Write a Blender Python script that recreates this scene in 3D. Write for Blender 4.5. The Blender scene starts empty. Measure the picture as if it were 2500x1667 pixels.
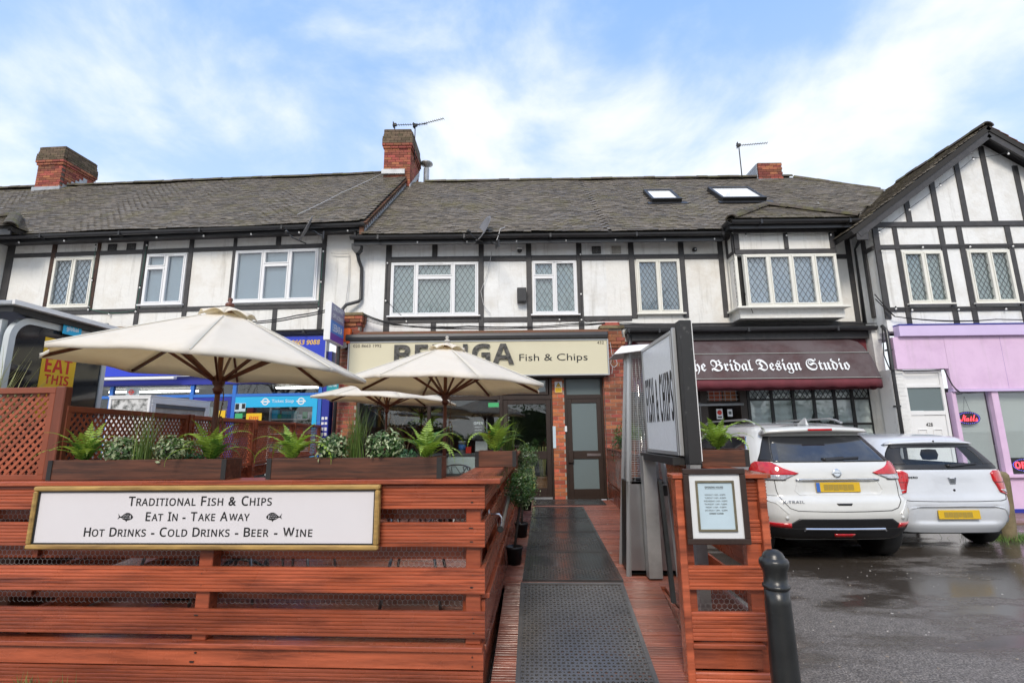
import bpy, bmesh, math, random
from math import sin, cos, pi, radians, sqrt, atan2
from mathutils import Vector, Matrix, Euler

random.seed(11)
SC = bpy.context.scene
COL = SC.collection

# ------------------------------------------------------------------ camera, sky, sun, exposure
cam_data = bpy.data.cameras.new('camera')
cam_data.sensor_width = 36.0
cam_data.lens = 17.4
cam_data.clip_start = 0.05
cam_data.clip_end = 2000
cam = bpy.data.objects.new('camera', cam_data)
COL.objects.link(cam)
PITCH, ROLL = radians(10.64), radians(0.65)
_f = Vector((0, cos(PITCH), sin(PITCH)))
_r0 = Vector((1, 0, 0)); _u0 = _r0.cross(_f)
_r = _r0 * cos(ROLL) - _u0 * sin(ROLL)
_u = _u0 * cos(ROLL) + _r0 * sin(ROLL)
_m = Matrix((_r, _u, -_f)).transposed().to_4x4()
_m.translation = Vector((0, 0, 1.56))
cam.matrix_world = _m
SC.camera = cam

SUN_EL, SUN_AZ = radians(42), radians(192)      # azimuth clockwise from +Y: behind the camera
world = bpy.data.worlds.new('World')
SC.world = world
world.use_nodes = True
wn, wl = world.node_tree.nodes, world.node_tree.links
wn.clear()
def wnode(t, **k):
    n = wn.new(t)
    for a, b in k.items(): setattr(n, a, b)
    return n
out = wnode('ShaderNodeOutputWorld')
sky = wnode('ShaderNodeTexSky', sky_type='NISHITA', sun_disc=False, sun_elevation=SUN_EL, sun_rotation=SUN_AZ)
sky.air_density = 1.0; sky.dust_density = 1.2; sky.ozone_density = 2.5
bg1 = wnode('ShaderNodeBackground'); bg1.inputs[1].default_value = 0.12
bg2 = wnode('ShaderNodeBackground'); bg2.inputs[0].default_value = (0.93, 0.96, 1.0, 1); bg2.inputs[1].default_value = 0.77
mix = wnode('ShaderNodeMixShader')
tc = wnode('ShaderNodeTexCoord')
sep = wnode('ShaderNodeSeparateXYZ')
wl.new(tc.outputs['Generated'], sep.inputs[0])
zc = wnode('ShaderNodeMath', operation='MAXIMUM'); zc.inputs[1].default_value = 0.0
wl.new(sep.outputs['Z'], zc.inputs[0])
za = wnode('ShaderNodeMath', operation='ADD'); za.inputs[1].default_value = 0.30
wl.new(zc.outputs[0], za.inputs[0])
dx = wnode('ShaderNodeMath', operation='DIVIDE'); dy = wnode('ShaderNodeMath', operation='DIVIDE')
wl.new(sep.outputs['X'], dx.inputs[0]); wl.new(za.outputs[0], dx.inputs[1])
wl.new(sep.outputs['Y'], dy.inputs[0]); wl.new(za.outputs[0], dy.inputs[1])
cmb = wnode('ShaderNodeCombineXYZ')
wl.new(dx.outputs[0], cmb.inputs[0]); wl.new(dy.outputs[0], cmb.inputs[1])
cmb.inputs[2].default_value = 9.7
n1 = wnode('ShaderNodeTexNoise'); n1.inputs['Scale'].default_value = 2.6; n1.inputs['Detail'].default_value = 9; n1.inputs['Roughness'].default_value = 0.56; n1.inputs['Distortion'].default_value = 0.25
wl.new(cmb.outputs[0], n1.inputs['Vector'])
n2 = wnode('ShaderNodeTexNoise'); n2.inputs['Scale'].default_value = 1.1; n2.inputs['Detail'].default_value = 3
wl.new(cmb.outputs[0], n2.inputs['Vector'])
ad = wnode('ShaderNodeMath', operation='ADD')
wl.new(n1.outputs['Fac'], ad.inputs[0])
n2h = wnode('ShaderNodeMath', operation='MULTIPLY'); n2h.inputs[1].default_value = 0.55; wl.new(n2.outputs['Fac'], n2h.inputs[0]); wl.new(n2h.outputs[0], ad.inputs[1])
# thicker cloud and haze towards the horizon
hz = wnode('ShaderNodeMapRange'); hz.inputs[1].default_value = 0.15; hz.inputs[2].default_value = 0.68
hz.inputs[3].default_value = 0.22; hz.inputs[4].default_value = 0.0
wl.new(sep.outputs['Z'], hz.inputs[0])
ad2 = wnode('ShaderNodeMath', operation='ADD')
wl.new(ad.outputs[0], ad2.inputs[0]); wl.new(hz.outputs[0], ad2.inputs[1])
mr = wnode('ShaderNodeMapRange'); mr.interpolation_type = 'SMOOTHSTEP'      # density of the cloud
mr.inputs[1].default_value = 0.63; mr.inputs[2].default_value = 0.96
wl.new(ad2.outputs[0], mr.inputs[0])
# thin blue-white veil high up, paler towards the horizon, white where the cloud is dense
vz = wnode('ShaderNodeMapRange'); vz.inputs[1].default_value = 0.18; vz.inputs[2].default_value = 0.85
wl.new(sep.outputs['Z'], vz.inputs[0])
veil = wnode('ShaderNodeMix', data_type='RGBA'); veil.inputs[6].default_value = (0.66, 0.79, 0.98, 1); veil.inputs[7].default_value = (0.19, 0.42, 0.98, 1)
wl.new(vz.outputs[0], veil.inputs['Factor'])
clc = wnode('ShaderNodeMix', data_type='RGBA'); clc.inputs[7].default_value = (0.77, 0.805, 0.845, 1)
wl.new(mr.outputs[0], clc.inputs['Factor']); wl.new(veil.outputs[2], clc.inputs[6]); wl.new(clc.outputs[2], bg2.inputs[0])
fac = wnode('ShaderNodeMapRange'); fac.inputs[3].default_value = 0.70; fac.inputs[4].default_value = 0.95
wl.new(mr.outputs[0], fac.inputs[0]); wl.new(fac.outputs[0], mix.inputs[0])
wl.new(sky.outputs[0], bg1.inputs[0])
wl.new(bg1.outputs[0], mix.inputs[1]); wl.new(bg2.outputs[0], mix.inputs[2])
wl.new(mix.outputs[0], out.inputs[0])

sun_data = bpy.data.lights.new('sun', 'SUN')
sun_data.energy = 1.5
sun_data.angle = radians(20)
sun_data.color = (1.0, 0.905, 0.78)
sun = bpy.data.objects.new('sun', sun_data)
COL.objects.link(sun)
_d = Vector((sin(SUN_AZ) * cos(SUN_EL), cos(SUN_AZ) * cos(SUN_EL), sin(SUN_EL)))
sun.rotation_euler = _d.to_track_quat('Z', 'Y').to_euler()
SC.view_settings.view_transform = 'Standard'
SC.view_settings.look = 'None'
SC.view_settings.exposure = 0.85
SC.view_settings.gamma = 1
SC.view_settings.use_curve_mapping = False

# ------------------------------------------------------------------ materials
def mat(name, col, rough=0.55, metal=0.0, spec=0.5, var=0.0, vscale=3.0, stretch=None, rnd=0.0, isl=0.0, dark=None, dscale=1.2,
        damt=0.0, bump=0.0, bscale=40.0, coat=0.0, emit=None, estr=1.0, trans=0.0, tcol=None, obj=False, streak=0.0, wet=0.0, hue=0.0, dlo=0.48):
    m = bpy.data.materials.new(name); m.use_nodes = True
    N, L = m.node_tree.nodes, m.node_tree.links
    b = N['Principled BSDF']
    b.inputs['Base Color'].default_value = (*col, 1)
    b.inputs['Roughness'].default_value = rough
    b.inputs['Metallic'].default_value = metal
    b.inputs['Specular IOR Level'].default_value = spec
    if coat: b.inputs['Coat Weight'].default_value = coat; b.inputs['Coat Roughness'].default_value = 0.04
    if emit: b.inputs['Emission Color'].default_value = (*emit, 1); b.inputs['Emission Strength'].default_value = estr
    vec = None
    def getvec():
        nonlocal vec
        if vec: return vec
        if obj:
            t = N.new('ShaderNodeTexCoord'); oi = N.new('ShaderNodeObjectInfo')
            a = N.new('ShaderNodeVectorMath'); a.operation = 'MULTIPLY_ADD'
            L.new(oi.outputs['Random'], a.inputs[0]); a.inputs[1].default_value = (37, 53, 71); L.new(t.outputs['Object'], a.inputs[2])
            vec = a.outputs[0]
        else:
            g = N.new('ShaderNodeNewGeometry'); vec = g.outputs['Position']
        return vec
    def noise(scale, detail=5, st=None, rough_=0.6):
        v = getvec()
        if st:
            mm = N.new('ShaderNodeVectorMath'); mm.operation = 'MULTIPLY'; L.new(v, mm.inputs[0]); mm.inputs[1].default_value = st; v = mm.outputs[0]
        n = N.new('ShaderNodeTexNoise'); n.inputs['Scale'].default_value = scale; n.inputs['Detail'].default_value = detail
        n.inputs['Roughness'].default_value = rough_
        L.new(v, n.inputs['Vector']); return n.outputs['Fac']
    cur = None
    def base():
        nonlocal cur
        if cur is None:
            c = N.new('ShaderNodeRGB'); c.outputs[0].default_value = (*col, 1); cur = c.outputs[0]
        return cur
    def mul(fac_socket, lo, hi, flo=0.25, fhi=0.75):
        nonlocal cur
        r = N.new('ShaderNodeMapRange'); r.inputs[1].default_value = flo; r.inputs[2].default_value = fhi
        r.inputs[3].default_value = lo; r.inputs[4].default_value = hi
        L.new(fac_socket, r.inputs[0])
        x = N.new('ShaderNodeVectorMath'); x.operation = 'SCALE'
        L.new(base(), x.inputs[0]); L.new(r.outputs[0], x.inputs['Scale']); cur = x.outputs[0]
    if var: mul(noise(vscale, 6, stretch), 1 - var, 1 + var)
    if rnd:
        oi = N.new('ShaderNodeObjectInfo'); mul(oi.outputs['Random'], 1 - rnd, 1 + rnd, 0, 1)
    if isl:
        g = N.new('ShaderNodeNewGeometry'); oi = N.new('ShaderNodeObjectInfo')
        a = N.new('ShaderNodeMath'); a.operation = 'ADD'; L.new(g.outputs['Random Per Island'], a.inputs[0]); L.new(oi.outputs['Random'], a.inputs[1])
        fr = N.new('ShaderNodeMath'); fr.operation = 'FRACT'; L.new(a.outputs[0], fr.inputs[0])
        mul(fr.outputs[0], 1 - isl, 1 + isl, 0, 1)
        if hue:
            hs = N.new('ShaderNodeHueSaturation'); L.new(base(), hs.inputs['Color'])
            r = N.new('ShaderNodeMapRange'); r.inputs[3].default_value = 0.5 - hue; r.inputs[4].default_value = 0.5 + hue
            q = N.new('ShaderNodeMath'); q.operation = 'MULTIPLY'; q.inputs[1].default_value = 7.31
            f2 = N.new('ShaderNodeMath'); f2.operation = 'FRACT'
            L.new(fr.outputs[0], q.inputs[0]); L.new(q.outputs[0], f2.inputs[0]); L.new(f2.outputs[0], r.inputs[0])
            L.new(r.outputs[0], hs.inputs['Hue']); cur = hs.outputs[0]
    if dark:
        r = N.new('ShaderNodeMapRange'); r.inputs[1].default_value = dlo; r.inputs[2].default_value = dlo + 0.2; r.inputs[4].default_value = damt
        L.new(noise(dscale, 7, stretch if obj else None, 0.7), r.inputs[0])
        x = N.new('ShaderNodeMix'); x.data_type = 'RGBA'
        L.new(r.outputs[0], x.inputs['Factor']); L.new(base(), x.inputs[6]); x.inputs[7].default_value = (*dark, 1); cur = x.outputs[2]
    if streak:
        r = N.new('ShaderNodeMapRange'); r.inputs[1].default_value = 0.54; r.inputs[2].default_value = 0.78; r.inputs[4].default_value = streak
        L.new(noise(1.0, 5, (6, 6, 0.5), 0.7), r.inputs[0]); x = N.new('ShaderNodeMix'); x.data_type = 'RGBA'
        L.new(r.outputs[0], x.inputs['Factor']); L.new(base(), x.inputs[6]); x.inputs[7].default_value = (0.30, 0.28, 0.24, 1); cur = x.outputs[2]
    if wet:
        r = N.new('ShaderNodeMapRange'); r.inputs[1].default_value = 0.42; r.inputs[2].default_value = 0.6
        r.inputs[3].default_value = rough; r.inputs[4].default_value = max(0.04, rough - wet)
        L.new(noise(1.6, 5), r.inputs[0]); L.new(r.outputs[0], b.inputs['Roughness'])
    if cur is not None: L.new(cur, b.inputs['Base Color'])
    if bump:
        bm_ = N.new('ShaderNodeBump'); bm_.inputs['Strength'].default_value = bump; bm_.inputs['Distance'].default_value = 0.01
        L.new(noise(bscale, 4, stretch), bm_.inputs['Height']); L.new(bm_.outputs[0], b.inputs['Normal'])
    if trans:
        tr = N.new('ShaderNodeBsdfTranslucent'); tr.inputs[0].default_value = (*(tcol or col), 1)
        mx = N.new('ShaderNodeMixShader'); mx.inputs[0].default_value = trans
        o = N['Material Output']
        L.new(b.outputs[0], mx.inputs[1]); L.new(tr.outputs[0], mx.inputs[2]); L.new(mx.outputs[0], o.inputs[0])
    return m

def glass(name, tint=(0.75, 0.8, 0.8), ior=1.7, rough=0.01, frost=0.0, fcol=(0.5, 0.6, 0.62)):
    m = bpy.data.materials.new(name); m.use_nodes = True
    N, L = m.node_tree.nodes, m.node_tree.links
    N.remove(N['Principled BSDF']); o = N['Material Output']
    t = N.new('ShaderNodeBsdfTransparent'); t.inputs[0].default_value = (*tint, 1)
    g = N.new('ShaderNodeBsdfGlossy'); g.inputs['Roughness'].default_value = rough
    # reflectance after Schlick, the same from both sides of the pane
    f0 = ((ior - 1) / (ior + 1)) ** 2
    lw = N.new('ShaderNodeLayerWeight'); lw.inputs['Blend'].default_value = 0.5
    pw = N.new('ShaderNodeMath'); pw.operation = 'POWER'; pw.inputs[1].default_value = 5.0; L.new(lw.outputs['Facing'], pw.inputs[0])
    fr = N.new('ShaderNodeMath'); fr.operation = 'MULTIPLY_ADD'; L.new(pw.outputs[0], fr.inputs[0]); fr.inputs[1].default_value = 1 - f0; fr.inputs[2].default_value = f0
    mx = N.new('ShaderNodeMixShader'); L.new(fr.outputs[0], mx.inputs[0])
    src = t.outputs[0]
    if frost:
        d = N.new('ShaderNodeBsdfDiffuse'); d.inputs[0].default_value = (*fcol, 1)
        m2 = N.new('ShaderNodeMixShader'); m2.inputs[0].default_value = frost
        L.new(t.outputs[0], m2.inputs[1]); L.new(d.outputs[0], m2.inputs[2]); src = m2.outputs[0]
    L.new(src, mx.inputs[1]); L.new(g.outputs[0], mx.inputs[2]); L.new(mx.outputs[0], o.inputs[0])
    return m

M = {}
M['stucco'] = mat('white_render', (0.80, 0.81, 0.80), 0.75, var=0.06, vscale=1.5, streak=0.55, bump=1.0, bscale=11, dark=(0.50, 0.45, 0.36), dscale=1.3, damt=0.38)
M['stucco2'] = mat('offwhite_render', (0.78, 0.775, 0.74), 0.75, var=0.07, vscale=1.5, streak=0.6, bump=1.0, bscale=11, dark=(0.48, 0.42, 0.33), dscale=1.5, damt=0.42)
M['timber'] = mat('black_timber', (0.046, 0.044, 0.045), 0.55, var=0.3, vscale=8, bump=0.2, bscale=30, dark=(0.15, 0.13, 0.11), dscale=6, damt=0.4, dlo=0.58)
M['timber_brown'] = mat('peeling_timber', (0.06, 0.028, 0.016), 0.6, var=0.5, vscale=14, bump=0.2, bscale=30, dark=(0.02, 0.018, 0.018), dscale=9, damt=0.8)
M['black'] = mat('black_gutter', (0.030, 0.030, 0.032), 0.32, var=0.2, vscale=6)
M['tile'] = mat('roof_tile', (0.158, 0.136, 0.108), 0.68, spec=0.38, isl=0.32, var=0.35, vscale=9, dark=(0.165, 0.145, 0.045), dscale=1.7, damt=0.55, dlo=0.50, wet=0.2)
M['tile_under'] = mat('roof_felt', (0.03, 0.028, 0.026), 0.9)
M['ridge'] = mat('ridge_tile', (0.075, 0.06, 0.048), 0.8, isl=0.3, var=0.3, vscale=9, dark=(0.10, 0.10, 0.02), dscale=4, damt=0.7, dlo=0.45)
M['verge'] = mat('verge_tile', (0.16, 0.075, 0.045), 0.8, isl=0.4, dark=(0.1, 0.1, 0.03), dscale=3, damt=0.6)
M['brick'] = mat('red_brick', (0.29, 0.088, 0.050), 0.85, isl=0.4, hue=0.018, var=0.25, vscale=25, dark=(0.06, 0.045, 0.04), dscale=2.0, damt=0.55, dlo=0.5, bump=0.3, bscale=60)
M['brick_clean'] = mat('orange_brick', (0.42, 0.115, 0.05), 0.8, isl=0.35, hue=0.015, var=0.25, vscale=25, bump=0.3, bscale=60)
M['brick_moss'] = mat('mossy_brick', (0.13, 0.09, 0.06), 0.9, isl=0.35, var=0.3, vscale=18, dark=(0.085, 0.08, 0.035), dscale=5, damt=0.55, dlo=0.45, bump=0.3)
M['brick_white'] = mat('white_painted_brick', (0.72, 0.72, 0.70), 0.6, isl=0.05, var=0.06, vscale=6, bump=0.3)
M['mortar'] = mat('mortar', (0.34, 0.29, 0.24), 0.95, var=0.25, vscale=12)
M['mortar_dark'] = mat('sooty_mortar', (0.10, 0.085, 0.07), 0.95, var=0.25, vscale=12)
M['lead'] = mat('lead_flashing', (0.36, 0.38, 0.40), 0.45, var=0.2, vscale=6, metal=0.2)
M['upvc'] = mat('white_upvc', (0.80, 0.81, 0.82), 0.28, spec=0.5, var=0.03, vscale=4)
M['cream'] = mat('cream_upvc', (0.76, 0.75, 0.68), 0.35, var=0.06, vscale=4)
M['came'] = mat('lead_strip', (0.10, 0.105, 0.11), 0.5, metal=0.2)
M['glass'] = glass('window_glass', (0.90, 0.93, 0.94), 2.25)
M['shopglass'] = glass('shop_glass', (0.90, 0.93, 0.93), 1.75)
M['frost'] = glass('frosted_glass', (0.3, 0.35, 0.36), 1.5, 0.25, frost=0.85, fcol=(0.17, 0.215, 0.22))
M['curtain_g'] = mat('pale_green_blind', (0.40, 0.47, 0.45), 0.9, var=0.08, vscale=2)
M['curtain_w'] = mat('net_curtain', (0.46, 0.53, 0.62), 0.9, var=0.18, vscale=9, stretch=(6, 6, 0.5))
M['blind_b'] = mat('blue_grey_blind', (0.30, 0.37, 0.44), 0.9, var=0.06, vscale=2)
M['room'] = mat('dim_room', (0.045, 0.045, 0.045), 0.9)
M['reddeck'] = mat('red_stained_timber', (0.335, 0.080, 0.036), 0.36, spec=0.5, var=0.5, vscale=2.2, stretch=(0.7, 9, 9), rnd=0.30, dark=(0.085, 0.020, 0.012), dscale=1.9, damt=0.85, dlo=0.5, obj=True, bump=0.18, bscale=9, wet=0.24)
M['redwalk'] = mat('wet_deck_board', (0.22, 0.066, 0.037), 0.30, spec=0.6, var=0.4, vscale=2.5, stretch=(0.7, 9, 9), rnd=0.22, dark=(0.10, 0.04, 0.026), dscale=1.4, damt=0.7, obj=True, bump=0.12, bscale=9, wet=0.08)
M['trellis'] = mat('stained_trellis', (0.30, 0.075, 0.032), 0.45, rnd=0.25, var=0.25, vscale=3, obj=True)
M['postred'] = mat('dark_red_post', (0.16, 0.042, 0.02), 0.4, var=0.4, vscale=2.2, stretch=(9, 9, 0.7), obj=True)
M['planter'] = mat('dark_stained_planter', (0.105, 0.038, 0.020), 0.42, var=0.6, vscale=3, stretch=(0.8, 14, 14), rnd=0.15, dark=(0.022, 0.013, 0.010), dscale=3.5, damt=0.8, obj=True)
M['iron_strap'] = mat('black_corner', (0.018, 0.017, 0.017), 0.5)
M['soil'] = mat('soil', (0.022, 0.016, 0.011), 0.95, bump=0.5)
M['goldframe'] = mat('gilded_wood', (0.40, 0.25, 0.075), 0.45, var=0.35, vscale=6, stretch=(1, 6, 6), dark=(0.16, 0.085, 0.025), dscale=2.5, damt=0.7, obj=True)
M['signwhite'] = mat('sign_board_white', (0.72, 0.69, 0.70), 0.25, var=0.04, vscale=1.5)
M['blackpaint'] = mat('black_letter', (0.012, 0.012, 0.013), 0.45)
M['canvas'] = mat('cream_canvas', (0.88, 0.86, 0.80), 0.85, var=0.05, vscale=3, bump=0.5, bscale=6, trans=0.40, tcol=(1.0, 0.87, 0.62), dark=(0.62, 0.57, 0.47), dscale=3.0, damt=0.5, dlo=0.52)
M['canvas_seam'] = mat('canvas_seam', (0.70, 0.67, 0.58), 0.9)
M['uwood'] = mat('umbrella_hardwood', (0.13, 0.040, 0.022), 0.4, var=0.3, vscale=6)
M['rope'] = mat('old_rope', (0.16, 0.10, 0.06), 0.9)
M['steel'] = mat('brushed_steel', (0.62, 0.62, 0.62), 0.28, metal=1.0, var=0.08, vscale=4)
M['galv'] = mat('galvanised_steel', (0.42, 0.42, 0.41), 0.5, metal=0.75, var=0.18, vscale=5, dark=(0.2, 0.19, 0.18), dscale=3, damt=0.4)
M['alu'] = mat('grey_aluminium', (0.48, 0.49, 0.49), 0.4, metal=0.6)
M['rubber'] = mat('black_rubber', (0.045, 0.045, 0.046), 0.30, spec=0.7, var=0.3, vscale=3, wet=0.16, dark=(0.075, 0.073, 0.07), dscale=2, damt=0.5)
M['rubber_wet_glare'] = mat('wet_rubber_painted_glare', (0.088, 0.084, 0.080), 0.30, spec=0.5, var=0.35, vscale=2.5, wet=0.12)  # wet rubber, base colour lightened to stand in for glare on the ramp
M['plastic'] = mat('black_plastic', (0.016, 0.016, 0.016), 0.4)
M['castiron'] = mat('black_painted_iron', (0.018, 0.019, 0.019), 0.3, var=0.3, vscale=10, bump=0.15, bscale=30, dark=(0.08, 0.085, 0.08), dscale=14, damt=0.5, dlo=0.62)
M['creamboard'] = mat('cream_fascia', (0.64, 0.60, 0.435), 0.4, var=0.03, vscale=1.2)
M['brownjoin'] = mat('dark_brown_joinery', (0.030, 0.018, 0.013), 0.4, var=0.2, vscale=5)
M['whitepaint'] = mat('white_paint', (0.76, 0.76, 0.75), 0.4, var=0.04, vscale=3)
M['pink'] = mat('lilac_paint', (0.70, 0.50, 0.69), 0.45, streak=0.25, var=0.06, vscale=1.6, dark=(0.55, 0.36, 0.55), dscale=3, damt=0.4)
M['lilac'] = mat('pale_lilac_paint', (0.62, 0.50, 0.74), 0.45, var=0.06, vscale=1.6)
M['blue'] = mat('royal_blue_board', (0.022, 0.05, 0.52), 0.35, var=0.08, vscale=2)
M['navy'] = mat('deep_blue_frame', (0.02, 0.03, 0.30), 0.4, var=0.1, vscale=3)
M['midblue'] = mat('mid_blue_frame', (0.03, 0.16, 0.56), 0.4)
M['cyan'] = mat('cyan_vinyl', (0.02, 0.44, 0.76), 0.4)
M['teal'] = mat('teal_board', (0.01, 0.26, 0.31), 0.4)
M['yellow'] = mat('yellow_vinyl', (0.80, 0.50, 0.02), 0.45)
M['orange'] = mat('orange_box', (0.80, 0.14, 0.02), 0.45)
M['red'] = mat('red_ink', (0.62, 0.03, 0.02), 0.5)
M['purple'] = mat('purple_vinyl', (0.16, 0.05, 0.36), 0.4)
M['greyblue'] = mat('grey_violet_vinyl', (0.22, 0.22, 0.36), 0.4)
M['lebara'] = mat('blue_vinyl', (0.05, 0.20, 0.58), 0.4)
M['green'] = mat('green_sticker', (0.06, 0.42, 0.16), 0.5)
M['burgundy'] = mat('burgundy_canvas', (0.060, 0.030, 0.030), 0.75, var=0.35, vscale=3, dark=(0.105, 0.082, 0.084), dscale=1.3, damt=0.85, dlo=0.36)
M['burg_red'] = mat('bright_burgundy', (0.12, 0.018, 0.026), 0.7, var=0.3, vscale=4)
M['piping'] = mat('grey_piping', (0.34, 0.36, 0.33), 0.7)
M['swag'] = mat('white_voile', (0.88, 0.89, 0.88), 0.9)
M['carwhite'] = mat('white_car_paint', (0.63, 0.635, 0.61), 0.3, coat=1.0, var=0.05, vscale=3, bump=0.03, bscale=140)
M['carwhite2'] = mat('cool_white_car_paint', (0.60, 0.63, 0.67), 0.3, coat=1.0, var=0.05, vscale=3, bump=0.03, bscale=140)
M['carglass'] = mat('tinted_car_glass', (0.022, 0.024, 0.028), 0.05, spec=0.9, coat=0.4, dark=(0.07, 0.075, 0.08), dscale=3, damt=0.7)
M['carclear'] = glass('car_glass', (0.93, 0.97, 0.97), 1.6)
M['carblack'] = mat('black_car_trim', (0.013, 0.013, 0.014), 0.42, var=0.2, vscale=10)
M['chrome'] = mat('chrome', (0.75, 0.76, 0.78), 0.12, metal=1.0)
M['lampred'] = mat('red_lamp_lens', (0.50, 0.008, 0.012), 0.1, coat=1.0, var=0.3, vscale=20)
M['lampclear'] = mat('clear_lamp_lens', (0.50, 0.50, 0.52), 0.12, coat=1.0, metal=0.5, var=0.4, vscale=40)
M['plate'] = mat('yellow_number_plate', (0.66, 0.42, 0.02), 0.35)
M['platemark'] = mat('worn_plate_print', (0.36, 0.25, 0.04), 0.4)
M['plateblue'] = mat('blue_plate_band', (0.04, 0.14, 0.48), 0.35)
M['tyre'] = mat('tyre_rubber', (0.012, 0.012, 0.012), 0.7)
M['rim'] = mat('alloy_rim', (0.4, 0.4, 0.41), 0.35, metal=0.9)
M['seatcloth'] = mat('grey_seat', (0.10, 0.11, 0.12), 0.9)
M['fern'] = mat('fern_green', (0.24, 0.36, 0.05), 0.5, isl=0.25, rnd=0.35, var=0.2, vscale=8, trans=0.25, tcol=(0.42, 0.62, 0.06))
M['fern_dark'] = mat('deep_fern_green', (0.09, 0.20, 0.035), 0.5, isl=0.25, rnd=0.3, var=0.2, vscale=8, trans=0.2, tcol=(0.12, 0.28, 0.03))
M['leaf'] = mat('box_leaf', (0.055, 0.12, 0.028), 0.45, isl=0.5, trans=0.2, tcol=(0.1, 0.22, 0.03))
M['leaf_pale'] = mat('variegated_leaf', (0.34, 0.40, 0.22), 0.5, isl=0.3, trans=0.2)
M['leaf_blue'] = mat('ivy_leaf', (0.05, 0.13, 0.06), 0.45, isl=0.45, trans=0.2)
M['blade'] = mat('grass_blade', (0.11, 0.17, 0.035), 0.5, isl=0.5, hue=0.03, trans=0.25, tcol=(0.2, 0.3, 0.05))
M['blade_dry'] = mat('pale_reed_blade', (0.44, 0.46, 0.20), 0.55, isl=0.35, hue=0.02, trans=0.25, tcol=(0.35, 0.38, 0.12))
M['bark'] = mat('bark', (0.045, 0.035, 0.028), 0.9, var=0.3, vscale=12)
M['concrete'] = mat('mossy_concrete', (0.20, 0.16, 0.09), 0.9, var=0.3, vscale=9, dark=(0.07, 0.08, 0.025), dscale=3, damt=0.8, bump=0.4)
M['paper'] = mat('white_paper', (0.72, 0.74, 0.75), 0.6)
M['paperblue'] = mat('pale_blue_paper', (0.50, 0.62, 0.68), 0.5, var=0.06, vscale=6)
M['framebrown'] = mat('dark_brown_frame', (0.035, 0.02, 0.015), 0.45, var=0.3, vscale=8, dark=(0.12, 0.10, 0.08), dscale=20, damt=0.4, dlo=0.58)
M['brass'] = mat('tarnished_frame', (0.24, 0.21, 0.14), 0.4, metal=0.6, var=0.25, vscale=15)
M['lightface'] = mat('light_box_face', (0.82, 0.85, 0.86), 0.22, var=0.05, vscale=30, bump=0.25, bscale=110)
M['lightpost'] = mat('flaking_black_post', (0.022, 0.022, 0.022), 0.5, dark=(0.22, 0.22, 0.21), dscale=16, damt=0.7, dlo=0.6)
M['wire'] = mat('galvanised_wire', (0.42, 0.42, 0.42), 0.45, metal=0.5)
M['cable'] = mat('black_cable', (0.012, 0.012, 0.013), 0.6)
M['cable_white'] = mat('grey_cable', (0.45, 0.45, 0.45), 0.6)
M['cable_green'] = mat('green_cable', (0.02, 0.16, 0.10), 0.5)
M['bulb'] = mat('white_bulb', (0.82, 0.82, 0.80), 0.2)
M['dish'] = mat('grey_dish', (0.16, 0.16, 0.165), 0.5)
M['neonred'] = mat('red_neon', (0.5, 0.02, 0.03), 0.5, emit=(1.0, 0.06, 0.08), estr=1.6)
M['neonblue'] = mat('blue_neon', (0.1, 0.08, 0.6), 0.5, emit=(0.20, 0.16, 1.0), estr=1.3)
M['tubelight'] = mat('lit_tube', (0.9, 0.9, 0.9), 0.5, emit=(1.0, 0.97, 0.92), estr=5.0)
M['blind'] = mat('venetian_slat', (0.58, 0.58, 0.555), 0.5)
M['floorwood'] = mat('shop_floor', (0.16, 0.12, 0.09), 0.5)
M['shopwall'] = mat('shop_wall', (0.12, 0.11, 0.10), 0.8)
M['shopwall_l'] = mat('pale_shop_wall', (0.42, 0.42, 0.40), 0.8)
M['counter'] = mat('pale_counter', (0.55, 0.62, 0.62), 0.4)
M['terracotta'] = mat('glazed_pot', (0.22, 0.11, 0.05), 0.35, var=0.3, vscale=8)
M['caution'] = mat('caution_yellow', (0.72, 0.70, 0.16), 0.4)
M['palebody'] = mat('pale_grey_panel', (0.55, 0.59, 0.60), 0.35)
M['darkglass'] = mat('dark_display_glass', (0.022, 0.024, 0.028), 0.06, spec=0.7, var=0.4, vscale=2)
M['worn'] = mat('peeling_poster', (0.62, 0.62, 0.60), 0.6, dark=(0.03, 0.035, 0.03), dscale=9, damt=1.0, dlo=0.44)
M['wornpanel'] = mat('weathered_panel', (0.40, 0.38, 0.34), 0.6, var=0.25, vscale=6)

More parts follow.
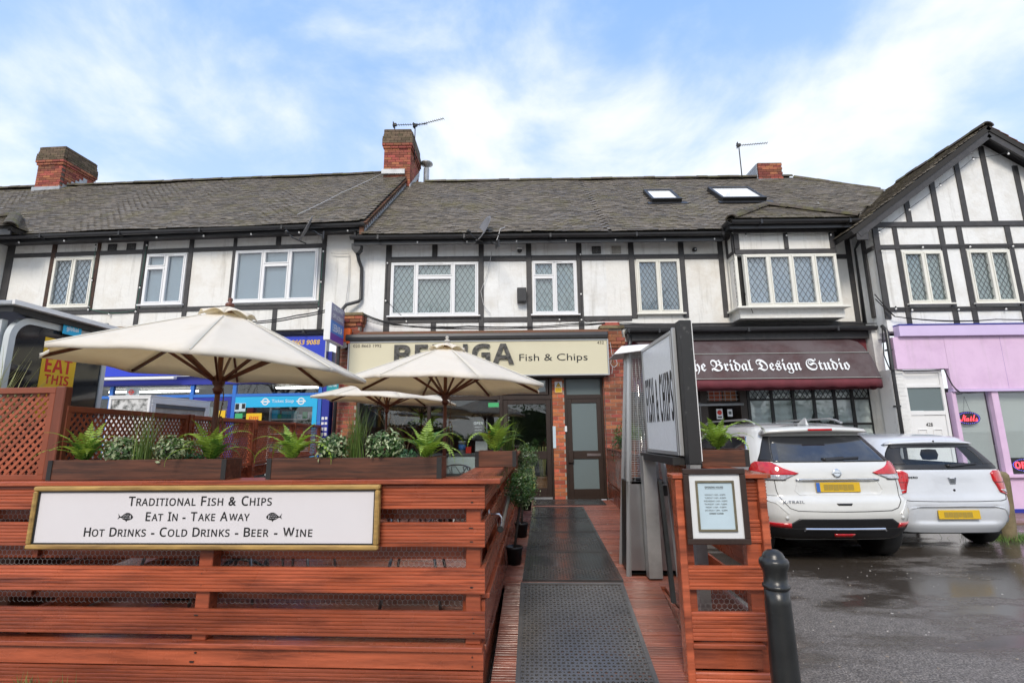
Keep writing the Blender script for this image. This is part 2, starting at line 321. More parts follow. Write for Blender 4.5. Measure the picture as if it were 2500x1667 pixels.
# ------------------------------------------------------------------ mesh helpers
class B:
    """collects shapes; build() links them as one mesh object"""
    def __init__(s): s.v = []; s.f = []; s.mi = []; s.sm = []; s.cm = 0; s.smooth = False
    def add(s, vs, fs):
        o = len(s.v); s.v.extend([tuple(p) for p in vs])
        for f in fs: s.f.append([i + o for i in f]); s.mi.append(s.cm); s.sm.append(s.smooth)
        return s
    def box(s, x0, x1, y0, y1, z0, z1):
        return s.add([(x0, y0, z0), (x1, y0, z0), (x1, y1, z0), (x0, y1, z0), (x0, y0, z1), (x1, y0, z1), (x1, y1, z1), (x0, y1, z1)],
                     [(0, 3, 2, 1), (4, 5, 6, 7), (0, 1, 5, 4), (1, 2, 6, 5), (2, 3, 7, 6), (3, 0, 4, 7)])
    def obox(s, c, ax, ay, az):
        """oriented box: centre and three half-axis vectors"""
        c, ax, ay, az = Vector(c), Vector(ax), Vector(ay), Vector(az)
        vs = [c + ax * i + ay * j + az * k for k in (-1, 1) for j in (-1, 1) for i in (-1, 1)]
        return s.add(vs, [(0, 2, 3, 1), (4, 5, 7, 6), (0, 1, 5, 4), (1, 3, 7, 5), (3, 2, 6, 7), (2, 0, 4, 6)])
    def bar(s, a, b, w, h, up=(0, 0, 1)):
        a, b = Vector(a), Vector(b); d = (b - a); l = d.length
        if l < 1e-6: return s
        d /= l; u = Vector(up); x = d.cross(u)
        if x.length < 1e-4: x = d.cross(Vector((1, 0, 0)))
        x.normalize(); u = x.cross(d)
        return s.obox((a + b) / 2, d * l / 2, x * w / 2, u * h / 2)
    def tube(s, pts, r, n=6, cap=True, r2=None):
        pts = [Vector(p) for p in pts]; k = len(pts); rings = []
        pu = None
        for i, p in enumerate(pts):
            d = (pts[min(i + 1, k - 1)] - pts[max(i - 1, 0)])
            if d.length < 1e-9: d = Vector((0, 0, 1))
            d.normalize()
            if pu is None:
                pu = d.cross(Vector((0, 0, 1)))
                if pu.length < 1e-3: pu = d.cross(Vector((0, 1, 0)))
            pu = (pu - d * pu.dot(d)).normalized(); w = d.cross(pu)
            rr = r if r2 is None else r + (r2 - r) * i / max(1, k - 1)
            rings.append([p + (pu * cos(2 * pi * j / n) + w * sin(2 * pi * j / n)) * rr for j in range(n)])
        vs = [q for R_ in rings for q in R_]; fs = []
        for i in range(k - 1):
            for j in range(n):
                a = i * n + j; b = i * n + (j + 1) % n
                fs.append((a, b, b + n, a + n))
        if cap: fs.append(tuple(range(n))[::-1]); fs.append(tuple((k - 1) * n + j for j in range(n)))
        sm = s.smooth; s.smooth = n > 5; s.add(vs, fs); s.smooth = sm
        return s
    def lathe(s, prof, n=16, c=(0, 0, 0)):
        vs = []; fs = []; k = len(prof)
        for r, z in prof:
            for j in range(n): vs.append((c[0] + r * cos(2 * pi * j / n), c[1] + r * sin(2 * pi * j / n), c[2] + z))
        for i in range(k - 1):
            for j in range(n):
                a = i * n + j; b = i * n + (j + 1) % n; fs.append((a, b, b + n, a + n))
        if prof[0][0] > 1e-4: fs.append(tuple(range(n))[::-1])
        if prof[-1][0] > 1e-4: fs.append(tuple((k - 1) * n + j for j in range(n)))
        sm = s.smooth; s.smooth = True; s.add(vs, fs); s.smooth = sm
        return s
    def prism(s, poly, axis, a, b):
        """extrude 2D polygon along axis ('x': (y,z), 'y': (x,z), 'z': (x,y)) from a to b"""
        def P(p, t): return (t, p[0], p[1]) if axis == 'x' else (p[0], t, p[1]) if axis == 'y' else (p[0], p[1], t)
        n = len(poly); vs = [P(p, a) for p in poly] + [P(p, b) for p in poly]
        fs = [tuple(range(n))[::-1], tuple(range(n, 2 * n))] + [(i, (i + 1) % n, n + (i + 1) % n, n + i) for i in range(n)]
        return s.add(vs, fs)
    def frame(s, x0, x1, z0, z1, w, y0, y1):
        s.box(x0, x1, y0, y1, z1 - w, z1); s.box(x0, x1, y0, y1, z0, z0 + w)
        s.box(x0, x0 + w, y0, y1, z0 + w, z1 - w); return s.box(x1 - w, x1, y0, y1, z0 + w, z1 - w)
    def mesh(s, name, mats, recalc=True):
        me = bpy.data.meshes.new(name); me.from_pydata(s.v, [], s.f)
        for m in (mats if isinstance(mats, (list, tuple)) else [mats]): me.materials.append(m)
        me.polygons.foreach_set('material_index', s.mi); me.polygons.foreach_set('use_smooth', s.sm)
        if recalc and len(s.f) < 60000:
            bm = bmesh.new(); bm.from_mesh(me); bmesh.ops.recalc_face_normals(bm, faces=bm.faces); bm.to_mesh(me); bm.free()
        me.update(); return me
    def build(s, name, mats, parent=None, loc=(0, 0, 0), rot=(0, 0, 0), bevel=0.0, kind=None, label=None, recalc=True):
        o = link(name, s.mesh(name, mats, recalc), parent, loc, rot)
        if bevel:
            md = o.modifiers.new('edge', 'BEVEL'); md.width = bevel; md.segments = 1; md.limit_method = 'ANGLE'; md.angle_limit = radians(40)
        if kind: o['kind'] = kind
        if label: o['label'] = label
        return o

def link(name, me, parent=None, loc=(0, 0, 0), rot=(0, 0, 0)):
    o = bpy.data.objects.new(name, me); COL.objects.link(o)
    if parent: o.parent = parent
    o.location = loc; o.rotation_euler = rot
    return o
def tag(o, label, cat, group=None):
    o['label'] = label; o['category'] = cat
    if group: o['group'] = group
    return o
def thing(name, label, cat, loc=(0, 0, 0), rotz=0.0, group=None):
    o = bpy.data.objects.new(name, None); COL.objects.link(o); o.empty_display_size = 0.1
    o.location = loc; o.rotation_euler = (0, 0, rotz)
    return tag(o, label, cat, group)
def struct(o): o['kind'] = 'structure'; return o
def bx(name, m, parent, x0, x1, y0, y1, z0, z1, bevel=0.0, label=None):
    return B().box(x0, x1, y0, y1, z0, z1).build(name, m, parent, bevel=bevel, label=label)
def children(o): return [c for c in bpy.data.objects if c.parent == o]
def copy_tree(o, parent=None):
    c = o.copy(); COL.objects.link(c)
    if parent: c.parent = parent
    for ch in [q for q in o.children]: copy_tree(ch, c)
    return c

def script(s, up, lo):
    return ''.join(chr(up + ord(c) - 65) if 'A' <= c <= 'Z' else chr(lo + ord(c) - 97) if 'a' <= c <= 'z' else c for c in s)
def black_letter(s): return script(s, 0x1D56C, 0x1D586)
def bold(s):
    s = script(s, 0x1D5D4, 0x1D5EE)
    return ''.join(chr(0x1D7EC + ord(c) - 48) if '0' <= c <= '9' else c for c in s)
def bold_serif(s):
    s = script(s, 0x1D400, 0x1D41A)
    return ''.join(chr(0x1D7CE + ord(c) - 48) if '0' <= c <= '9' else c for c in s)
def cursive(s): return script(s, 0x1D4D0, 0x1D4EA)
_dg = None
def text(s, name, m, parent, w, h, loc, rot=(pi / 2, 0, 0), depth=0.002, space=1.0, align='CENTER', caps=False, shear=0.0, rows=False):
    """lettering as a mesh, scaled so the word block is w wide and (if given) h tall"""
    c = bpy.data.curves.new(name, 'FONT'); c.body = s; c.size = 1.0; c.extrude = 0.0; c.align_x = 'CENTER'; c.resolution_u = 3; c.shear = shear; c.space_character = space
    if rows: c.space_line = 1.35
    if caps:
        c.small_caps_scale = 0.78
        for i, ch in enumerate(s):
            if ch.islower(): c.body_format[i].use_small_caps = True
    t = bpy.data.objects.new('t', c); COL.objects.link(t)
    dg = bpy.context.evaluated_depsgraph_get()
    me = bpy.data.meshes.new_from_object(t.evaluated_get(dg))
    bpy.data.objects.remove(t); bpy.data.curves.remove(c)
    xs = [v.co.x for v in me.vertices]; ys = [v.co.y for v in me.vertices]
    if not xs: return None
    cx, cy = (min(xs) + max(xs)) / 2, (min(ys) + max(ys)) / 2
    sx = w / max(1e-6, max(xs) - min(xs)); sy = sx if h is None else h / max(1e-6, max(ys) - min(ys))
    bm = bmesh.new(); bm.from_mesh(me)
    for v in bm.verts: v.co.x = (v.co.x - cx) * sx; v.co.y = (v.co.y - cy) * sy; v.co.z = 0
    if depth:
        r = bmesh.ops.extrude_face_region(bm, geom=bm.faces[:])
        for e in r['geom']:
            if isinstance(e, bmesh.types.BMVert): e.co.z += depth
        bmesh.ops.recalc_face_normals(bm, faces=bm.faces)
    bm.to_mesh(me); bm.free(); me.name = name
    me.materials.clear(); me.materials.append(m)
    return link(name, me, parent, loc, rot)

def small_caps(s, name, m, parent, w, h, loc):
    """wide engraved capitals, the lower case letters set as smaller capitals; loc is the middle of the baseline"""
    sans = lambda t: ''.join(chr(0x1D5A0 + ord(c) - 65) if 'A' <= c <= 'Z' else c for c in t)
    runs = []
    for c in s:
        low = c.islower()
        if runs and c != ' ' and runs[-1][1] == low and runs[-1][0] != ' ': runs[-1][0] += c.upper()
        else: runs.append([c.upper(), low])
    x = 0.0; vs = []; fs = []
    for t, low in runs:
        if t == ' ': x += 0.42; continue
        k = 0.80 if low else 1.0
        cu = bpy.data.curves.new('t', 'FONT'); cu.body = sans(t); cu.size = 1; cu.resolution_u = 3; cu.space_character = 1.12; cu.offset = 0.02
        ob = bpy.data.objects.new('t', cu); COL.objects.link(ob)
        me = bpy.data.meshes.new_from_object(ob.evaluated_get(bpy.context.evaluated_depsgraph_get())); bpy.data.objects.remove(ob); bpy.data.curves.remove(cu)
        x0 = min(v.co.x for v in me.vertices); x1 = max(v.co.x for v in me.vertices); n = len(vs)
        vs += [(x + (v.co.x - x0) * k * 1.25, v.co.y * k) for v in me.vertices]; fs += [[i + n for i in p.vertices] for p in me.polygons]
        x += (x1 - x0) * k * 1.25 + 0.14; bpy.data.meshes.remove(me)
    sx = w / x; sy = h / 0.714; b = B(); n = len(vs)
    b.add([((q[0] - x / 2) * sx, 0, q[1] * sy) for q in vs], fs)
    return b.build(name, m, parent, (loc[0], loc[1] - 0.0006, loc[2]), recalc=False)
# ------------------------------------------------------------------ ground
def asphalt_material():
    m = bpy.data.materials.new('wet_asphalt'); m.use_nodes = True
    N, L = m.node_tree.nodes, m.node_tree.links
    b = N['Principled BSDF']; g = N.new('ShaderNodeNewGeometry')
    strm = N.new('ShaderNodeVectorMath'); strm.operation = 'MULTIPLY'; L.new(g.outputs['Position'], strm.inputs[0]); strm.inputs[1].default_value = (0.65, 1.5, 1)
    def noise(s, d=4, r=0.6):
        n = N.new('ShaderNodeTexNoise'); n.inputs['Scale'].default_value = s; n.inputs['Detail'].default_value = d; n.inputs['Roughness'].default_value = r
        L.new(strm.outputs[0] if s < 1 else g.outputs['Position'], n.inputs['Vector']); return n.outputs['Fac']
    def rng(src, a, b_, c, d):
        r = N.new('ShaderNodeMapRange'); r.interpolation_type = 'SMOOTHSTEP'
        for i, v in zip((1, 2, 3, 4), (a, b_, c, d)): r.inputs[i].default_value = v
        L.new(src, r.inputs[0]); return r.outputs[0]
    big = noise(0.9, 6); fine = noise(75, 4, 0.75); med = noise(14, 5)
    col = N.new('ShaderNodeMix'); col.data_type = 'RGBA'; L.new(rng(fine, 0.40, 0.66, 0, 1), col.inputs['Factor'])
    col.inputs[6].default_value = (0.060, 0.052, 0.045, 1); col.inputs[7].default_value = (0.33, 0.30, 0.27, 1)
    c2 = N.new('ShaderNodeVectorMath'); c2.operation = 'SCALE'; L.new(col.outputs[2], c2.inputs[0]); L.new(rng(med, 0.3, 0.7, 0.75, 1.2), c2.inputs['Scale'])
    sy = N.new('ShaderNodeSeparateXYZ'); L.new(g.outputs['Position'], sy.inputs[0])      # the ground lies lower and wetter towards the parked cars
    wy = N.new('ShaderNodeMapRange'); wy.inputs[1].default_value = 3.4; wy.inputs[2].default_value = 6.0; wy.inputs[3].default_value = -0.03; wy.inputs[4].default_value = 0.09; L.new(sy.outputs['Y'], wy.inputs[0])
    wa = N.new('ShaderNodeMath'); wa.operation = 'ADD'; L.new(big, wa.inputs[0]); L.new(wy.outputs[0], wa.inputs[1]); big = wa.outputs[0]
    wet = rng(big, 0.46, 0.58, 0, 0.9)
    c3 = N.new('ShaderNodeMix'); c3.data_type = 'RGBA'; L.new(wet, c3.inputs['Factor']); L.new(c2.outputs[0], c3.inputs[6]); c3.inputs[7].default_value = (0.046, 0.037, 0.029, 1)
    # pale specks of grit and old gum
    v = N.new('ShaderNodeTexVoronoi'); v.inputs['Scale'].default_value = 7.0; L.new(g.outputs['Position'], v.inputs['Vector'])
    sp = rng(v.outputs['Distance'], 0.03, 0.07, 0.7, 0)
    c4 = N.new('ShaderNodeMix'); c4.data_type = 'RGBA'; L.new(sp, c4.inputs['Factor']); L.new(c3.outputs[2], c4.inputs[6]); c4.inputs[7].default_value = (0.30, 0.29, 0.27, 1)
    L.new(c4.outputs[2], b.inputs['Base Color'])
    L.new(rng(big, 0.45, 0.60, 0.45, 0.13), b.inputs['Roughness'])
    bp = N.new('ShaderNodeBump'); bp.inputs['Distance'].default_value = 0.006
    L.new(rng(big, 0.46, 0.60, 0.9, 0.08), bp.inputs['Strength']); L.new(fine, bp.inputs['Height']); L.new(bp.outputs[0], b.inputs['Normal'])
    return m
M['asphalt'] = asphalt_material()
M['paving'] = mat('damp_brick_paving', (0.20, 0.12, 0.09), 0.45, var=0.3, vscale=4, wet=0.3, dark=(0.09, 0.07, 0.06), dscale=2, damt=0.6)
M['slabs'] = mat('pale_paving', (0.34, 0.32, 0.30), 0.4, var=0.2, vscale=2, wet=0.25)
M['grass'] = mat('grass', (0.09, 0.16, 0.03), 0.6, isl=0.5, hue=0.02)
struct(B().box(-400, 400, -300, 300, -0.4, 0.0).build('ground', M['asphalt']))
def blob(name, cx, cy, rx, ry, z, m, seed):
    rr = random.Random(seed); n = 28; ph = [rr.uniform(0, 6.28) for _ in range(4)]
    pts = []
    for i in range(n):
        a = 2 * pi * i / n; k = 1 + 0.22 * sin(2 * a + ph[0]) + 0.16 * sin(3 * a + ph[1]) + 0.08 * sin(5 * a + ph[2]) + 0.06 * sin(8 * a + ph[3])
        pts.append((cx + rx * k * cos(a), cy + ry * k * sin(a)))
    return B().prism(pts, 'z', z - 0.006, z).build(name, m)
M['puddle'] = mat('puddle_water', (0.018, 0.015, 0.012), 0.03, spec=0.5, bump=0.05, bscale=3)
struct(B().prism([(1.2, 2.0), (9.0, 1.7), (9.0, 3.30), (1.2, 3.46)], 'z', 0.0, 0.004).build('tarmac_patch', M['asphalt']))
b = B(); r = random.Random(5)
for i in range(230):
    x, y_ = r.uniform(1.3, 8.0), r.uniform(2.3, 6.2); rad = r.uniform(.003, .008) * (2.2 if r.random() < .12 else 1); n = 7; a0 = r.uniform(0, 6)
    rim = [(x + rad * r.uniform(.6, 1.25) * cos(a0 + 2 * pi * k / n), y_ + rad * r.uniform(.6, 1.25) * sin(a0 + 2 * pi * k / n)) for k in range(n)]
    b.add([(*p, .001) for p in rim] + [(x, y_, .006)], [(k, (k + 1) % n, n) for k in range(n)])
M['grit'] = mat('pale_grit', (0.38, 0.36, 0.33), 0.7, isl=0.5)
b.build('grit', M['grit'], None, kind='stuff', recalc=False)

# ------------------------------------------------------------------ building pieces
_brk = {}
def brick_mesh(l, m, h=0.065, d=0.1):
    k = (round(l, 3), m.name, h)
    if k not in _brk:
        _brk[k] = B().box(-l / 2, l / 2, -d / 2, d / 2, -h / 2, h / 2).mesh('brick', m)
    return _brk[k]
def brick_face(parent, p, ang, W, z0, z1, m, course=0.075, proud=0.006, shift=0):
    """bricks laid on a vertical face: p = left end of the face, ang = heading of the face in plan"""
    ca, sa = cos(ang), sin(ang); n = int(round((z1 - z0) / course)); L_ = 0.225
    for i in range(n):
        z = z0 + (i + 0.5) * course; x = -((i + shift) % 2) * L_ / 2
        while x < W - 0.02:
            a = max(0, x); b = min(W, x + L_ - 0.01); x += L_
            if b - a < 0.03: continue
            c = (a + b) / 2; off = 0.05 - proud - random.uniform(0, 0.003)
            link('brick', brick_mesh(b - a, m, course - 0.01), parent, (p[0] + ca * c - sa * off, p[1] + sa * c + ca * off, z), (0, 0, ang + random.uniform(-0.004, 0.004)))

_tm = {}
def tile_mesh(k, m):
    if (k, m.name) not in _tm:
        r = random.Random(k); w = 0.080; b = B()
        vs = [(-w, 0, 0.030), (w, 0, 0.030 + r.uniform(-.003, .003)), (w, 0.22, 0.006), (-w, 0.22, 0.006), (-w, 0, 0.043), (w, 0, 0.043 + r.uniform(-.003, .004)), (w, 0.22, 0.018), (-w, 0.22, 0.018)]
        b.add(vs, [(0, 3, 2, 1), (4, 5, 6, 7), (0, 1, 5, 4), (1, 2, 6, 5), (3, 0, 4, 7)])
        _tm[(k, m.name)] = b.mesh('roof_tile', m)
    return _tm[(k, m.name)]
def roof_slope(parent, O, U, V, length, xl, xr, m, singles=300, skip=None, thick=0.1, name='roof', wav=1.0, seed=1):
    """a tiled slope: O point on the eave line, U unit along the eave, V unit up the slope; xl(t), xr(t) bounds at distance t up the slope"""
    O, U, V = Vector(O), Vector(U), Vector(V); Nn = U.cross(V).normalized(); rr = random.Random(seed)
    rows = int(length / 0.1)
    # the boarding beneath
    b = B(); K = 24; top = []; bot = []
    for i in range(K + 1):
        t = length * i / K
        for x in (xl(t), xr(t)): top.append(O + U * x + V * t); bot.append(O + U * x + V * t - Nn * thick)
    n2 = len(top); fs = []
    for i in range(K):
        a = 2 * i; fs += [(a, a + 1, a + 3, a + 2), (n2 + a, n2 + a + 2, n2 + a + 3, n2 + a + 1), (a, a + 2, n2 + a + 2, n2 + a), (a + 1, n2 + a + 1, n2 + a + 3, a + 3)]
    fs += [(0, n2, n2 + 1, 1), (2 * K, 2 * K + 1, n2 + 2 * K + 1, n2 + 2 * K)]
    b.add(top + bot, fs); slab = b.build(name, M['tile_under'], parent)
    place = []
    for i in range(rows):
        t = i * 0.1; l, r = xl(t), xr(t); x = l + (0.0825 if i % 2 else 0.0)
        while x < r - 0.05:
            if x > l + 0.03 and not (skip and skip(x, t)):
                sag = 0.014 * wav * sin(x * 1.3 + seed) + 0.006 * wav * sin(x * 3.1 + t * 0.7)
                place.append((x, t - 0.02 + rr.uniform(-0.009, 0.009) + (rr.random() < 0.012) * -0.05, sag + rr.uniform(-0.002, 0.006), rr.uniform(-0.02, 0.02), rr.uniform(-0.02, 0.03)))
            x += 0.165
    M_w = parent.matrix_basis; C0 = Vector((0, 0, 1.56))
    place.sort(key=lambda p: ((M_w @ (O + U * p[0] + V * p[1])) - C0).length)
    R3 = Matrix((U, V, Nn)).transposed()
    for p in place[:singles]:
        o = link('roof_tile', tile_mesh(rr.randrange(4), m), slab)
        o.matrix_basis = (Matrix.Translation(O + U * p[0] + V * p[1] + Nn * p[2]) @ R3.to_4x4() @ Matrix.Rotation(p[3], 4, 'Z') @ Matrix.Rotation(p[4], 4, 'Y'))
    b = B(); w = 0.080
    base = [(-w, 0, 0.030), (w, 0, 0.030), (w, 0.22, 0.006), (-w, 0.22, 0.006), (-w, 0, 0.043), (w, 0, 0.043), (w, 0.22, 0.018), (-w, 0.22, 0.018)]
    fcs = [(4, 5, 6, 7), (0, 1, 5, 4), (1, 2, 6, 5), (3, 0, 4, 7), (0, 3, 2, 1)]
    for p in place[singles:]:
        c, s_ = cos(p[3]), sin(p[3]); P = O + U * p[0] + V * p[1] + Nn * p[2]; tl = p[4]
        b.add([P + U * (q[0] * c - q[1] * s_) + V * (q[0] * s_ + q[1] * c) + Nn * (q[2] - q[0] * tl) for q in base], fcs)
    if b.v: b.build('roof_tiles', m, slab, kind='stuff', recalc=False)
    return slab
_rm = {}
def ridge_run(parent, a, b_, m, step=0.30, r=0.11, jitter=0.01, name='ridge_tile'):
    a, b_ = Vector(a), Vector(b_); d = b_ - a; n = max(1, int(d.length / step)); d.normalize()
    if m.name not in _rm:
        q = B(); pts = [(0.13 * cos(t), 0.10 * sin(t)) for t in [pi * i / 6 for i in range(7)]] + [(0.10 * cos(t), 0.075 * sin(t)) for t in [pi * (6 - i) / 6 for i in range(7)]]
        q.prism(pts, 'x', 0, 0.31); _rm[m.name] = q.mesh('ridge_tile', m)
    x = d; up = Vector((0, 0, 1)); y = up.cross(x).normalized(); z = x.cross(y)
    R3 = Matrix((x, y, z)).transposed().to_4x4()
    for i in range(n):
        o = link(name, _rm[m.name], parent)
        o.matrix_basis = Matrix.Translation(a + d * i * step + Vector((0, 0, random.uniform(-jitter, jitter) - 0.03))) @ R3 @ Matrix.Rotation(random.uniform(-.03, .03), 4, 'Z')

def wall_holes(parent, x0, x1, z0, z1, holes, m, y0=0.0, y1=0.25, name='wall'):
    xs = sorted({x0, x1, *[h[0] for h in holes], *[h[1] for h in holes]}); zs = sorted({z0, z1, *[h[2] for h in holes], *[h[3] for h in holes]})
    xs = [x for x in xs if x0 <= x <= x1]; zs = [z for z in zs if z0 <= z <= z1]; b = B()
    for i in range(len(xs) - 1):
        for j in range(len(zs) - 1):
            cx, cz = (xs[i] + xs[i + 1]) / 2, (zs[j] + zs[j + 1]) / 2
            if any(h[0] < cx < h[1] and h[2] < cz < h[3] for h in holes): continue
            b.box(xs[i], xs[i + 1], y0, y1, zs[j], zs[j + 1])
    bm_me = b.mesh(name, m); bm = bmesh.new(); bm.from_mesh(bm_me); bmesh.ops.remove_doubles(bm, verts=bm.verts, dist=1e-4)
    bm.to_mesh(bm_me); bm.free()
    return link(name, bm_me, parent)

def lattice(x0, x1, z0, z1, sx, sz, w=0.009, y0=-0.004, y1=0.0):
    """diagonal lead strips clipped to a rectangle"""
    b = B(); k = sz / sx
    W, H = x1 - x0, z1 - z0
    for sgn in (1, -1):
        c = -H / k - sx
        while c < W + H / k + sx:
            c += random.uniform(-.004, .004)
            # line x = c + sgn*z/k within [0,W]x[0,H]
            pts = []
            for z in (0, H):
                x = c + sgn * z / k
                if 0 <= x <= W: pts.append((x, z))
            for x in (0, W):
                z = (x - c) * k * sgn
                if 0 < z < H: pts.append((x, z))
            if len(pts) >= 2:
                p, q = pts[0], max(pts[1:], key=lambda t: (t[0] - pts[0][0]) ** 2 + (t[1] - pts[0][1]) ** 2)
                if (p[0] - q[0]) ** 2 + (p[1] - q[1]) ** 2 > 0.0009:
                    o = 0.0012 if sgn > 0 else 0
                    b.bar((x0 + p[0], y0 - o, z0 + p[1]), (x0 + q[0], y0 - o, z0 + q[1]), w, 0.004, up=(0, 1, 0))
            c += sx
    return b
def window(parent, x0, x1, z0, z1, cols, m, curtain, leaded=True, sill=True, y=0.0, lead=(0.115, 0.19), vent=False):
    """cols: list of (fraction of the width, None or split height from the top as fraction)"""
    f = 0.036; yo = -0.035 + y; fr = B().frame(x0, x1, z0, z1, f, yo, y + 0.06); x = x0; edges = [x0]
    for c in cols: x += c[0] * (x1 - x0); edges.append(x)
    cells = []
    for i, c in enumerate(cols):
        a, b_ = edges[i], edges[i + 1]
        if i: fr.box(a - 0.018, a + 0.018, yo + 0.003, y + 0.058, z0 + f, z1 - f)
        la = a + (f if i == 0 else 0.018); lb = b_ - (f if i == len(cols) - 1 else 0.018)
        if c[1]:
            zs = z1 - c[1] * (z1 - z0); fr.box(la, lb, yo + 0.003, y + 0.058, zs - 0.018, zs + 0.018)
            cells += [(la, lb, zs + 0.018, z1 - f), (la, lb, z0 + f, zs - 0.018)]
        else: cells.append((la, lb, z0 + f, z1 - f))
    w = fr.build('window', m, parent, bevel=0.004)
    for (a, b_, c, d) in cells:
        B().frame(a + 0.002, b_ - 0.002, c + 0.002, d - 0.002, 0.028, yo - 0.008, y + 0.03).build('sash', m, w, bevel=0.004)
        pw_, ph_ = b_ - a - 0.056, d - c - 0.056
        B().box(-pw_ / 2, pw_ / 2, -.003, .003, -ph_ / 2, ph_ / 2).build('pane', M['glass'], w, ((a + b_) / 2, y + .004, (c + d) / 2), (random.uniform(-.012, .012), 0, random.uniform(-.012, .012)))
        if leaded: lattice(a + 0.031, b_ - 0.031, c + 0.031, d - 0.031, lead[0], lead[1], y0=y - 0.003).build('lead_lattice', M['came'], w)
    cu = B(); n = 64
    vs = []; fs = []
    for i in range(n + 1):
        xx = x0 + 0.03 + (x1 - x0 - 0.06) * i / n; yy = y + 0.05 + (0.018 * sin(i * 1.35) if curtain is M['curtain_w'] else 0.006 * sin(i * 1.1) if curtain is M['curtain_g'] else 0)
        vs += [(xx, yy, z0), (xx, yy, z1), (xx, yy + 0.01, z0), (xx, yy + 0.01, z1)]
    for i in range(n): a = 4 * i; fs += [(a, a + 4, a + 5, a + 1), (a + 2, a + 3, a + 7, a + 6)]
    cu.smooth = True; cu.add(vs, fs); cu.build('curtain', curtain, w)
    if sill: bx('sill', m, w, x0 - 0.05, x1 + 0.05, yo - 0.06, y + 0.02, z0 - 0.035, z0 - 0.002, bevel=0.005)
    if vent: bx('trickle_vent', M['upvc'], w, (x0 + x1) / 2 - 0.17, (x0 + x1) / 2 + 0.17, yo - 0.016, yo - 0.001, z1 - 0.03, z1 - 0.012)
    return w
def timber(parent, x0, x1, z0, z1, y=0.0, m=None, th=0.025):
    b = B().box(-(x1 - x0) / 2, (x1 - x0) / 2, -th, 0.01, -(z1 - z0) / 2, (z1 - z0) / 2)
    o = b.build('timber', m or M['timber'], parent, ((x0 + x1) / 2, y, (z0 + z1) / 2), (0, random.uniform(-.002, .002), 0), bevel=0.004)
    return o
def gutter(parent, x0, x1, y, z, r=0.065):
    b = B(); pr = [(y + r * cos(t), z + r * sin(t)) for t in [pi + pi * i / 8 for i in range(9)]] + [(y + (r - .008) * cos(t), z + (r - .008) * sin(t)) for t in [2 * pi - pi * i / 8 for i in range(9)]]
    b.prism(pr, 'x', x0, x1); x = x0 + 0.6
    while x < x1: b.box(x - 0.02, x + 0.02, y - r - 0.006, y + r, z - r - 0.012, z + 0.006); x += 1.83
    return b.build('gutter', M['black'], parent)
def pipe(parent, pts, r, m, name='downpipe', n=8):
    return B().tube(pts, r, n).build(name, m, parent)
def vent(parent, x0, x1, z0, z1, m, bars=True):
    b = B().frame(x0, x1, z0, z1, 0.012, -0.015, 0.0); k = 7
    for i in range(1, k): x = x0 + (x1 - x0) * i / k; b.box(x - 0.006, x + 0.006, -0.010, 0.0, z0, z1)
    for i in range(1, k): z = z0 + (z1 - z0) * i / k; b.box(x0, x1, -0.008, 0.001, z - 0.006, z + 0.006)
    b.build('air_vent', m, parent)
def chimney(parent, x0, x1, y0, y1, z0, z1, cap, m=None, name='chimney', left=False, right=False, steps=True, mossy=True):
    """brick stack; cap = height of the corbelled head"""
    m = m or M['brick']; zt = z1 - cap
    b = B().box(x0 + 0.01, x1 - 0.01, y0 + 0.01, y1 - 0.01, z0, z1 - 0.01); ch = b.build(name, M['mortar_dark'], parent)
    brick_face(ch, (x0, y0, 0), 0, x1 - x0, z0, zt, m)
    if right: brick_face(ch, (x1, y0 + 0.105, 0), pi / 2, y1 - y0 - 0.105, z0, zt, m)
    if left: brick_face(ch, (x0, y1, 0), -pi / 2, y1 - y0 - 0.105, z0, zt, m)
    k = 0; z = zt
    while z < z1 - 0.02:
        o = (0.03, 0.055, 0.055, 0.055, 0.05, 0.03, 0.02)[min(k, 6)] if steps else 0.0
        mm = M['brick_moss'] if (k >= 2 and mossy) else m
        brick_face(ch, (x0 - o, y0 - o, 0), 0, x1 - x0 + 2 * o, z, z + 0.075, mm, shift=k)
        if right: brick_face(ch, (x1 + o, y0 - o + 0.105, 0), pi / 2, y1 - y0 + 2 * o - 0.105, z, z + 0.075, mm, shift=k + 1)
        if left: brick_face(ch, (x0 - o, y1 + o, 0), -pi / 2, y1 - y0 + 2 * o - 0.105, z, z + 0.075, mm, shift=k + 1)
        z += 0.075; k += 1
    B().box(x0 + 0.0, x1, y0, y1, z1 - 0.02, z1 + 0.02).build('cap_mortar', M['brick_moss'], ch)
    return ch
def hip_bay_roof(parent, x0, x1, yf, ze, apex, yb, m, singles=120, seed=3):
    """little hipped roof over a bay: front triangle and two sides meeting at the apex"""
    ax, ay, az = apex
    Vf = Vector((0, ay - yf, az - ze)); L_ = Vf.length; Vf.normalize()
    front = roof_slope(parent, (0, yf, ze), (1, 0, 0), Vf, L_, lambda t: x0 + (ax - x0) * t / L_, lambda t: x1 + (ax - x1) * t / L_, m, singles=singles, wav=0.2, name='bay_roof', seed=seed)
    Vr = Vector((ax - x1, 0, az - ze)); L2 = Vr.length; Vr.normalize()
    roof_slope(parent, (x1, yf, ze), (0, 1, 0), Vr, L2, lambda t: (ay - yf) * t / L2, lambda t: yb - yf, m, singles=0, wav=0.2, name='bay_roof', seed=seed)
    Vl = Vector((ax - x0, 0, az - ze)); Vl.normalize()
    roof_slope(parent, (x0, yf, ze), (0, -1, 0), Vl, L2, lambda t: -(yb - yf), lambda t: -(ay - yf) * t / L2, m, singles=0, wav=0.2, name='bay_roof', seed=seed)
    for xx in (x0, x1): ridge_run(front, (xx, yf, ze + 0.04), (ax, ay, az + 0.05), M['ridge'], step=0.17)
    return front
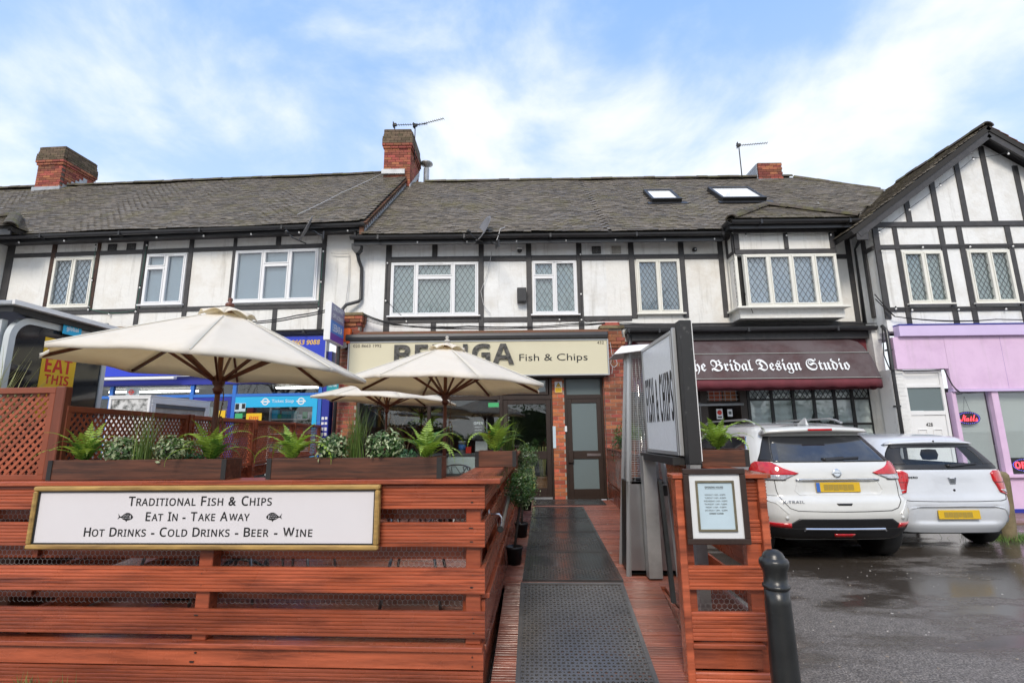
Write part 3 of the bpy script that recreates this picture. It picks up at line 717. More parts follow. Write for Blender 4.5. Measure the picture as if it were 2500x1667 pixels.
def velux(parent, x0, x1, t0, t1, O, V, name='roof_window'):
    """skylight lying in a slope (U = +x)"""
    U = Vector((1, 0, 0)); V = Vector(V); Nn = U.cross(V); O = Vector(O)
    R3 = Matrix((U, V, Nn)).transposed().to_4x4()
    w, h = x1 - x0, t1 - t0
    b = B(); f = 0.075
    b.box(0, w, 0, f, 0, 0.14); b.box(0, w, h - f, h, 0, 0.13); b.box(0, f, f, h - f, 0, 0.125); b.box(w - f, w, f, h - f, 0, 0.125)
    o = b.build(name, M['carblack'], parent, bevel=0.008)
    o.matrix_basis = Matrix.Translation(O + U * x0 + V * t0) @ R3
    B().box(f, w - f, f, h - f, 0.095, 0.10).build('pane', M['skyglass'], o)
    q = B(); q.box(-0.12, w + 0.12, -0.16, 0.0, 0.035, 0.055); q.build('apron', M['carblack'], o)
    return o
M['sealgrey'] = mat('mottled_dark_letter', (0.10, 0.095, 0.085), 0.35, var=0.6, vscale=14, dark=(0.012, 0.012, 0.012), dscale=16, damt=0.9, dlo=0.44)
M['skyglass'] = mat('skylight_glass', (0.80, 0.82, 0.83), 0.06, spec=0.8)
def string_lights(parent, label, pts, m=None, sag=0.02, bulbs=None):
    """festoon: cable and white bulbs, a thing of its own"""
    t = thing('string_light', label, 'string lights', pts[0], group='festoon lights on the upper fronts')
    o = Vector(pts[0]); P = []
    for i in range(len(pts) - 1):
        a, b_ = Vector(pts[i]) - o, Vector(pts[i + 1]) - o
        for k in range(6): q = a.lerp(b_, k / 6); q.z -= sag * 4 * (k / 6) * (1 - k / 6); P.append(q)
    P.append(Vector(pts[-1]) - o)
    B().tube(P, 0.005, 4).build('cable', m or M['cable'], t)
    bm_ = B().lathe([(0.0, -0.056), (0.013, -0.053), (0.019, -0.038), (0.015, -0.02), (0.010, -0.01)], 8).mesh('bulb', M['bulb'])
    hm = B().lathe([(0.014, -0.02), (0.014, 0.02), (0.0, 0.022)], 6).mesh('lamp_holder', M['cable'])
    for q in (bulbs or pts):
        link('bulb', bm_, t, Vector(q) - o); link('lamp_holder', hm, t, Vector(q) - o)
    return t
def dish_thing(label, loc, rz, r, arm):
    t = thing('satellite_dish', label, 'satellite dish', loc, rz)
    b = B(); b.smooth = True; n = 20; prof = [(r * k / 6, 0.16 * r * (k / 6) ** 2) for k in range(7)]
    vs = []; fs = []
    for k, (q, d) in enumerate(prof):
        for j in range(n): a = 2 * pi * j / n; vs.append((q * cos(a) * 0.92, d * -1, q * sin(a) * 1.05))
    off = len(vs); vs += [(x, y + 0.008, z) for x, y, z in vs]
    for k in range(6):
        for j in range(n):
            a, c = k * n + j, k * n + (j + 1) % n; fs += [(a, c, c + n, a + n), (off + a, off + a + n, off + c + n, off + c)]
    for j in range(n): a, c = 6 * n + j, 6 * n + (j + 1) % n; fs.append((a, c, off + c, off + a))
    b.add(vs, fs); b.build('reflector', M['dish'], t, (0, 0, 0), (radians(-22), 0, 0))
    B().tube([(0, 0.0, -r), (0, -r * 0.9, -r * 0.75), (0, -r * 1.25, -r * 0.45)], 0.012, 6).build('feed_arm', M['black'], t)
    B().lathe([(0.0, -0.05), (0.03, -0.05), (0.034, 0.03), (0.0, 0.04)], 10).build('receiver', M['plastic'], t, (0, -r * 1.28, -r * 0.42), (radians(60), 0, 0))
    B().tube([Vector(p) for p in arm], 0.019, 8).build('bracket', M['black'], t)
    e = Vector(arm[-1]); B().box(e.x - 0.06, e.x + 0.06, e.y - 0.012, e.y + 0.012, e.z - 0.08, e.z + 0.08).build('wall_plate', M['black'], t)
    return t
def aerial(label, loc, h, boom, rz, n=14, el=0.06):
    t = thing('television_aerial', label, 'aerial', loc, rz, 'television aerials on the chimneys')
    B().tube([(0, 0, 0), (0, 0, h)], 0.016, 6).build('mast', M['cable'], t)
    bo = B().tube([(-0.08, 0, h - 0.03), (boom, 0, h - 0.03)], 0.010, 5).build('boom', M['cable'], t)
    el_m = B().tube([(0, -el, 0), (0, el, 0)], 0.006, 4).mesh('element', M['cable'])
    for i in range(n): link('element', el_m, bo, (boom * (0.06 + 0.93 * i / (n - 1)), 0, h - 0.03), (0, 0, 0))
    B().box(-0.05, -0.03, -el * 0.9, el * 0.9, h - 0.10, h + 0.06).build('reflector', M['cable'], t)
    B().box(-0.03, 0.05, -0.03, 0.03, h - 0.06, h + 0.02).build('clamp', M['cable'], t)
    return t
# ------------------------------------------------------------------ off-licence building (left)
AL = radians(-3.3)
OL = thing('terrace_building', 'off-white terrace house with black timbers and mossy grey roof above the blue off-licence', 'building', (-3.3, 10.35, 0), AL)
WB = {'w1': (-7.13, -6.15, 4.47, 5.63), 'w2': (-4.92, -3.98, 4.47, 5.65), 'w3': (-2.85, -0.95, 4.47, 5.66)}
wall_holes(OL, -15, 0.0, 3.66, 6.0, list(WB.values()), M['stucco2'])
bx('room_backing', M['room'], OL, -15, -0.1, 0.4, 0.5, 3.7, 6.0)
window(OL, *WB['w1'], [(0.5, None), (0.5, None)], M['cream'], M['blind_b'])
window(OL, *WB['w2'], [(0.5, 0.27), (0.5, None)], M['upvc'], M['blind_b'], leaded=False, vent=True)
window(OL, *WB['w3'], [(0.345, None), (0.315, 0.29), (0.34, None)], M['upvc'], M['blind_b'], leaded=False, vent=True)
for x0, x1, z0, z1, m in ((-0.89, -0.79, 3.75, 6.0, 0), (-2.93, -2.855, 4.4, 6.0, 0), (-3.96, -3.86, 3.75, 6.0, 0), (-5.05, -4.95, 3.75, 6.0, 0), (-6.145, -6.07, 4.4, 6.0, 1), (-7.24, -7.135, 4.4, 6.0, 1),
                          (-8.33, -8.16, 3.75, 6.0, 0), (-1.95, -1.84, 5.775, 6.0, 0), (-1.9, -1.8, 3.75, 4.295, 0), (-9.4, -9.3, 3.75, 6.0, 0)):
    timber(OL, x0, x1, z0, z1, m=M['timber_brown'] if m else None)
for x0, x1, z0, z1 in ((-2.855, -0.892, 5.675, 5.77), (-3.86, -2.932, 5.675, 5.77), (-4.948, -3.962, 5.675, 5.77), (-6.068, -5.052, 5.675, 5.77), (-7.133, -6.147, 5.675, 5.77), (-8.158, -7.242, 5.675, 5.77),
                       (-3.858, -0.892, 4.3, 4.40), (-4.948, -3.962, 4.3, 4.40), (-8.158, -5.052, 4.295, 4.395)):
    timber(OL, x0, x1, z0, z1)
for x0 in (-5.9, -5.45): vent(OL, x0, x0 + 0.21, 5.77, 5.93, M['timber'])
sl = 4.80
roof_slope(OL, (0, -0.42, 6.05), (1, 0, 0), Vector((0, 3.62, 3.17)).normalized(), sl, lambda t: -15, lambda t: 0.17, M['tile'], seed=2)
ridge_run(OL, (-14.9, 3.2, 9.27), (0.10, 3.2, 9.23), M['ridge'], step=0.31)
bx('fascia_board', M['black'], OL, -15, 0.17, -0.34, -0.30, 5.90, 6.04)
bx('soffit', M['timber'], OL, -15, 0.0, -0.30, 0.0, 5.965, 6.0)
gutter(OL, -15, 0.22, -0.415, 6.02)
# verge step between the two roofs, with lead soakers
B().prism([(-0.35, 5.70), (3.2, 8.82), (3.2, 9.2), (-0.40, 6.03)], 'x', 0.08, 0.17).build('verge_wall', M['verge'], OL)
b = B()
for i in range(30):
    t = 0.02 + i * 0.158; y = -0.36 + t * 0.752; z = 5.72 + t * 0.66
    b.box(0.172, 0.19, y, y + 0.13, z + 0.10, z + 0.25)
b.build('lead_soaker', M['lead'], OL, kind='stuff')
for i in range(28):
    t = 0.02 + i * 0.17; y = -0.40 + t * 0.752; z = 6.03 + t * 0.66
    o = link('verge_tile', tile_mesh(i % 4, M['verge']), OL, (0.14, y, z - 0.02)); o.rotation_euler = (radians(41), 0, 0)
hip_bay_roof(OL, -9.95, -7.48, -0.75, 6.10, (-8.72, 0.35, 6.86), 0.6, M['tile'], 60, 5)
bx('bay', M['stucco2'], OL, -9.7, -8.36, -0.45, 0.0, 3.9, 6.0); timber(OL, -8.46, -8.36, 3.9, 6.0, y=-0.45); bx('bay_fascia', M['black'], OL, -9.95, -7.5, -0.72, -0.69, 5.93, 6.08)
ch = chimney(OL, -11.35, -10.55, 2.90, 3.95, 8.8, 10.42, 0.6, right=True)
bx('flashing', M['lead'], ch, -11.40, -10.50, 2.855, 2.89, 8.92, 9.09)
b = B()
for i in range(7): b.box(-10.545, -10.53, 2.86 + i * .12, 2.99 + i * .12, 8.86 + i * .105, 9.12 + i * .105)
b.build('flashing', M['lead'], ch)
# projecting lead-covered ledge over the shop and its litter of slipped tiles
bx('ledge', M['lead'], OL, -9.0, -0.45, -0.32, 0.0, 3.70, 3.76)
gutter(OL, -8.9, -0.5, -0.36, 3.74, 0.055)
b = B()
for i in range(26):
    b.obox((random.uniform(-6.1, -5.0), -0.15 + random.uniform(-.08, .1), 3.79 + random.uniform(0, .10)), (random.uniform(.05, .12), 0, random.uniform(-.04, .05)), (0, .08, .02), (0, -0.002, .009))
b.build('loose_tile', M['verge'], OL, kind='stuff')
bx('broken_board', mat('old_board', (0.25, 0.15, 0.07), 0.8, var=0.3), OL, -5.75, -4.95, -0.28, -0.2, 3.86, 3.93)
bx('lead_flap', M['lead'], OL, -5.72, -5.35, -0.33, -0.29, 3.80, 4.0)
bx('neighbour_front', M['brownjoin'], OL, -15, -8.96, -0.1, 0.2, 0.0, 3.66)
# shopfront
SF = -0.15
bx('upper_board', M['navy'], OL, -8.9, -0.6, SF - 0.05, 0.0, 2.66, 2.84)
bx('shop_pilaster', M['navy'], OL, -0.58, -0.43, SF - 0.08, 0.0, 0.0, 3.3)
f = B()
for x in (-8.9, -5.2, -3.42, -2.5, -0.66): f.box(x - 0.04, x + 0.04, SF - 0.02, SF + 0.05, 0.3, 2.655)
for x0, x1 in ((-8.86, -5.24), (-5.16, -3.46), (-3.38, -2.54), (-2.46, -0.70)):
    f.box(x0, x1, SF - 0.016, SF + 0.045, 2.395, 2.455)
    if x0 != -3.38: f.box(x0, x1, SF - 0.016, SF + 0.045, 0.3, 0.75)
shf = f.build('shopfront_frame', M['midblue'], OL, bevel=0.004)
for x0, x1 in ((-8.86, -5.24), (-5.16, -3.46), (-2.46, -0.70)):
    bx('pane', M['shopglass'], shf, x0, x1, SF + 0.01, SF + 0.016, 0.75, 2.395); bx('pane', M['shopglass'], shf, x0, x1, SF + 0.01, SF + 0.016, 2.455, 2.655)
d = B().frame(-3.37, -2.55, 0.12, 2.39, 0.07, SF - 0.01, SF + 0.03); d.box(-3.3, -2.62, SF - 0.008, SF + 0.028, 1.0, 1.12); d = d.build('shop_door', M['navy'], OL)
bx('pane', M['shopglass'], d, -3.3, -2.62, SF + 0.008, SF + 0.014, 0.19, 2.32); bx('notice', M['yellow'], d, -2.80, -2.66, SF - 0.0, SF + 0.004, 1.94, 2.12)
bx('pane', M['shopglass'], shf, -3.38, -2.54, SF + 0.01, SF + 0.016, 2.455, 2.655)
# shop room
r = B(); r.box(-8.9, -0.5, 3.6, 3.7, 0.1, 2.8); r.box(-8.95, -8.88, 0.0, 3.6, 0.1, 2.8); r.box(-0.5, -0.43, 0.0, 3.6, 0.1, 2.8); r.box(-8.9, -0.5, 0.0, 3.6, 2.75, 2.82); r.box(-8.9, -0.5, SF, 3.6, 0.05, 0.12)
r.build('shop_room', M['shopwall'], OL)
sg = B()
for z in (1.25, 1.62, 1.93): sg.box(-2.0, -0.85, 0.35, 0.65, z, z + 0.02)
for x in (-2.0, -0.87): sg.box(x, x + 0.03, 0.35, 0.40, 0.4, 2.2)
sg = sg.build('shop_shelf', M['whitepaint'], OL)
pc = [M['paper'], M['teal'], M['yellow'], M['red'], M['green'], M['cyan'], M['paperblue'], M['lebara'], M['purple']]
for z in (1.27, 1.64, 1.95):
    x = -1.97
    while x < -0.95:
        w, h = random.uniform(.05, .13), random.uniform(.09, .2)
        bx('packet', random.choice(pc), sg, x, x + w, 0.40, 0.5, z, z + h); x += w + 0.012
sg2 = B()
for z in (0.9, 1.3, 1.7, 2.1): sg2.box(-8.2, -3.6, 2.6, 3.0, z, z + 0.02)
sg2 = sg2.build('shop_shelf', M['whitepaint'], OL)
for z in (1.32, 1.72, 2.12):
    x = -6.6
    while x < -3.7:
        w, h = random.uniform(.08, .2), random.uniform(.12, .27); bx('packet', random.choice(pc), sg2, x, x + w, 2.6, 2.75, z, z + h); x += w + 0.02
tl = bx('shop_light', M['tubelight'], OL, -2.2, -1.2, 0.9, 1.0, 2.66, 2.70); bx('shop_light', M['tubelight'], OL, -6.6, -4.4, 1.3, 1.4, 2.66, 2.70)
# window vinyls
v = bx('ticket_strip', M['cyan'], OL, -2.455, -0.705, SF - 0.022, SF - 0.017, 2.17, 2.39)
text('Ticket Stop', 'lettering', M['paper'], v, 0.47, 0.085, (-1.44, SF - 0.0225, 2.285), depth=0.001)
def roundel(par, x, z, r, m):
    q = B(); n = 24
    for i in range(n):
        a, c = 2 * pi * i / n, 2 * pi * (i + 1) / n
        q.add([(x + r * cos(a), 0, z + r * sin(a)), (x + r * cos(c), 0, z + r * sin(c)), (x + r * .68 * cos(c), 0, z + r * .68 * sin(c)), (x + r * .68 * cos(a), 0, z + r * .68 * sin(a))], [(0, 1, 2, 3)])
    q.box(x - r * 1.3, x + r * 1.3, -0.0005, 0.0005, z - r * .2, z + r * .2)
    return q.build('roundel', m, par, (0, SF - 0.0235, 0))
roundel(v, -1.81, 2.285, 0.075, M['paper']); roundel(v, -1.05, 2.285, 0.075, M['paper'])
v2 = bx('window_side_vinyl', M['cyan'], OL, -0.80, -0.705, SF - 0.022, SF - 0.017, 0.76, 2.168)
v3 = bx('dhl_notice', M['yellow'], OL, -2.19, -1.86, SF - 0.028, SF - 0.023, 1.83, 2.05)
v3.name = 'parcel_notice'
text(script('DHL', 0x1D63C, 0x1D656), 'lettering', M['red'], v3, 0.22, 0.06, (-2.02, SF - 0.0285, 1.96), depth=0.001)
v4 = bx('card_notice', M['paperblue'], OL, -2.45, -2.22, SF - 0.028, SF - 0.023, 2.09, 2.26); bx('card_print', M['carblack'], v4, -2.44, -2.36, SF - 0.0295, SF - 0.0285, 2.13, 2.25); bx('card_print', M['carblack'], v4, -2.30, -2.23, SF - 0.0295, SF - 0.0285, 2.15, 2.25)
bx('green_notice', M['green'], OL, -2.43, -2.27, SF - 0.028, SF - 0.023, 1.95, 2.05)
rd = bx('travel_notice', M['paper'], OL, -4.9, -4.6, SF + 0.02, SF + 0.024, 2.46, 2.62)
roundel(rd, -4.75, 2.53, 0.055, M['red'])
q = B()
for i in range(16): q.box(-0.57 + (i % 2) * 0.07, -0.52 + (i % 2) * 0.07, SF - 0.0835, SF - 0.081, 1.15 + (i // 2) * 0.105 + random.uniform(0, .02), 1.22 + (i // 2) * 0.105)
q.build('sticker', M['paper'], OL, kind='stuff')
# brick pier beside the chip shop
pr_ = bx('party_pier', M['mortar'], OL, -0.36, 0.12, -0.19, 0.0, 0.0, 4.05)
brick_face(pr_, (-0.36, -0.19, 0), 0, 0.48, 0.0, 3.83, M['brick']); brick_face(pr_, (0.12, -0.085, 0), pi / 2, 0.09, 3.0, 3.83, M['brick'])
for k in range(3): brick_face(pr_, (-0.36 - 0.03 * min(k + 1, 2), -0.19 - 0.03 * min(k + 1, 2), 0), 0, 0.48 + 0.06 * min(k + 1, 2), 3.83 + .075 * k, 3.905 + .075 * k, M['brick'], shift=k); brick_face(pr_, (0.12 + 0.03 * min(k + 1, 2), -0.11, 0), pi / 2, 0.11, 3.83 + .075 * k, 3.905 + .075 * k, M['brick'])
bx('cap_stone', M['concrete'], pr_, -0.44, 0.2, -0.28, 0.0, 4.055, 4.11)
# fascia sign
FS = thing('fascia_sign', 'royal blue off-licence sign board with a yellow phone number, partly hidden by the large parasol', 'shop sign', (-3.3, 10.35, 0), AL)
bx('board', M['blue'], FS, -8.8, -0.55, -0.30, -0.18, 2.85, 3.62)
bx('edge_trim', M['alu'], FS, -0.548, -0.52, -0.31, -0.17, 2.84, 3.63)
text(bold('020 8663 9088'), 'lettering', M['yellow'], FS, 0.86, 0.10, (-1.10, -0.301, 3.49), depth=0.002, shear=0.15)
for x0, x1 in ((-5.45, -3.66), (-2.4, -0.75)):
    o = tag(bx('strip_light', M['whitepaint'], None, x0, x1, -0.42, -0.32, 2.76, 2.82, bevel=0.01), ('white strip light below the blue sign board beside the bus shelter' if x0 < -4 else 'white strip light below the blue sign board above the ticket window'), 'strip light', 'strip lights under the blue sign')
    o.location = (-3.3, 10.35, 0); o.rotation_euler = (0, 0, AL)
# projecting signs and boxes by the party pier
PS = thing('projecting_sign', 'grey and blue projecting sign with white lettering hanging by the brick pier', 'sign', (-3.50, 9.55, 3.72))
bx('case', M['whitepaint'], PS, -0.07, 0.055, -0.37, 0.37, -0.36, 0.38, bevel=0.006)
bx('grey_panel', M['greyblue'], PS, 0.056, 0.060, -0.36, 0.36, 0.04, 0.37); bx('blue_panel', M['lebara'], PS, 0.056, 0.060, -0.36, 0.36, -0.21, 0.04); bx('purple_panel', M['purple'], PS, 0.056, 0.060, -0.36, 0.36, -0.35, -0.21)
RX = (pi / 2, 0, pi / 2)
for s, z, w, h in (('LINKSWAY', .29, .56, .085), ('OFF LICENCE', .14, .58, .085), ('LEBARA', -.09, .52, .14)):
    text(s, 'lettering', M['paper'], PS, w, h, (0.0605, 0.0, z), RX, depth=0.002)
B().tube([(0.0, 0.37, 0.2), (0.0, 0.85, 0.2)], 0.02, 6).build('bracket', M['black'], PS)
TB = thing('projecting_sign', 'small teal tobacco sign hanging on the blue pilaster', 'sign', (-3.56, 9.93, 2.58))
bx('case', M['whitepaint'], TB, -0.03, 0.02, -0.13, 0.13, -0.16, 0.2, bevel=0.004); bx('face', M['teal'], TB, -0.115, 0.115, -0.145, -0.132, -0.155, 0.195); 
text(bold('TOBACCO'), 'lettering', M['paper'], TB, .18, .05, (0, -0.1455, 0.07), depth=0.001); text('SOLD HERE', 'lettering', M['paper'], TB, .17, .045, (0, -0.1455, -0.03), depth=0.001)
OB = tag(B().box(-0.08, 0.08, -0.06, 0.06, -0.16, 0.16).build('alarm_box', M['orange'], None, (-3.42, 10.06, 3.60), bevel=0.012), 'orange alarm box on the brick pier beside the cream fascia', 'alarm box')
FL = thing('security_light', 'small grey floodlight under the orange alarm box', 'light', (-3.46, 10.0, 3.40)); B().obox((0, 0, 0), (0.06, 0, 0.02), (0, 0.045, 0.02), (-0.015, -0.02, 0.05)).build('lamp_head', M['galv'], FL, bevel=0.008); B().tube([(0, 0.02, -0.03), (0.02, 0.1, -0.06), (0.02, 0.2, -0.02)], 0.02, 6).build('arm', M['black'], FL)

# ------------------------------------------------------------------ chip shop building (centre)
CH = thing('terrace_building', 'white terrace house with black timbers and brick chimney above the cream chip shop sign', 'building', (0, 10.35, 0))
WC = {'a': (-2.62, -0.72, 4.08, 5.28), 'b': (0.46, 1.42, 4.08, 5.285)}
wall_holes(CH, -3.3, 2.07, 3.4, 5.75, list(WC.values()), M['stucco'])
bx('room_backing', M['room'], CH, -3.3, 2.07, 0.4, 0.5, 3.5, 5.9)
window(CH, *WC['a'], [(0.29, None), (0.42, 0.28), (0.29, None)], M['upvc'], M['curtain_g'], vent=True)
window(CH, *WC['b'], [(0.5, 0.30), (0.5, None)], M['upvc'], M['curtain_g'], vent=True)
for x0, x1, z0, z1 in ((-2.75, -2.625, 3.66, 5.72), (-0.71, -0.60, 3.66, 5.72), (0.33, 0.445, 3.66, 5.72), (1.435, 1.55, 3.66, 5.72), (-1.735, -1.62, 5.42, 5.72), (-1.735, -1.625, 3.66, 3.925)):
    timber(CH, x0, x1, z0, z1)
for x0, x1 in ((-2.623, -0.712), (-0.598, 0.328), (0.447, 1.433), (1.552, 2.07)):
    timber(CH, x0, x1, 5.295, 5.415); timber(CH, x0, x1, 3.93, 4.035)
vent(CH, 1.78, 1.98, 5.44, 5.61, M['black'])
sv = Vector((0, 3.5, 3.08)).normalized()
roof_slope(CH, (0, -0.40, 5.78), (1, 0, 0), sv, 4.68, lambda t: -3.28, lambda t: 2.075, M['tile'], seed=7)
ridge_run(CH, (-2.5, 3.12, 8.87), (2.35, 3.12, 8.90), M['ridge'], step=0.31)
bx('fascia_board', M['black'], CH, -3.36, 2.07, -0.33, -0.29, 5.58, 5.755); bx('soffit', M['timber'], CH, -3.3, 2.07, -0.29, 0.0, 5.72, 5.75)
gutter(CH, -3.42, 2.07, -0.40, 5.735)
cm = chimney(CH, -3.62, -2.86, 2.66, 3.9, 8.3, 10.30, 0.6, m=M['brick'], right=True)
B().box(-3.66, -3.0, 2.58, 2.655, 8.88, 9.02).build('flashing', M['lead'], cm); B().box(-2.99, -2.83, 2.58, 2.655, 8.28, 8.45).build('flashing', M['lead'], cm)
B().prism([(2.6, 8.38), (3.9, 9.5), (3.9, 9.68), (2.6, 8.55)], 'x', -2.85, -2.835).build('flashing', M['lead'], cm)
fl = B().lathe([(0.09, 0), (0.09, 1.05), (0.075, 1.06)], 12).build('flue', M['lead'], CH, (-2.63, 3.95, 8.75)); B().lathe([(0.03, 1.05), (0.05, 1.10), (0.20, 1.20), (0.19, 1.24), (0.0, 1.30)], 14).build('cowl', M['galv'], fl)
# ledge, awning cassette and fascia returns
bx('ledge', M['verge'], CH, -3.15, 2.0, -0.33, 0.0, 3.63, 3.68)
b = B(); b.prism([(-0.38, 3.50), (-0.385, 3.56), (-0.36, 3.62), (-0.30, 3.64), (-0.2, 3.63), (-0.2, 3.48), (-0.33, 3.475)], 'x', -3.42, 1.97); b.build('awning_cassette', M['black'], CH, bevel=0.004)
# timber shopfront
J = B()
for x in (-3.26, -1.735, -0.24): J.box(x - 0.035, x + 0.035, -0.03, 0.06, 0.28, 2.74)
for a, c in ((-3.225, -1.77), (-1.70, -0.275), (-0.205, 0.82)): J.box(a, c, -0.028, 0.058, 2.27, 2.36)
for a, c in ((-3.225, -1.77), (-1.70, -0.275)): J.box(a, c, -0.028, 0.058, 0.28, 0.62)
J.box(0.785, 0.82, -0.03, 0.06, 0.28, 2.27); J.box(0.76, 0.82, -0.03, 0.06, 2.36, 2.74)
shp = J.build('shopfront_frame', M['brownjoin'], CH, bevel=0.004)
for a, c in ((-3.225, -1.77), (-1.70, -0.275)):
    bx('pane', M['shopglass'], shp, a, c, 0.01, 0.018, 0.62, 2.27); bx('pane', M['shopglass'], shp, a, c, 0.01, 0.018, 2.36, 2.72)
fan = B().frame(-0.18, 0.74, 2.37, 2.72, 0.05, -0.045, 0.02).build('fanlight', M['brownjoin'], CH); bx('pane', M['shopglass'], fan, -0.13, 0.69, 0.0, 0.008, 2.42, 2.67)
def glazed_door(x0, x1, z0, z1, m, g, label=None):
    d = B(); st = 0.095
    d.box(x0, x0 + st, -0.02, 0.03, z0, z1); d.box(x1 - st, x1, -0.02, 0.03, z0, z1); d.box(x0 + st, x1 - st, -0.018, 0.028, z1 - 0.09, z1); d.box(x0 + st, x1 - st, -0.018, 0.028, z0, z0 + 0.17); d.box(x0 + st, x1 - st, -0.018, 0.028, 1.06, 1.22)
    d = d.build('door', m, CH, bevel=0.004)
    bx('pane', g, d, x0 + st, x1 - st, 0.0, 0.008, 1.22, z1 - 0.09); bx('pane', g, d, x0 + st, x1 - st, 0.0, 0.008, z0 + 0.17, 1.06)
    B().frame(x0 + .38, x0 + .66, 1.115, 1.165, 0.008, -0.03, -0.018).build('letter_box', M['steel'], d); bx('letter_flap', M['steel'], d, x0 + .39, x0 + .65, -0.026, -0.019, 1.123, 1.157)
    return d
glazed_door(-0.20, 0.78, 0.32, 2.265, M['brownjoin'], M['shopglass'])
dr2 = B().frame(1.075, 1.875, 0.27, 2.74, 0.045, -0.03, 0.06).build('door_frame', M['brownjoin'], CH); bx('transom', M['brownjoin'], dr2, 1.12, 1.83, -0.028, 0.058, 2.28, 2.36); bx('pane', M['frost'], dr2, 1.12, 1.83, 0.01, 0.018, 2.36, 2.69)
d2 = glazed_door(1.122, 1.828, 0.30, 2.278, M['brownjoin'], M['frost']); bx('lock_box', M['brownjoin'], d2, 1.115, 1.225, -0.06, -0.02, 0.98, 1.23, bevel=0.01)
bx('door_backing', M['room'], CH, 1.08, 1.87, 0.12, 0.2, 0.3, 2.74)
bx('threshold', M['alu'], shp, -0.2, 0.78, -0.07, 0.05, 0.275, 0.318)
p2_ = bx('brick_pier', M['mortar'], CH, 0.825, 1.07, -0.035, 0.2, 0.25, 2.74); brick_face(p2_, (0.825, -0.035, 0), 0, 0.245, 0.27, 2.745, M['brick_clean'])
p3_ = bx('party_pier', M['mortar'], CH, 1.885, 2.30, -0.18, 0.1, 0.0, 3.72); brick_face(p3_, (1.885, -0.18, 0), 0, 0.415, 0.3, 3.225, M['brick']); brick_face(p3_, (1.885, 0.09, 0), -pi / 2, 0.165, 0.3, 2.7, M['brick'])
for k in range(6):
    o = (0.0, 0.03, 0.05, 0.05, 0.02, 0.0)[k]; brick_face(p3_, (1.885 - o, -0.18 - o, 0), 0, 0.415 + 2 * o, 3.225 + .075 * k, 3.3 + .075 * k, M['brick'], shift=k); 
    brick_face(p3_, (2.30 + o, -0.075 - o, 0), pi / 2, 0.16, 3.225 + .075 * k, 3.3 + .075 * k, M['brick'], shift=k)
bx('cap_stone', M['concrete'], p3_, 1.84, 2.35, -0.24, 0.05, 3.72, 3.78); bx('head_of_pier', M['brick'], p3_, 1.92, 2.27, -0.16, 0.05, 3.78, 3.86)
bx('soffit_board', M['brownjoin'], CH, -3.3, 1.9, -0.28, 0.05, 2.70, 2.745)
# chip shop room
r = B(); r.box(-3.3, 1.07, 3.9, 4.0, 0.25, 2.9); r.box(-3.36, -3.3, 0.06, 3.9, 0.25, 2.9); r.box(1.0, 1.06, 0.1, 3.9, 0.25, 2.9); r.box(-3.3, 1.0, 0.06, 3.9, 2.76, 2.86)
r.build('shop_room', M['shopwall'], CH); bx('shop_floor', M['floorwood'], CH, -3.3, 1.0, 0.06, 3.9, 0.2, 0.30)
# smaller fixtures on the front
tag(B().box(-0.1, 0.1, -0.17, 0.0, -0.155, 0.155).build('utility_box', M['black'], None, (0.22, 10.35, 4.49), bevel=0.01), 'black box fixed to the white wall left of the small leaded window', 'box')
sc_ = thing('security_camera', 'white dome camera on the white wall beside the satellite dish', 'camera', (0.19, 10.35, 5.53)); B().lathe([(0.055, 0.0), (0.055, 0.04), (0.045, 0.06)], 12).build('mount', M['whitepaint'], sc_, (0, -0.07, 0)); B().lathe([(0.0, -0.07), (0.035, -0.06), (0.052, -0.02), (0.055, 0.0)], 12).build('dome', M['plastic'], sc_, (0, -0.07, 0)); bx('arm', M['whitepaint'], sc_, -0.02, 0.02, -0.05, 0.0, 0.03, 0.075)
sc2 = thing('security_camera', 'small black camera ball under the eave right of the cream framed window', 'camera', (4.02, 10.35, 5.49)); B().lathe([(0.0, -0.055), (0.05, -0.03), (0.055, 0.0), (0.04, 0.04)], 12).build('ball', M['plastic'], sc2, (0, -0.06, 0)); bx('mount', M['whitepaint'], sc2, -0.05, 0.05, -0.012, 0.0, -0.06, 0.06); B().lathe([(0.0, 0), (0.02, 0.0), (0.02, 0.01)], 8).build('lens', M['lead'], sc2, (0, -0.118, -0.01), (radians(90), 0, 0))
dish_thing('grey satellite dish on the chip shop eave above the leaded windows', (-0.56, 9.93, 5.86), radians(-58), 0.30, [(0, 0.02, 0), (0.0, 0.12, 0.0), (0.04, 0.16, -0.3), (0.34, 0.12, -0.42)])
dish_thing('grey satellite dish on the off-white wall beside the drainpipe', (-4.25, 9.72, 5.80), radians(-58), 0.30, [(0, 0.02, 0), (0.0, 0.14, 0.0), (0.16, 0.22, -0.12), (0.55, 0.22, -0.28)])
aerial('television aerial on the tall mast behind the central chimney', (-3.47, 13.5, 10.2), 0.62, 0.98, radians(-2)); aerial('television aerial strapped to the side of the central chimney', (-2.80, 13.25, 9.4), 1.22, 0.95, radians(-20))
aerial('television aerial on the long mast beside the small right chimney', (6.78, 13.35, 8.7), 1.22, 0.8, radians(-8), 12)
DP = thing('drainpipe', 'black drainpipe with hopper running down between the two houses', 'drainpipe', (-3.32, 10.2, 0))
B().prism([(-0.10, 5.62), (0.10, 5.62), (0.09, 5.50), (0.03, 5.42), (-0.03, 5.42), (-0.09, 5.50)], 'y', -0.16, 0.02).build('hopper', M['black'], DP)
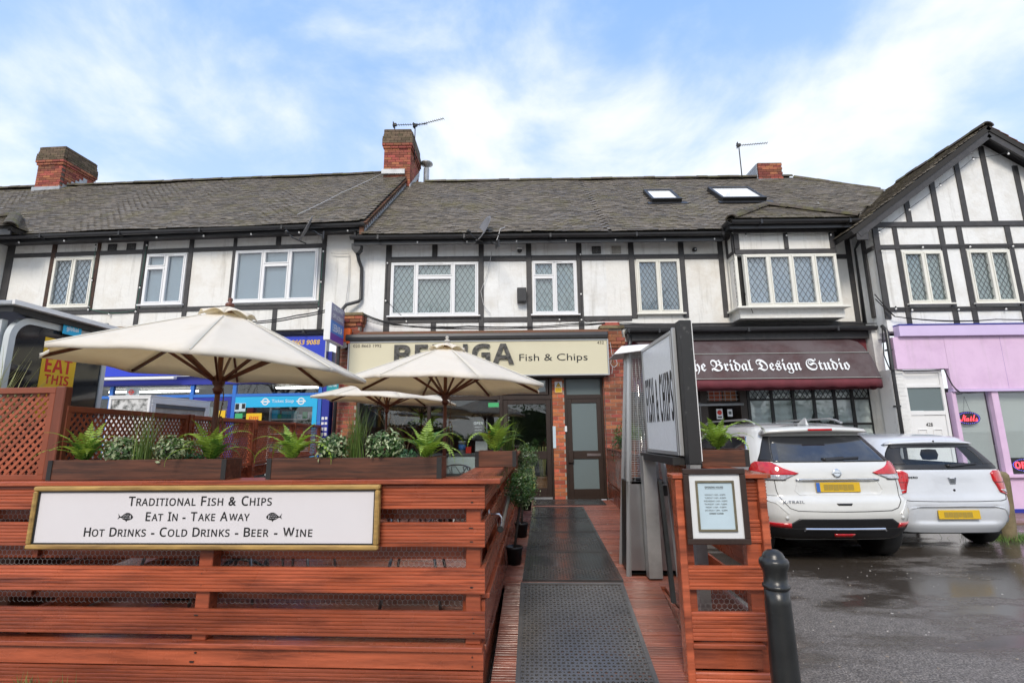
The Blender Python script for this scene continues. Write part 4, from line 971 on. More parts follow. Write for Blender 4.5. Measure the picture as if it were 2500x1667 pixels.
pipe(DP, [(-0.04, -0.15, 6.0), (-0.04, -0.08, 5.6)], 0.035, M['black'], 'swan_neck'); pipe(DP, [(0.0, -0.06, 5.45), (0.02, 0.02, 5.3), (0.07, 0.08, 5.15), (0.08, 0.09, 4.46), (0.04, 0.07, 4.40), (-0.2, 0.0, 4.31), (-0.24, -0.08, 4.2), (-0.24, -0.2, 3.6), (-0.24, -0.22, 0.3)], 0.038, M['black'])
DP2 = thing('drainpipe', 'black drainpipe on the brick pier beside the bridal shop', 'drainpipe', (2.36, 10.12, 0)); B().prism([(-0.12, 3.27), (0.12, 3.27), (0.11, 3.21), (0.04, 3.12), (-0.04, 3.12), (-0.11, 3.21)], 'y', -0.1, 0.04).build('hopper', M['black'], DP2)
pipe(DP2, [(-0.005, -0.03, 3.13), (-0.01, -0.03, 0.3)], 0.033, M['black']); pipe(DP2, [(0.0, -0.03, 3.26), (0.08, -0.03, 3.36), (0.1, 0.0, 3.55)], 0.045, M['black'], 'swan_neck')
# cream fascia with its lettering
CF = thing('fascia_sign', 'cream chip shop sign board with embossed dark lettering and thin black lettering', 'shop sign', (0, 10.35, 0))
bx('board', M['creamboard'], CF, -3.34, 1.95, -0.32, -0.22, 2.755, 3.475); B().frame(-3.37, 1.98, 2.73, 3.477, 0.026, -0.335, -0.20).build('edge_trim', M['alu'], CF)
ft = text(bold('BELUGA'), 'raised_lettering', M['sealgrey'], CF, 2.45, 0.42, (-1.19, -0.335, 3.19), depth=0.03)
text('Fish & Chips', 'lettering', M['blackpaint'], CF, 1.40, 0.19, (0.845, -0.3215, 3.085), depth=0.003)
text('020 8663 1992', 'lettering', M['brownjoin'], CF, 0.58, 0.062, (-2.98, -0.3215, 3.385), depth=0.002); text('432', 'lettering', M['brownjoin'], CF, 0.14, 0.06, (1.82, -0.3215, 3.40), depth=0.002)
CC = thing('cctv_notice', 'yellow camera warning notice on top of the narrow brick pier', 'notice', (0.955, 10.30, 2.52)); bx('plate', M['paper'], CC, -0.075, 0.075, -0.004, 0.004, -0.115, 0.115); 
B().prism([(-0.058, -0.0), (0.058, -0.0), (0.0, 0.1)], 'y', -0.0055, -0.0042).build('triangle', M['blackpaint'], CC); B().prism([(-0.042, 0.009), (0.042, 0.009), (0.0, 0.082)], 'y', -0.0068, -0.0057).build('triangle', M['yellow'], CC); bx('camera_mark', M['blackpaint'], CC, -0.02, 0.02, -0.0082, -0.007, 0.024, 0.04); bx('yellow_panel', M['yellow'], CC, -0.07, 0.07, -0.006, -0.0042, -0.11, -0.01)
text('CCTV in', 'lettering', M['blackpaint'], CC, .1, .025, (0, -0.0062, -0.035), depth=0.001); text('operation', 'lettering', M['blackpaint'], CC, .1, .025, (0, -0.0062, -0.075), depth=0.001)
# ------------------------------------------------------------------ bridal shop building
BR = thing('terrace_building', 'white terrace house with a bay window and two skylights above the burgundy awning', 'building', (0, 10.35, 0))
wall_holes(BR, 2.07, 7.95, 3.4, 5.75, [(2.73, 3.68, 4.08, 5.295)], M['stucco2'])
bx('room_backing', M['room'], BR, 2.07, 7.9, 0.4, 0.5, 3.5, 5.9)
window(BR, 2.73, 3.68, 4.08, 5.295, [(0.5, None), (0.5, None)], M['cream'], M['blind_b'], lead=(0.095, 0.16))
for x0, x1, z0, z1 in ((2.58, 2.70, 3.98, 5.72), (3.685, 3.80, 3.98, 5.72), (7.36, 7.47, 3.85, 5.72), (4.55, 4.66, 3.98, 5.72)): timber(BR, x0, x1, z0, z1)
for x0, x1, z0, z1 in ((2.702, 3.683, 5.30, 5.41), (3.802, 4.548, 5.295, 5.405), (2.07, 2.578, 5.295, 5.415), (2.07, 2.578, 3.93, 4.035), (6.9, 7.358, 5.26, 5.36)): timber(BR, x0, x1, z0, z1)
timber(BR, 2.3, 7.6, 3.76, 3.85, y=-0.02)
vent(BR, 2.22, 2.42, 5.44, 5.61, M['wornpanel'])
def _xr(t):
    z = 5.78 + t * 0.6606
    return 10.06 - (7.8 - z) / .722 if z < 7.8 else 10.06 - (z - 7.8) / 1.08 * 1.76
def _skip(x, t):
    y = t * 0.7507; z = 5.78 + t * .6606
    if 4.75 < x < 7.05 and z < 6.55 - abs(x - 5.85) * 0.62: return True
    return (3.5 < x < 4.3 and 1.98 < t < 3.08) or (5.24 < x < 6.42 and 2.0 < t < 3.25)
roof_slope(BR, (0, -0.40, 5.78), (1, 0, 0), sv, 4.68, lambda t: 2.07, _xr, M['tile'], skip=_skip, seed=9)
ridge_run(BR, (2.07, 3.12, 8.90), (8.35, 3.12, 8.92), M['ridge'], step=0.31); ridge_run(BR, (8.35, 3.12, 8.90), (10.0, 1.95, 7.84), M['ridge'], step=0.31)
bx('fascia_board', M['black'], BR, 2.07, 4.55, -0.33, -0.29, 5.58, 5.755); bx('soffit', M['timber'], BR, 2.07, 7.6, -0.29, 0.0, 5.72, 5.75)
gutter(BR, 2.07, 4.55, -0.40, 5.735)
velux(BR, 3.52, 4.26, 2.05, 3.02, (0, -0.40, 5.80), sv); velux(BR, 5.28, 6.38, 2.08, 3.2, (0, -0.40, 5.80), sv)
chr_ = chimney(BR, 7.25, 7.95, 2.95, 4.3, 8.4, 9.27, 0.15, m=M['brick'], steps=False, mossy=False)
bx('flashing', M['lead'], chr_, 7.2, 8.0, 2.9, 2.95, 8.42, 8.75)
b = B()
for i in range(9):
    for j in range(11): b.box(7.222, 7.238, 2.98 + j * .12, 3.09 + j * .12, 8.55 + i * .08, 8.64 + i * .08)
b.build('side_cladding', M['lead'], chr_, kind='stuff')
# bay
by = -0.40
bay = B(); bay.box(4.72, 6.88, by, 0.0, 3.86, 4.06); bay.box(4.72, 6.88, by, 0.0, 5.225, 5.74); bay.box(4.72, 6.88, by + 0.12, -0.02, 4.06, 5.225)
bay.build('bay', M['stucco2'], BR)
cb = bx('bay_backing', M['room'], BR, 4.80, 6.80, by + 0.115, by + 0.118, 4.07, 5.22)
wv = window(BR, 4.86, 6.80, 4.09, 5.21, [(0.265, None), (0.245, None), (0.245, None), (0.245, None)], M['cream'], M['curtain_w'], y=by - 0.06, sill=False, lead=(0.115, 0.185))
# left cheek of the bay, glazed
cheek = B().frame(-0.36, -0.02, 4.09, 5.21, 0.045, -0.03, 0.03).build('window', M['cream'], BR, (4.73, 0, 0), (0, 0, -pi / 2))
cheek.rotation_euler = (0, 0, -pi / 2); cheek.location = (4.74, -0.42, 0)
bx('pane', M['glass'], cheek, -0.32, -0.06, 0.0, 0.006, 4.13, 5.17); lattice(-0.32, -0.06, 4.13, 5.17, 0.115, 0.185, y0=-0.003).build('lead_lattice', M['came'], cheek)
bx('sill', M['cream'], BR, 4.62, 6.94, by - 0.14, 0.0, 4.045, 4.088, bevel=0.006)
for x0, x1 in ((4.73, 4.84), (5.79, 5.88), (6.76, 6.87)): timber(BR, x0, x1, 5.35, 5.70, y=by)
timber(BR, 4.73, 6.87, 5.245, 5.345, y=by); timber(BR, 4.71, 6.9, 5.70, 5.76, y=by - 0.05)
B().frame(-0.36, -0.02, 5.26, 5.72, 0.07, -0.02, 0.01).build('timber', M['timber'], BR, (4.72, -0.42, 0), (0, 0, -pi / 2))
bx('bay_soffit', M['black'], BR, 4.55, 7.2, by - 0.22, 0.0, 5.765, 5.80)
bx('bay_fascia', M['black'], BR, 4.56, 7.24, by - 0.24, by - 0.22, 5.72, 5.86); gutter(BR, 4.58, 7.26, by - 0.30, 5.86); 
g2 = gutter(BR, -0.9, 0.0, 0, 0); g2.location = (4.56, -0.72, 5.86); g2.rotation_euler = (0, 0, -pi / 2)
hip_bay_roof(BR, 4.58, 7.22, by - 0.30, 5.90, (5.88, 0.32, 6.66), 0.45, M['tile'], 100, 4)
dp = pipe(BR, [(7.40, -0.5, 5.78), (7.5, -0.3, 5.6), (7.55, -0.06, 5.45), (7.52, -0.06, 3.8)], 0.04, M['black'])
# lower cornice and gutter above the awning
bx('cornice', M['black'], BR, 2.4, 7.55, -0.30, 0.0, 3.62, 3.70); gutter(BR, 2.42, 7.5, -0.36, 3.66, 0.075); bx('cornice_board', M['timber'], BR, 2.4, 7.55, -0.25, -0.2, 3.44, 3.60)
bx('upper_panel', M['burg_red'], BR, 2.32, 7.4, -0.16, -0.1, 2.4, 3.44)
# shop window and door under the awning
W = B()
for x in (4.90, 5.385, 5.83, 6.26, 6.69, 7.06, 7.44): W.box(x - 0.028, x + 0.028, -0.02, 0.03, 0.55, 2.60)
for z in (0.55, 1.70, 2.215, 2.57):
    for a, c in zip((4.90, 5.385, 5.83, 6.26, 6.69, 7.06), (5.385, 5.83, 6.26, 6.69, 7.06, 7.44)): W.box(a + 0.028, c - 0.028, -0.018, 0.028, z - 0.022, z + 0.022)
wf = W.build('shop_window', M['carblack'], BR, bevel=0.003)
xs_ = (4.90, 5.385, 5.83, 6.26, 6.69, 7.06, 7.44)
for i in range(6):
    bx('pane', M['shopglass'], wf, xs_[i] + .028, xs_[i + 1] - .028, 0.0, 0.006, 0.57, 2.55)
    lattice(xs_[i] + .03, xs_[i + 1] - .03, 2.24, 2.545, 0.105, 0.165, w=0.012, y0=-0.004).build('lead_lattice', M['carblack'], wf)
    # festooned voile: folds that hang in scallops
    a, c = xs_[i] - 0.02, xs_[i + 1] + 0.02; nx, nz = 26, 34; vs = []; fs = []; low = (1.5, 1.45, 1.72, 1.72, 1.48, 1.35)[i]
    for k in range(nz + 1):
        v_ = k / nz
        for j in range(nx + 1):
            u_ = j / nx; s_ = sin(pi * u_)
            zb = low + (0.22 * (1 - s_)) + 0.015 * sin(j * 2.1)
            z = 2.55 - (2.55 - zb) * v_
            fold = 0.028 * sin((v_ * 9 + 1.9 * s_ * v_) * 3.3 + i) * min(1, v_ * 2.2) + 0.012 * sin(u_ * 21 + i * 2) * (1.2 - v_)
            vs.append((a + (c - a) * u_, 0.055 + fold, z))
    for k in range(nz):
        for j in range(nx): q = k * (nx + 1) + j; fs.append((q, q + nx + 1, q + nx + 2, q + 1))
    b = B(); b.smooth = True; b.add(vs, fs); o = b.build('swag_curtain', M['swag'], wf); md = o.modifiers.new('thick', 'SOLIDIFY'); md.thickness = 0.003
bx('stall_riser', M['carblack'], BR, 4.9, 7.44, -0.02, 0.05, 0.0, 0.53)
bx('window_backing', M['shopwall'], BR, 4.0, 7.5, 1.2, 1.25, 0.0, 2.7)
ent = B(); ent.box(3.9, 4.05, 0.0, 0.9, 0.0, 2.6); ent.box(4.72, 4.86, -0.02, 0.9, 0.0, 2.6); ent.box(2.3, 3.88, 0.0, 0.06, 0.0, 2.6); ent.box(4.05, 4.72, 0.9, 0.95, 0.0, 2.2)
ent.build('entrance', M['brownjoin'], BR)
tb = bx('tiled_panel', M['mortar_dark'], BR, 3.75, 4.72, 0.10, 0.16, 2.19, 2.52)
for i in range(3): bx('brick_panel', M['brick_clean'], tb, 3.80 + i * .31, 4.08 + i * .31, 0.085, 0.10, 2.21, 2.46)
gr = B()
for z in (2.23, 2.31, 2.39, 2.47): gr.box(3.7, 4.72, 0.04, 0.05, z, z + 0.012)
for i in range(9): gr.box(3.75 + i * .115, 3.76 + i * .115, 0.042, 0.048, 2.2, 2.5)
gr.build('security_grille', M['galv'], BR)
B().tube([(3.5, -0.02, 2.12), (4.78, -0.02, 2.13)], 0.03, 8).build('shutter_tube', M['lead'], BR)
for x, z, w, h in ((4.21, 1.93, .13, .21), (4.44, 1.95, .10, .15)):
    n_ = bx('notice', M['paper'], BR, x, x + w, -0.012, -0.006, z - h / 2, z + h / 2)
    if w > .12: B().lathe([(0.035, 0), (0.048, 0), (0.048, 0.003), (0.035, 0.003)], 16).build('no_smoking_ring', M['red'], n_, (x + w / 2, -0.0125, z + .03), (pi / 2, 0, 0)); bx('notice_print', M['blackpaint'], n_, x + .02, x + w - .02, -0.0145, -0.0125, z - .075, z - .05)
    else: bx('notice_print', M['seatcloth'], n_, x + .02, x + w - .02, -0.0145, -0.0125, z - .03, z + .03)
pb = bx('white_pier', M['whitepaint'], BR, 7.47, 7.85, -0.05, 0.2, 0.0, 2.75); brick_face(pb, (7.47, -0.05, 0), 0, 0.38, 0.3, 2.7, M['brick_white'])
pipe(BR, [(7.60, -0.12, 3.55), (7.62, -0.12, 3.2), (7.56, -0.12, 0.1)], 0.055, M['whitepaint'])

# awning
AW = thing('awning', 'faded burgundy shop awning with white gothic lettering', 'awning', (0, 10.15, 0))
prof = [(0.02, 3.40), (0.16, 3.39), (0.30, 3.33), (0.42, 3.22), (0.50, 3.08), (0.56, 3.00), (0.64, 2.80), (0.70, 2.56), (0.705, 2.545)]
XA, XB = 2.55, 6.92
def awn(profile, mname, name, val=False, thick=0.006):
    b = B(); b.smooth = True; cols = []; nX = 44 if val else 12
    for i in range(nX + 1): cols.append((XA + (XB - XA) * i / nX, None))
    for i in range(1, (16 if val else 9)): cols.append((XB, (pi / 2) * i / (15 if val else 8)))
    vs = []; n = len(profile)
    for ci, (x, a) in enumerate(cols):
        for k, (d, z) in enumerate(profile):
            if val and k == n - 1: z = z - 0.03 * abs(sin(ci * pi / 2.0 * 0.5 + 0.3))
            wob = 0.006 * sin(x * 5 + z * 3) 
            if a is None: vs.append((x, -d - wob, z))
            else: vs.append((XB + d * 0.58 * sin(a), -d * cos(a), z))
    fs = [(c * n + k, (c + 1) * n + k, (c + 1) * n + k + 1, c * n + k + 1) for c in range(len(cols) - 1) for k in range(n - 1)]
    b.add(vs, fs); o = b.build(name, M[mname], AW); md = o.modifiers.new('thick', 'SOLIDIFY'); md.thickness = thick; return o
awn(prof, 'burgundy', 'canopy'); awn([(0.705, 2.54), (0.712, 2.47), (0.71, 2.40)], 'burg_red', 'valance', True)
for d, z in ((0.512, 3.075), (0.712, 2.56)):
    B().tube([(XA, -d - .006, z)] + [(XA + (XB - XA) * i / 8, -d - .006 - 0.006 * sin((XA + (XB - XA) * i / 8) * 5 + z * 3), z) for i in range(1, 9)] + [(XB + d * .58 * sin(pi / 2 * i / 8), -(d + .006) * cos(pi / 2 * i / 8), z) for i in range(1, 9)], 0.007, 5).build('piping', M['piping'], AW)
bx('awning_frame', M['black'], AW, XA, XB, -0.66, -0.64, 2.56, 2.58)
lt = text(black_letter('The Bridal Design Studio'), 'lettering', M['paper'], AW, 3.20, 0.31, (4.92, -0.648, 2.80), (radians(90 - 17.5), 0, 0), depth=0.003)

# ------------------------------------------------------------------ gabled building with the nail bar (right)
GB = thing('gabled_building', 'tall black and white gabled house with the pink nail bar beneath', 'building', (0, 9.7, 0))
GW = [(8.02, 8.86, 4.06, 5.17), (9.36, 10.24, 4.06, 5.18)]
wall_holes(GB, 7.52, 14.5, 3.5, 5.72, GW, M['stucco'])
B().prism([(7.35, 5.72), (12.77, 5.72), (10.06, 7.64)], 'y', 0.0, 0.2).build('gable_wall', M['stucco'], GB)
bx('return_wall', M['stucco'], GB, 7.53, 7.7, 0.25, 1.2, 3.4, 6.0)
bx('room_backing', M['room'], GB, 7.8, 14, 0.4, 0.5, 3.5, 5.9)
for g_ in GW: window(GB, *g_, [(0.52, None), (0.48, None)], M['cream'], M['curtain_g'], lead=(0.10, 0.165))
bx('ornament', M['seatcloth'], GB, 8.1, 8.3, 0.05, 0.1, 4.09, 4.17)
for x0, x1, z0, z1 in ((7.50, 7.62, 3.75, 5.695), (7.92, 8.015, 3.62, 5.695), (8.865, 8.97, 3.62, 5.695), (9.25, 9.355, 3.62, 5.695), (10.25, 10.36, 3.62, 5.695), (10.85, 10.95, 3.62, 5.695), (11.9, 12.0, 3.62, 5.695)): timber(GB, x0, x1, z0, z1)
for x0, x1 in ((7.622, 7.918), (8.017, 8.863), (8.972, 9.248), (9.357, 10.248), (10.362, 10.848), (10.952, 14)):
    timber(GB, x0, x1, 5.225, 5.315); timber(GB, x0, x1, 3.90, 3.99)
timber(GB, 7.25, 14.0, 5.70, 5.81, y=-0.01)
def zg(x): return 7.65 - abs(x - 10.06) * 0.722
for x in (8.31, 8.91, 9.5, 10.10, 10.74, 11.35, 12.0): timber(GB, x - 0.055, x + 0.055, 5.812, zg(x) - 0.10)
timber(GB, -0.05, 0.05, 3.85, 5.69).matrix_basis = Matrix.Translation((7.51, 0.30, 4.77)) @ Matrix.Rotation(-pi / 2, 4, 'Z'); timber(GB, -0.12, 0.12, 5.23, 5.32).matrix_basis = Matrix.Translation((7.51, 0.16, 5.27)) @ Matrix.Rotation(-pi / 2, 4, 'Z')
# bargeboards and roof
for sgn in (-1, 1):
    a = Vector((10.06, -0.25, 7.68)); e = Vector((10.06 + sgn * 3.05, -0.25, 7.68 - 3.05 * 0.722))
    B().bar(a + Vector((0, 0, -0.02)), e, 0.045, 0.20, up=(0, 0, 1)).build('bargeboard', M['timber'], GB, bevel=0.004)
    B().bar(a + Vector((0, 0.13, 0.03)), e + Vector((0, 0.13, 0.05)), 0.22, 0.02, up=(0, 0, 1)).build('verge_soffit', M['black'], GB)
    Vg = Vector((-sgn * 1.0, 0, 0.722)).normalized(); Lg = 3.2 * 1.2334
    Ug = (0, -1, 0) if sgn < 0 else (0, 1, 0)
    if sgn < 0: roof_slope(GB, (10.06 - 3.2, 0, 7.83 - 3.2 * .722), Ug, Vg, Lg, lambda t: -(0.55 + t * 0.55), lambda t: 0.29, M['tile'], singles=80, wav=0.3, seed=4)
    else: roof_slope(GB, (10.06 + 3.2, 0, 7.83 - 3.2 * .722), Ug, Vg, Lg, lambda t: -0.29, lambda t: 2.6, M['verge'], singles=60, wav=0.3, seed=6)
ridge_run(GB, (10.06, -0.30, 7.86), (10.06, 2.3, 7.86), M['ridge'], step=0.3)
B().prism([(6.98, 5.34), (7.22, 5.34), (7.22, 5.54), (7.16, 5.64), (6.98, 5.52)], 'y', -0.265, -0.225).build('barge_foot', M['timber'], GB)
bx('return_wall', M['stucco2'], GB, 7.42, 7.60, 0.32, 1.3, 0.0, 3.6)
PX = thing('drainpipe', 'black drainpipe between the burgundy awning and the white door', 'drainpipe', (7.44, 9.64, 0)); pipe(PX, [(0.0, 0.1, 3.62), (0.0, 0.0, 3.5), (0.0, 0.0, 0.05)], 0.036, M['black']); [bx('bracket', M['black'], PX, -.05, .05, -.02, .06, z, z + .03) for z in (0.9, 2.0, 3.1)]
# nail bar front (plain panels joined, then trim)
NF = -0.02
bx('cornice', M['lilac'], GB, 7.62, 14, NF - 0.14, 0.0, 3.37, 3.585, bevel=0.006); bx('lead_capping', M['navy'], GB, 7.62, 14, NF - 0.15, 0.0, 3.588, 3.61)
bx('fascia_panel', M['pink'], GB, 8.52, 14, NF - 0.07, 0.0, 2.33, 3.365); bx('fascia_panel', M['pink'], GB, 7.52, 8.517, NF - 0.068, 0.0, 2.73, 3.365); bx('fascia_moulding', M['lilac'], GB, 8.51, 14, NF - 0.10, 0.0, 2.28, 2.325)
for x in (9.62, 11.4): bx('panel_joint', M['purple'], GB, x, x + .003, NF - 0.0712, NF - 0.069, 2.34, 3.36)
bx('corner_post', M['pink'], GB, 8.50, 8.58, NF - 0.06, 0.05, 0.05, 2.275, bevel=0.005); bx('mullion', M['pink'], GB, 9.27, 9.40, NF - 0.06, 0.05, 0.72, 2.275, bevel=0.005); bx('sill', M['pink'], GB, 8.582, 14, NF - 0.12, 0.05, 0.665, 0.72, bevel=0.005)
bx('stall_riser', M['pink'], GB, 8.582, 14, NF - 0.05, 0.05, 0.10, 0.66); bx('plinth', M['navy'], GB, 8.5, 14, NF - 0.07, 0.05, 0.0, 0.10)
for a, c in ((8.585, 9.268), (9.402, 12.5)):
    bx('pane', M['shopglass'], GB, a, c, 0.0, 0.008, 0.722, 2.272)
    bl = B(); z = 0.78
    while z < 2.26: bl.obox(((a + c) / 2, 0.055, z), ((c - a) / 2 - 0.02, 0, 0), (0, 0.004, 0.0128), (0, -0.0008, 0.0002)); z += 0.026
    bl.build('venetian_blind', M['blind'], GB)
bx('window_backing', M['shopwall'], GB, 8.5, 13, 0.6, 0.65, 0.1, 2.4); bx('shelf', M['shopwall_l'], GB, 9.5, 12, 0.3, 0.5, 0.95, 1.25)
pw = bx('white_pier', M['whitepaint'], GB, 7.40, 7.64, NF - 0.03, 0.3, 0.0, 2.73); brick_face(pw, (7.40, NF - 0.03, 0), 0, 0.24, 0.03, 2.73, M['brick_white'])
# door 428
DF = B().frame(7.645, 8.43, 0.05, 2.72, 0.06, -0.02, 0.08); DF.box(7.705, 8.37, -0.018, 0.078, 2.37, 2.43); DF.box(7.705, 8.37, -0.018, 0.078, 1.84, 1.92); DF = DF.build('door_frame', M['whitepaint'], GB, bevel=0.005)
bx('panel', M['whitepaint'], DF, 7.71, 8.365, 0.0, 0.02, 2.435, 2.655); bx('pane', M['frost'], DF, 7.705, 8.37, 0.01, 0.02, 1.925, 2.365)
D4 = bx('front_door', M['whitepaint'], GB, 7.71, 8.365, 0.0, 0.04, 0.12, 1.835)
for x0, x1, z0, z1 in ((7.80, 7.98, 1.36, 1.58), (8.09, 8.27, 1.36, 1.58), (7.80, 7.98, 0.3, 0.95), (8.09, 8.27, 0.3, 0.95)): B().frame(x0, x1, z0, z1, 0.022, -0.014, 0.0).build('panel_moulding', M['whitepaint'], D4, bevel=0.005)
text(bold('428'), 'house_number', M['blackpaint'], D4, 0.13, 0.065, (8.035, -0.003, 1.66), depth=0.002)
B().lathe([(0.03, 0), (0.04, 0.0), (0.04, 0.012), (0.03, 0.012)], 14).build('knocker', M['chrome'], D4, (8.035, -0.004, 1.28), (pi / 2, 0, 0)); bx('knocker_plate', M['chrome'], D4, 8.015, 8.055, -0.02, 0, 1.3, 1.36)
# neon signs hanging in the window
NS = thing('neon_sign', 'oval red neon sign with blue dotted rim hanging in the left nail bar window', 'neon sign', (8.80, 9.69, 1.775))
b = B(); n = 28; b.prism([(0.235 * cos(2 * pi * i / n), 0.125 * sin(2 * pi * i / n)) for i in range(n)], 'y', 0.0, 0.03); b.build('backing', M['plastic'], NS)
text(cursive('Nails'), 'lettering', M['neonred'], NS, 0.34, 0.13, (0, -0.004, 0.0), depth=0.004)
dm = B().lathe([(0.0, -0.006), (0.007, 0), (0.0, 0.006)], 6).mesh('diode', M['neonblue'])
for i in range(34): a = 2 * pi * i / 34; link('diode', dm, NS, (0.208 * cos(a), -0.006, 0.105 * sin(a)))
B().tube([(-0.06, 0.01, 0.12), (0, 0.01, 0.42), (0.07, 0.01, 0.12)], 0.003, 4).build('cord', M['cable'], NS); B().tube([(-0.2, 0.01, -0.06), (-0.3, 0.01, -0.13)], 0.004, 4).build('flex', M['cable'], NS)
NO = thing('neon_sign', 'rectangular neon sign with red letters above the pink sill', 'neon sign', (9.67, 9.66, 0.885)); bx('backing', M['plastic'], NO, -0.26, 0.28, 0.0, 0.03, -0.13, 0.135, bevel=0.006)
text(bold('OPEN'), 'lettering', M['neonred'], NO, 0.40, 0.13, (0.02, -0.004, 0), depth=0.004)
for i in range(34): a = 2 * pi * i / 34; link('diode', dm, NO, (0.02 + 0.235 * cos(a), -0.006, 0.108 * sin(a)))

# ------------------------------------------------------------------ cables, festoon lights, roof cables
string_lights(None, 'white bulbs under the gutter of the off-licence house', [(-3.5 - i * 1.07, 10.0 + i * 0.062, 5.93) for i in range(9)], M['cable'])
string_lights(None, 'white bulbs under the chip shop gutter', [(-2.0 + i * 1.06, 10.02, 5.66) for i in range(7)], M['cable'])
string_lights(None, 'white bulbs along the eave of the bay window', [(4.98, 9.9, 5.67), (5.84, 9.9, 5.67), (6.78, 9.9, 5.67)], M['cable'])
string_lights(None, 'white bulbs on green holders up the gable bargeboard', [(11.0, 9.4, 6.72), (10.35, 9.4, 7.2), (9.6, 9.4, 7.08), (8.82, 9.4, 6.5), (8.1, 9.4, 5.98), (7.42, 9.4, 5.5)], M['cable'])
string_lights(None, 'white bulbs across the gable above the two leaded windows', [(7.6, 9.64, 5.2), (8.45, 9.64, 5.27), (9.42, 9.64, 5.27), (10.3, 9.64, 5.27), (11.3, 9.64, 5.27)], M['cable'])
string_lights(None, 'white bulbs across the gable below the two leaded windows', [(7.7, 9.64, 3.98), (8.02, 9.64, 3.95), (8.95, 9.64, 3.95), (9.9, 9.64, 3.95), (11, 9.64, 3.95)], M['cable'])
string_lights(None, 'white bulbs down the black timber right of the small chip shop window', [(1.52, 10.3, 5.45), (1.5, 10.3, 4.55), (1.49, 10.3, 3.98), (1.02, 10.3, 3.99)], M['cable'])
string_lights(None, 'white bulbs on green cable down the posts of the off-licence house', [(-8.25, 10.6, 5.9), (-8.28, 10.6, 4.9), (-8.3, 10.6, 4.35), (-8.9, 10.62, 4.3), (-9.4, 10.65, 4.42), (-9.42, 10.65, 5.1), (-9.45, 10.65, 5.9)], M['cable_green'])
string_lights(None, 'white bulbs along the black timber left of the leaded triple window', [(-2.70, 10.3, 5.3), (-2.71, 10.3, 4.45), (-2.25, 10.3, 3.99)], M['cable'])
string_lights(None, 'white bulbs on green cable beside the largest white window', [(-4.13, 10.33, 5.6), (-4.14, 10.33, 4.9), (-4.16, 10.33, 4.3)], M['cable_green'])
def cable(label, pts, r=0.008, m='cable', loops=0, name='cable'):
    o = Vector(pts[0]); P = []
    pts = [Vector(p) for p in pts]
    for i in range(len(pts) - 1):
        for k in range(6): P.append(pts[i].lerp(pts[i + 1], k / 6) - o + Vector((0, 0, -0.015 * sin(pi * k / 6))))
    P.append(pts[-1] - o)
    return tag(B().tube(P, r, 5).build(name, M[m], None, o), label, 'cable')
def roofp(x, y, up=0.07): return (x, y, 5.8 + (y - 10) * 0.88 + up)
cable('pale cable running down the tiles of the chip shop roof', [roofp(0.67, 13.42), roofp(0.45, 12.6), roofp(0.39, 12.17), roofp(0.3, 11.39), roofp(0.13, 10.63), roofp(-0.1, 10.2), (-0.22, 9.9, 5.86), (-0.3, 9.9, 5.6)], 0.010, 'cable_white')
cable('thin cable from the right chimney down to the bay roof', [roofp(7.8, 13.1), roofp(7.9, 12.4), roofp(7.6, 11.4), roofp(7.35, 10.7)], 0.008, 'cable_white')
cable('thin cable below the smaller skylight', [roofp(4.25, 11.5), roofp(4.5, 11.0), roofp(4.6, 10.3), (4.62, 9.85, 5.7), (4.75, 10.0, 4.9), (4.95, 9.88, 3.95)], 0.007, 'cable')
cable('thin cable down the off-licence roof from the central chimney', [(-3.75, 13.4, 9.15), (-4.3, 11.7, 7.67), (-4.75, 10.3, 6.42)], 0.007, 'cable_white')
rr = random.Random(4)
for k, lab in enumerate(('sagging black cable above the cream fascia', 'second sagging black cable above the cream fascia', 'loose black cable looping above the cream fascia', 'thin wire bunched along the chip shop ledge', 'topmost black cable slung from the left brick pier')):
    cable(lab, [(-3.1, 10.1, 4.08 - k * .03), (-2.6, 10.12, 3.90 - k * .02), (-1.9, 10.15, 3.80 + rr.uniform(-.03, .04)), (-0.9, 10.1, 3.77 + rr.uniform(-.04, .03)), (0.2, 10.1, 3.75 + rr.uniform(-.03, .03)), (1.2, 10.1, 3.80 + rr.uniform(-.03, .03)), (1.95, 10.1, 3.86 + rr.uniform(-.05, .05))], 0.012 if k < 2 else 0.006)
for k, lab in enumerate(('black cable along the ledge over the awning', 'thin wire along the ledge over the awning')):
    cable(lab, [(2.2, 10.05, 3.80 + .03 * k)] + [(2.2 + i * .9, 10.04, 3.76 + rr.uniform(-.02, .04) + .02 * k) for i in range(1, 6)] + [(7.5, 9.95, 3.72)], 0.008)
for k, lab in enumerate(('black cable above the lilac cornice', 'drooping wire above the lilac cornice')):
    cable(lab, [(7.3, 9.62, 4.25 - .1 * k), (7.62, 9.6, 3.78), (8.6, 9.58, 3.68 + rr.uniform(-.03, .02)), (9.6, 9.58, 3.67 + rr.uniform(-.03, .03)), (11.5, 9.58, 3.68)], 0.010)
cable('black cable along the lower edge of the pink fascia beside the white door', [(7.3, 9.55, 3.6), (7.25, 9.55, 3.0), (7.35, 9.58, 2.72), (7.8, 9.58, 2.69), (8.4, 9.58, 2.72), (8.5, 9.57, 2.4), (8.62, 9.57, 2.27), (8.9, 9.57, 2.26)], 0.011)
for k, lab in enumerate(('black cables bunched over the off-licence ledge', 'thick black cable rising to the projecting sign')):
    cable(lab, [(-6.2, 10.2, 3.9 + .03 * k), (-5.2, 10.12, 3.92 + .04 * k), (-4.5, 10.05, 4.0 + .05 * k), (-3.75, 9.95, 4.12 + .04 * k)], 0.014)
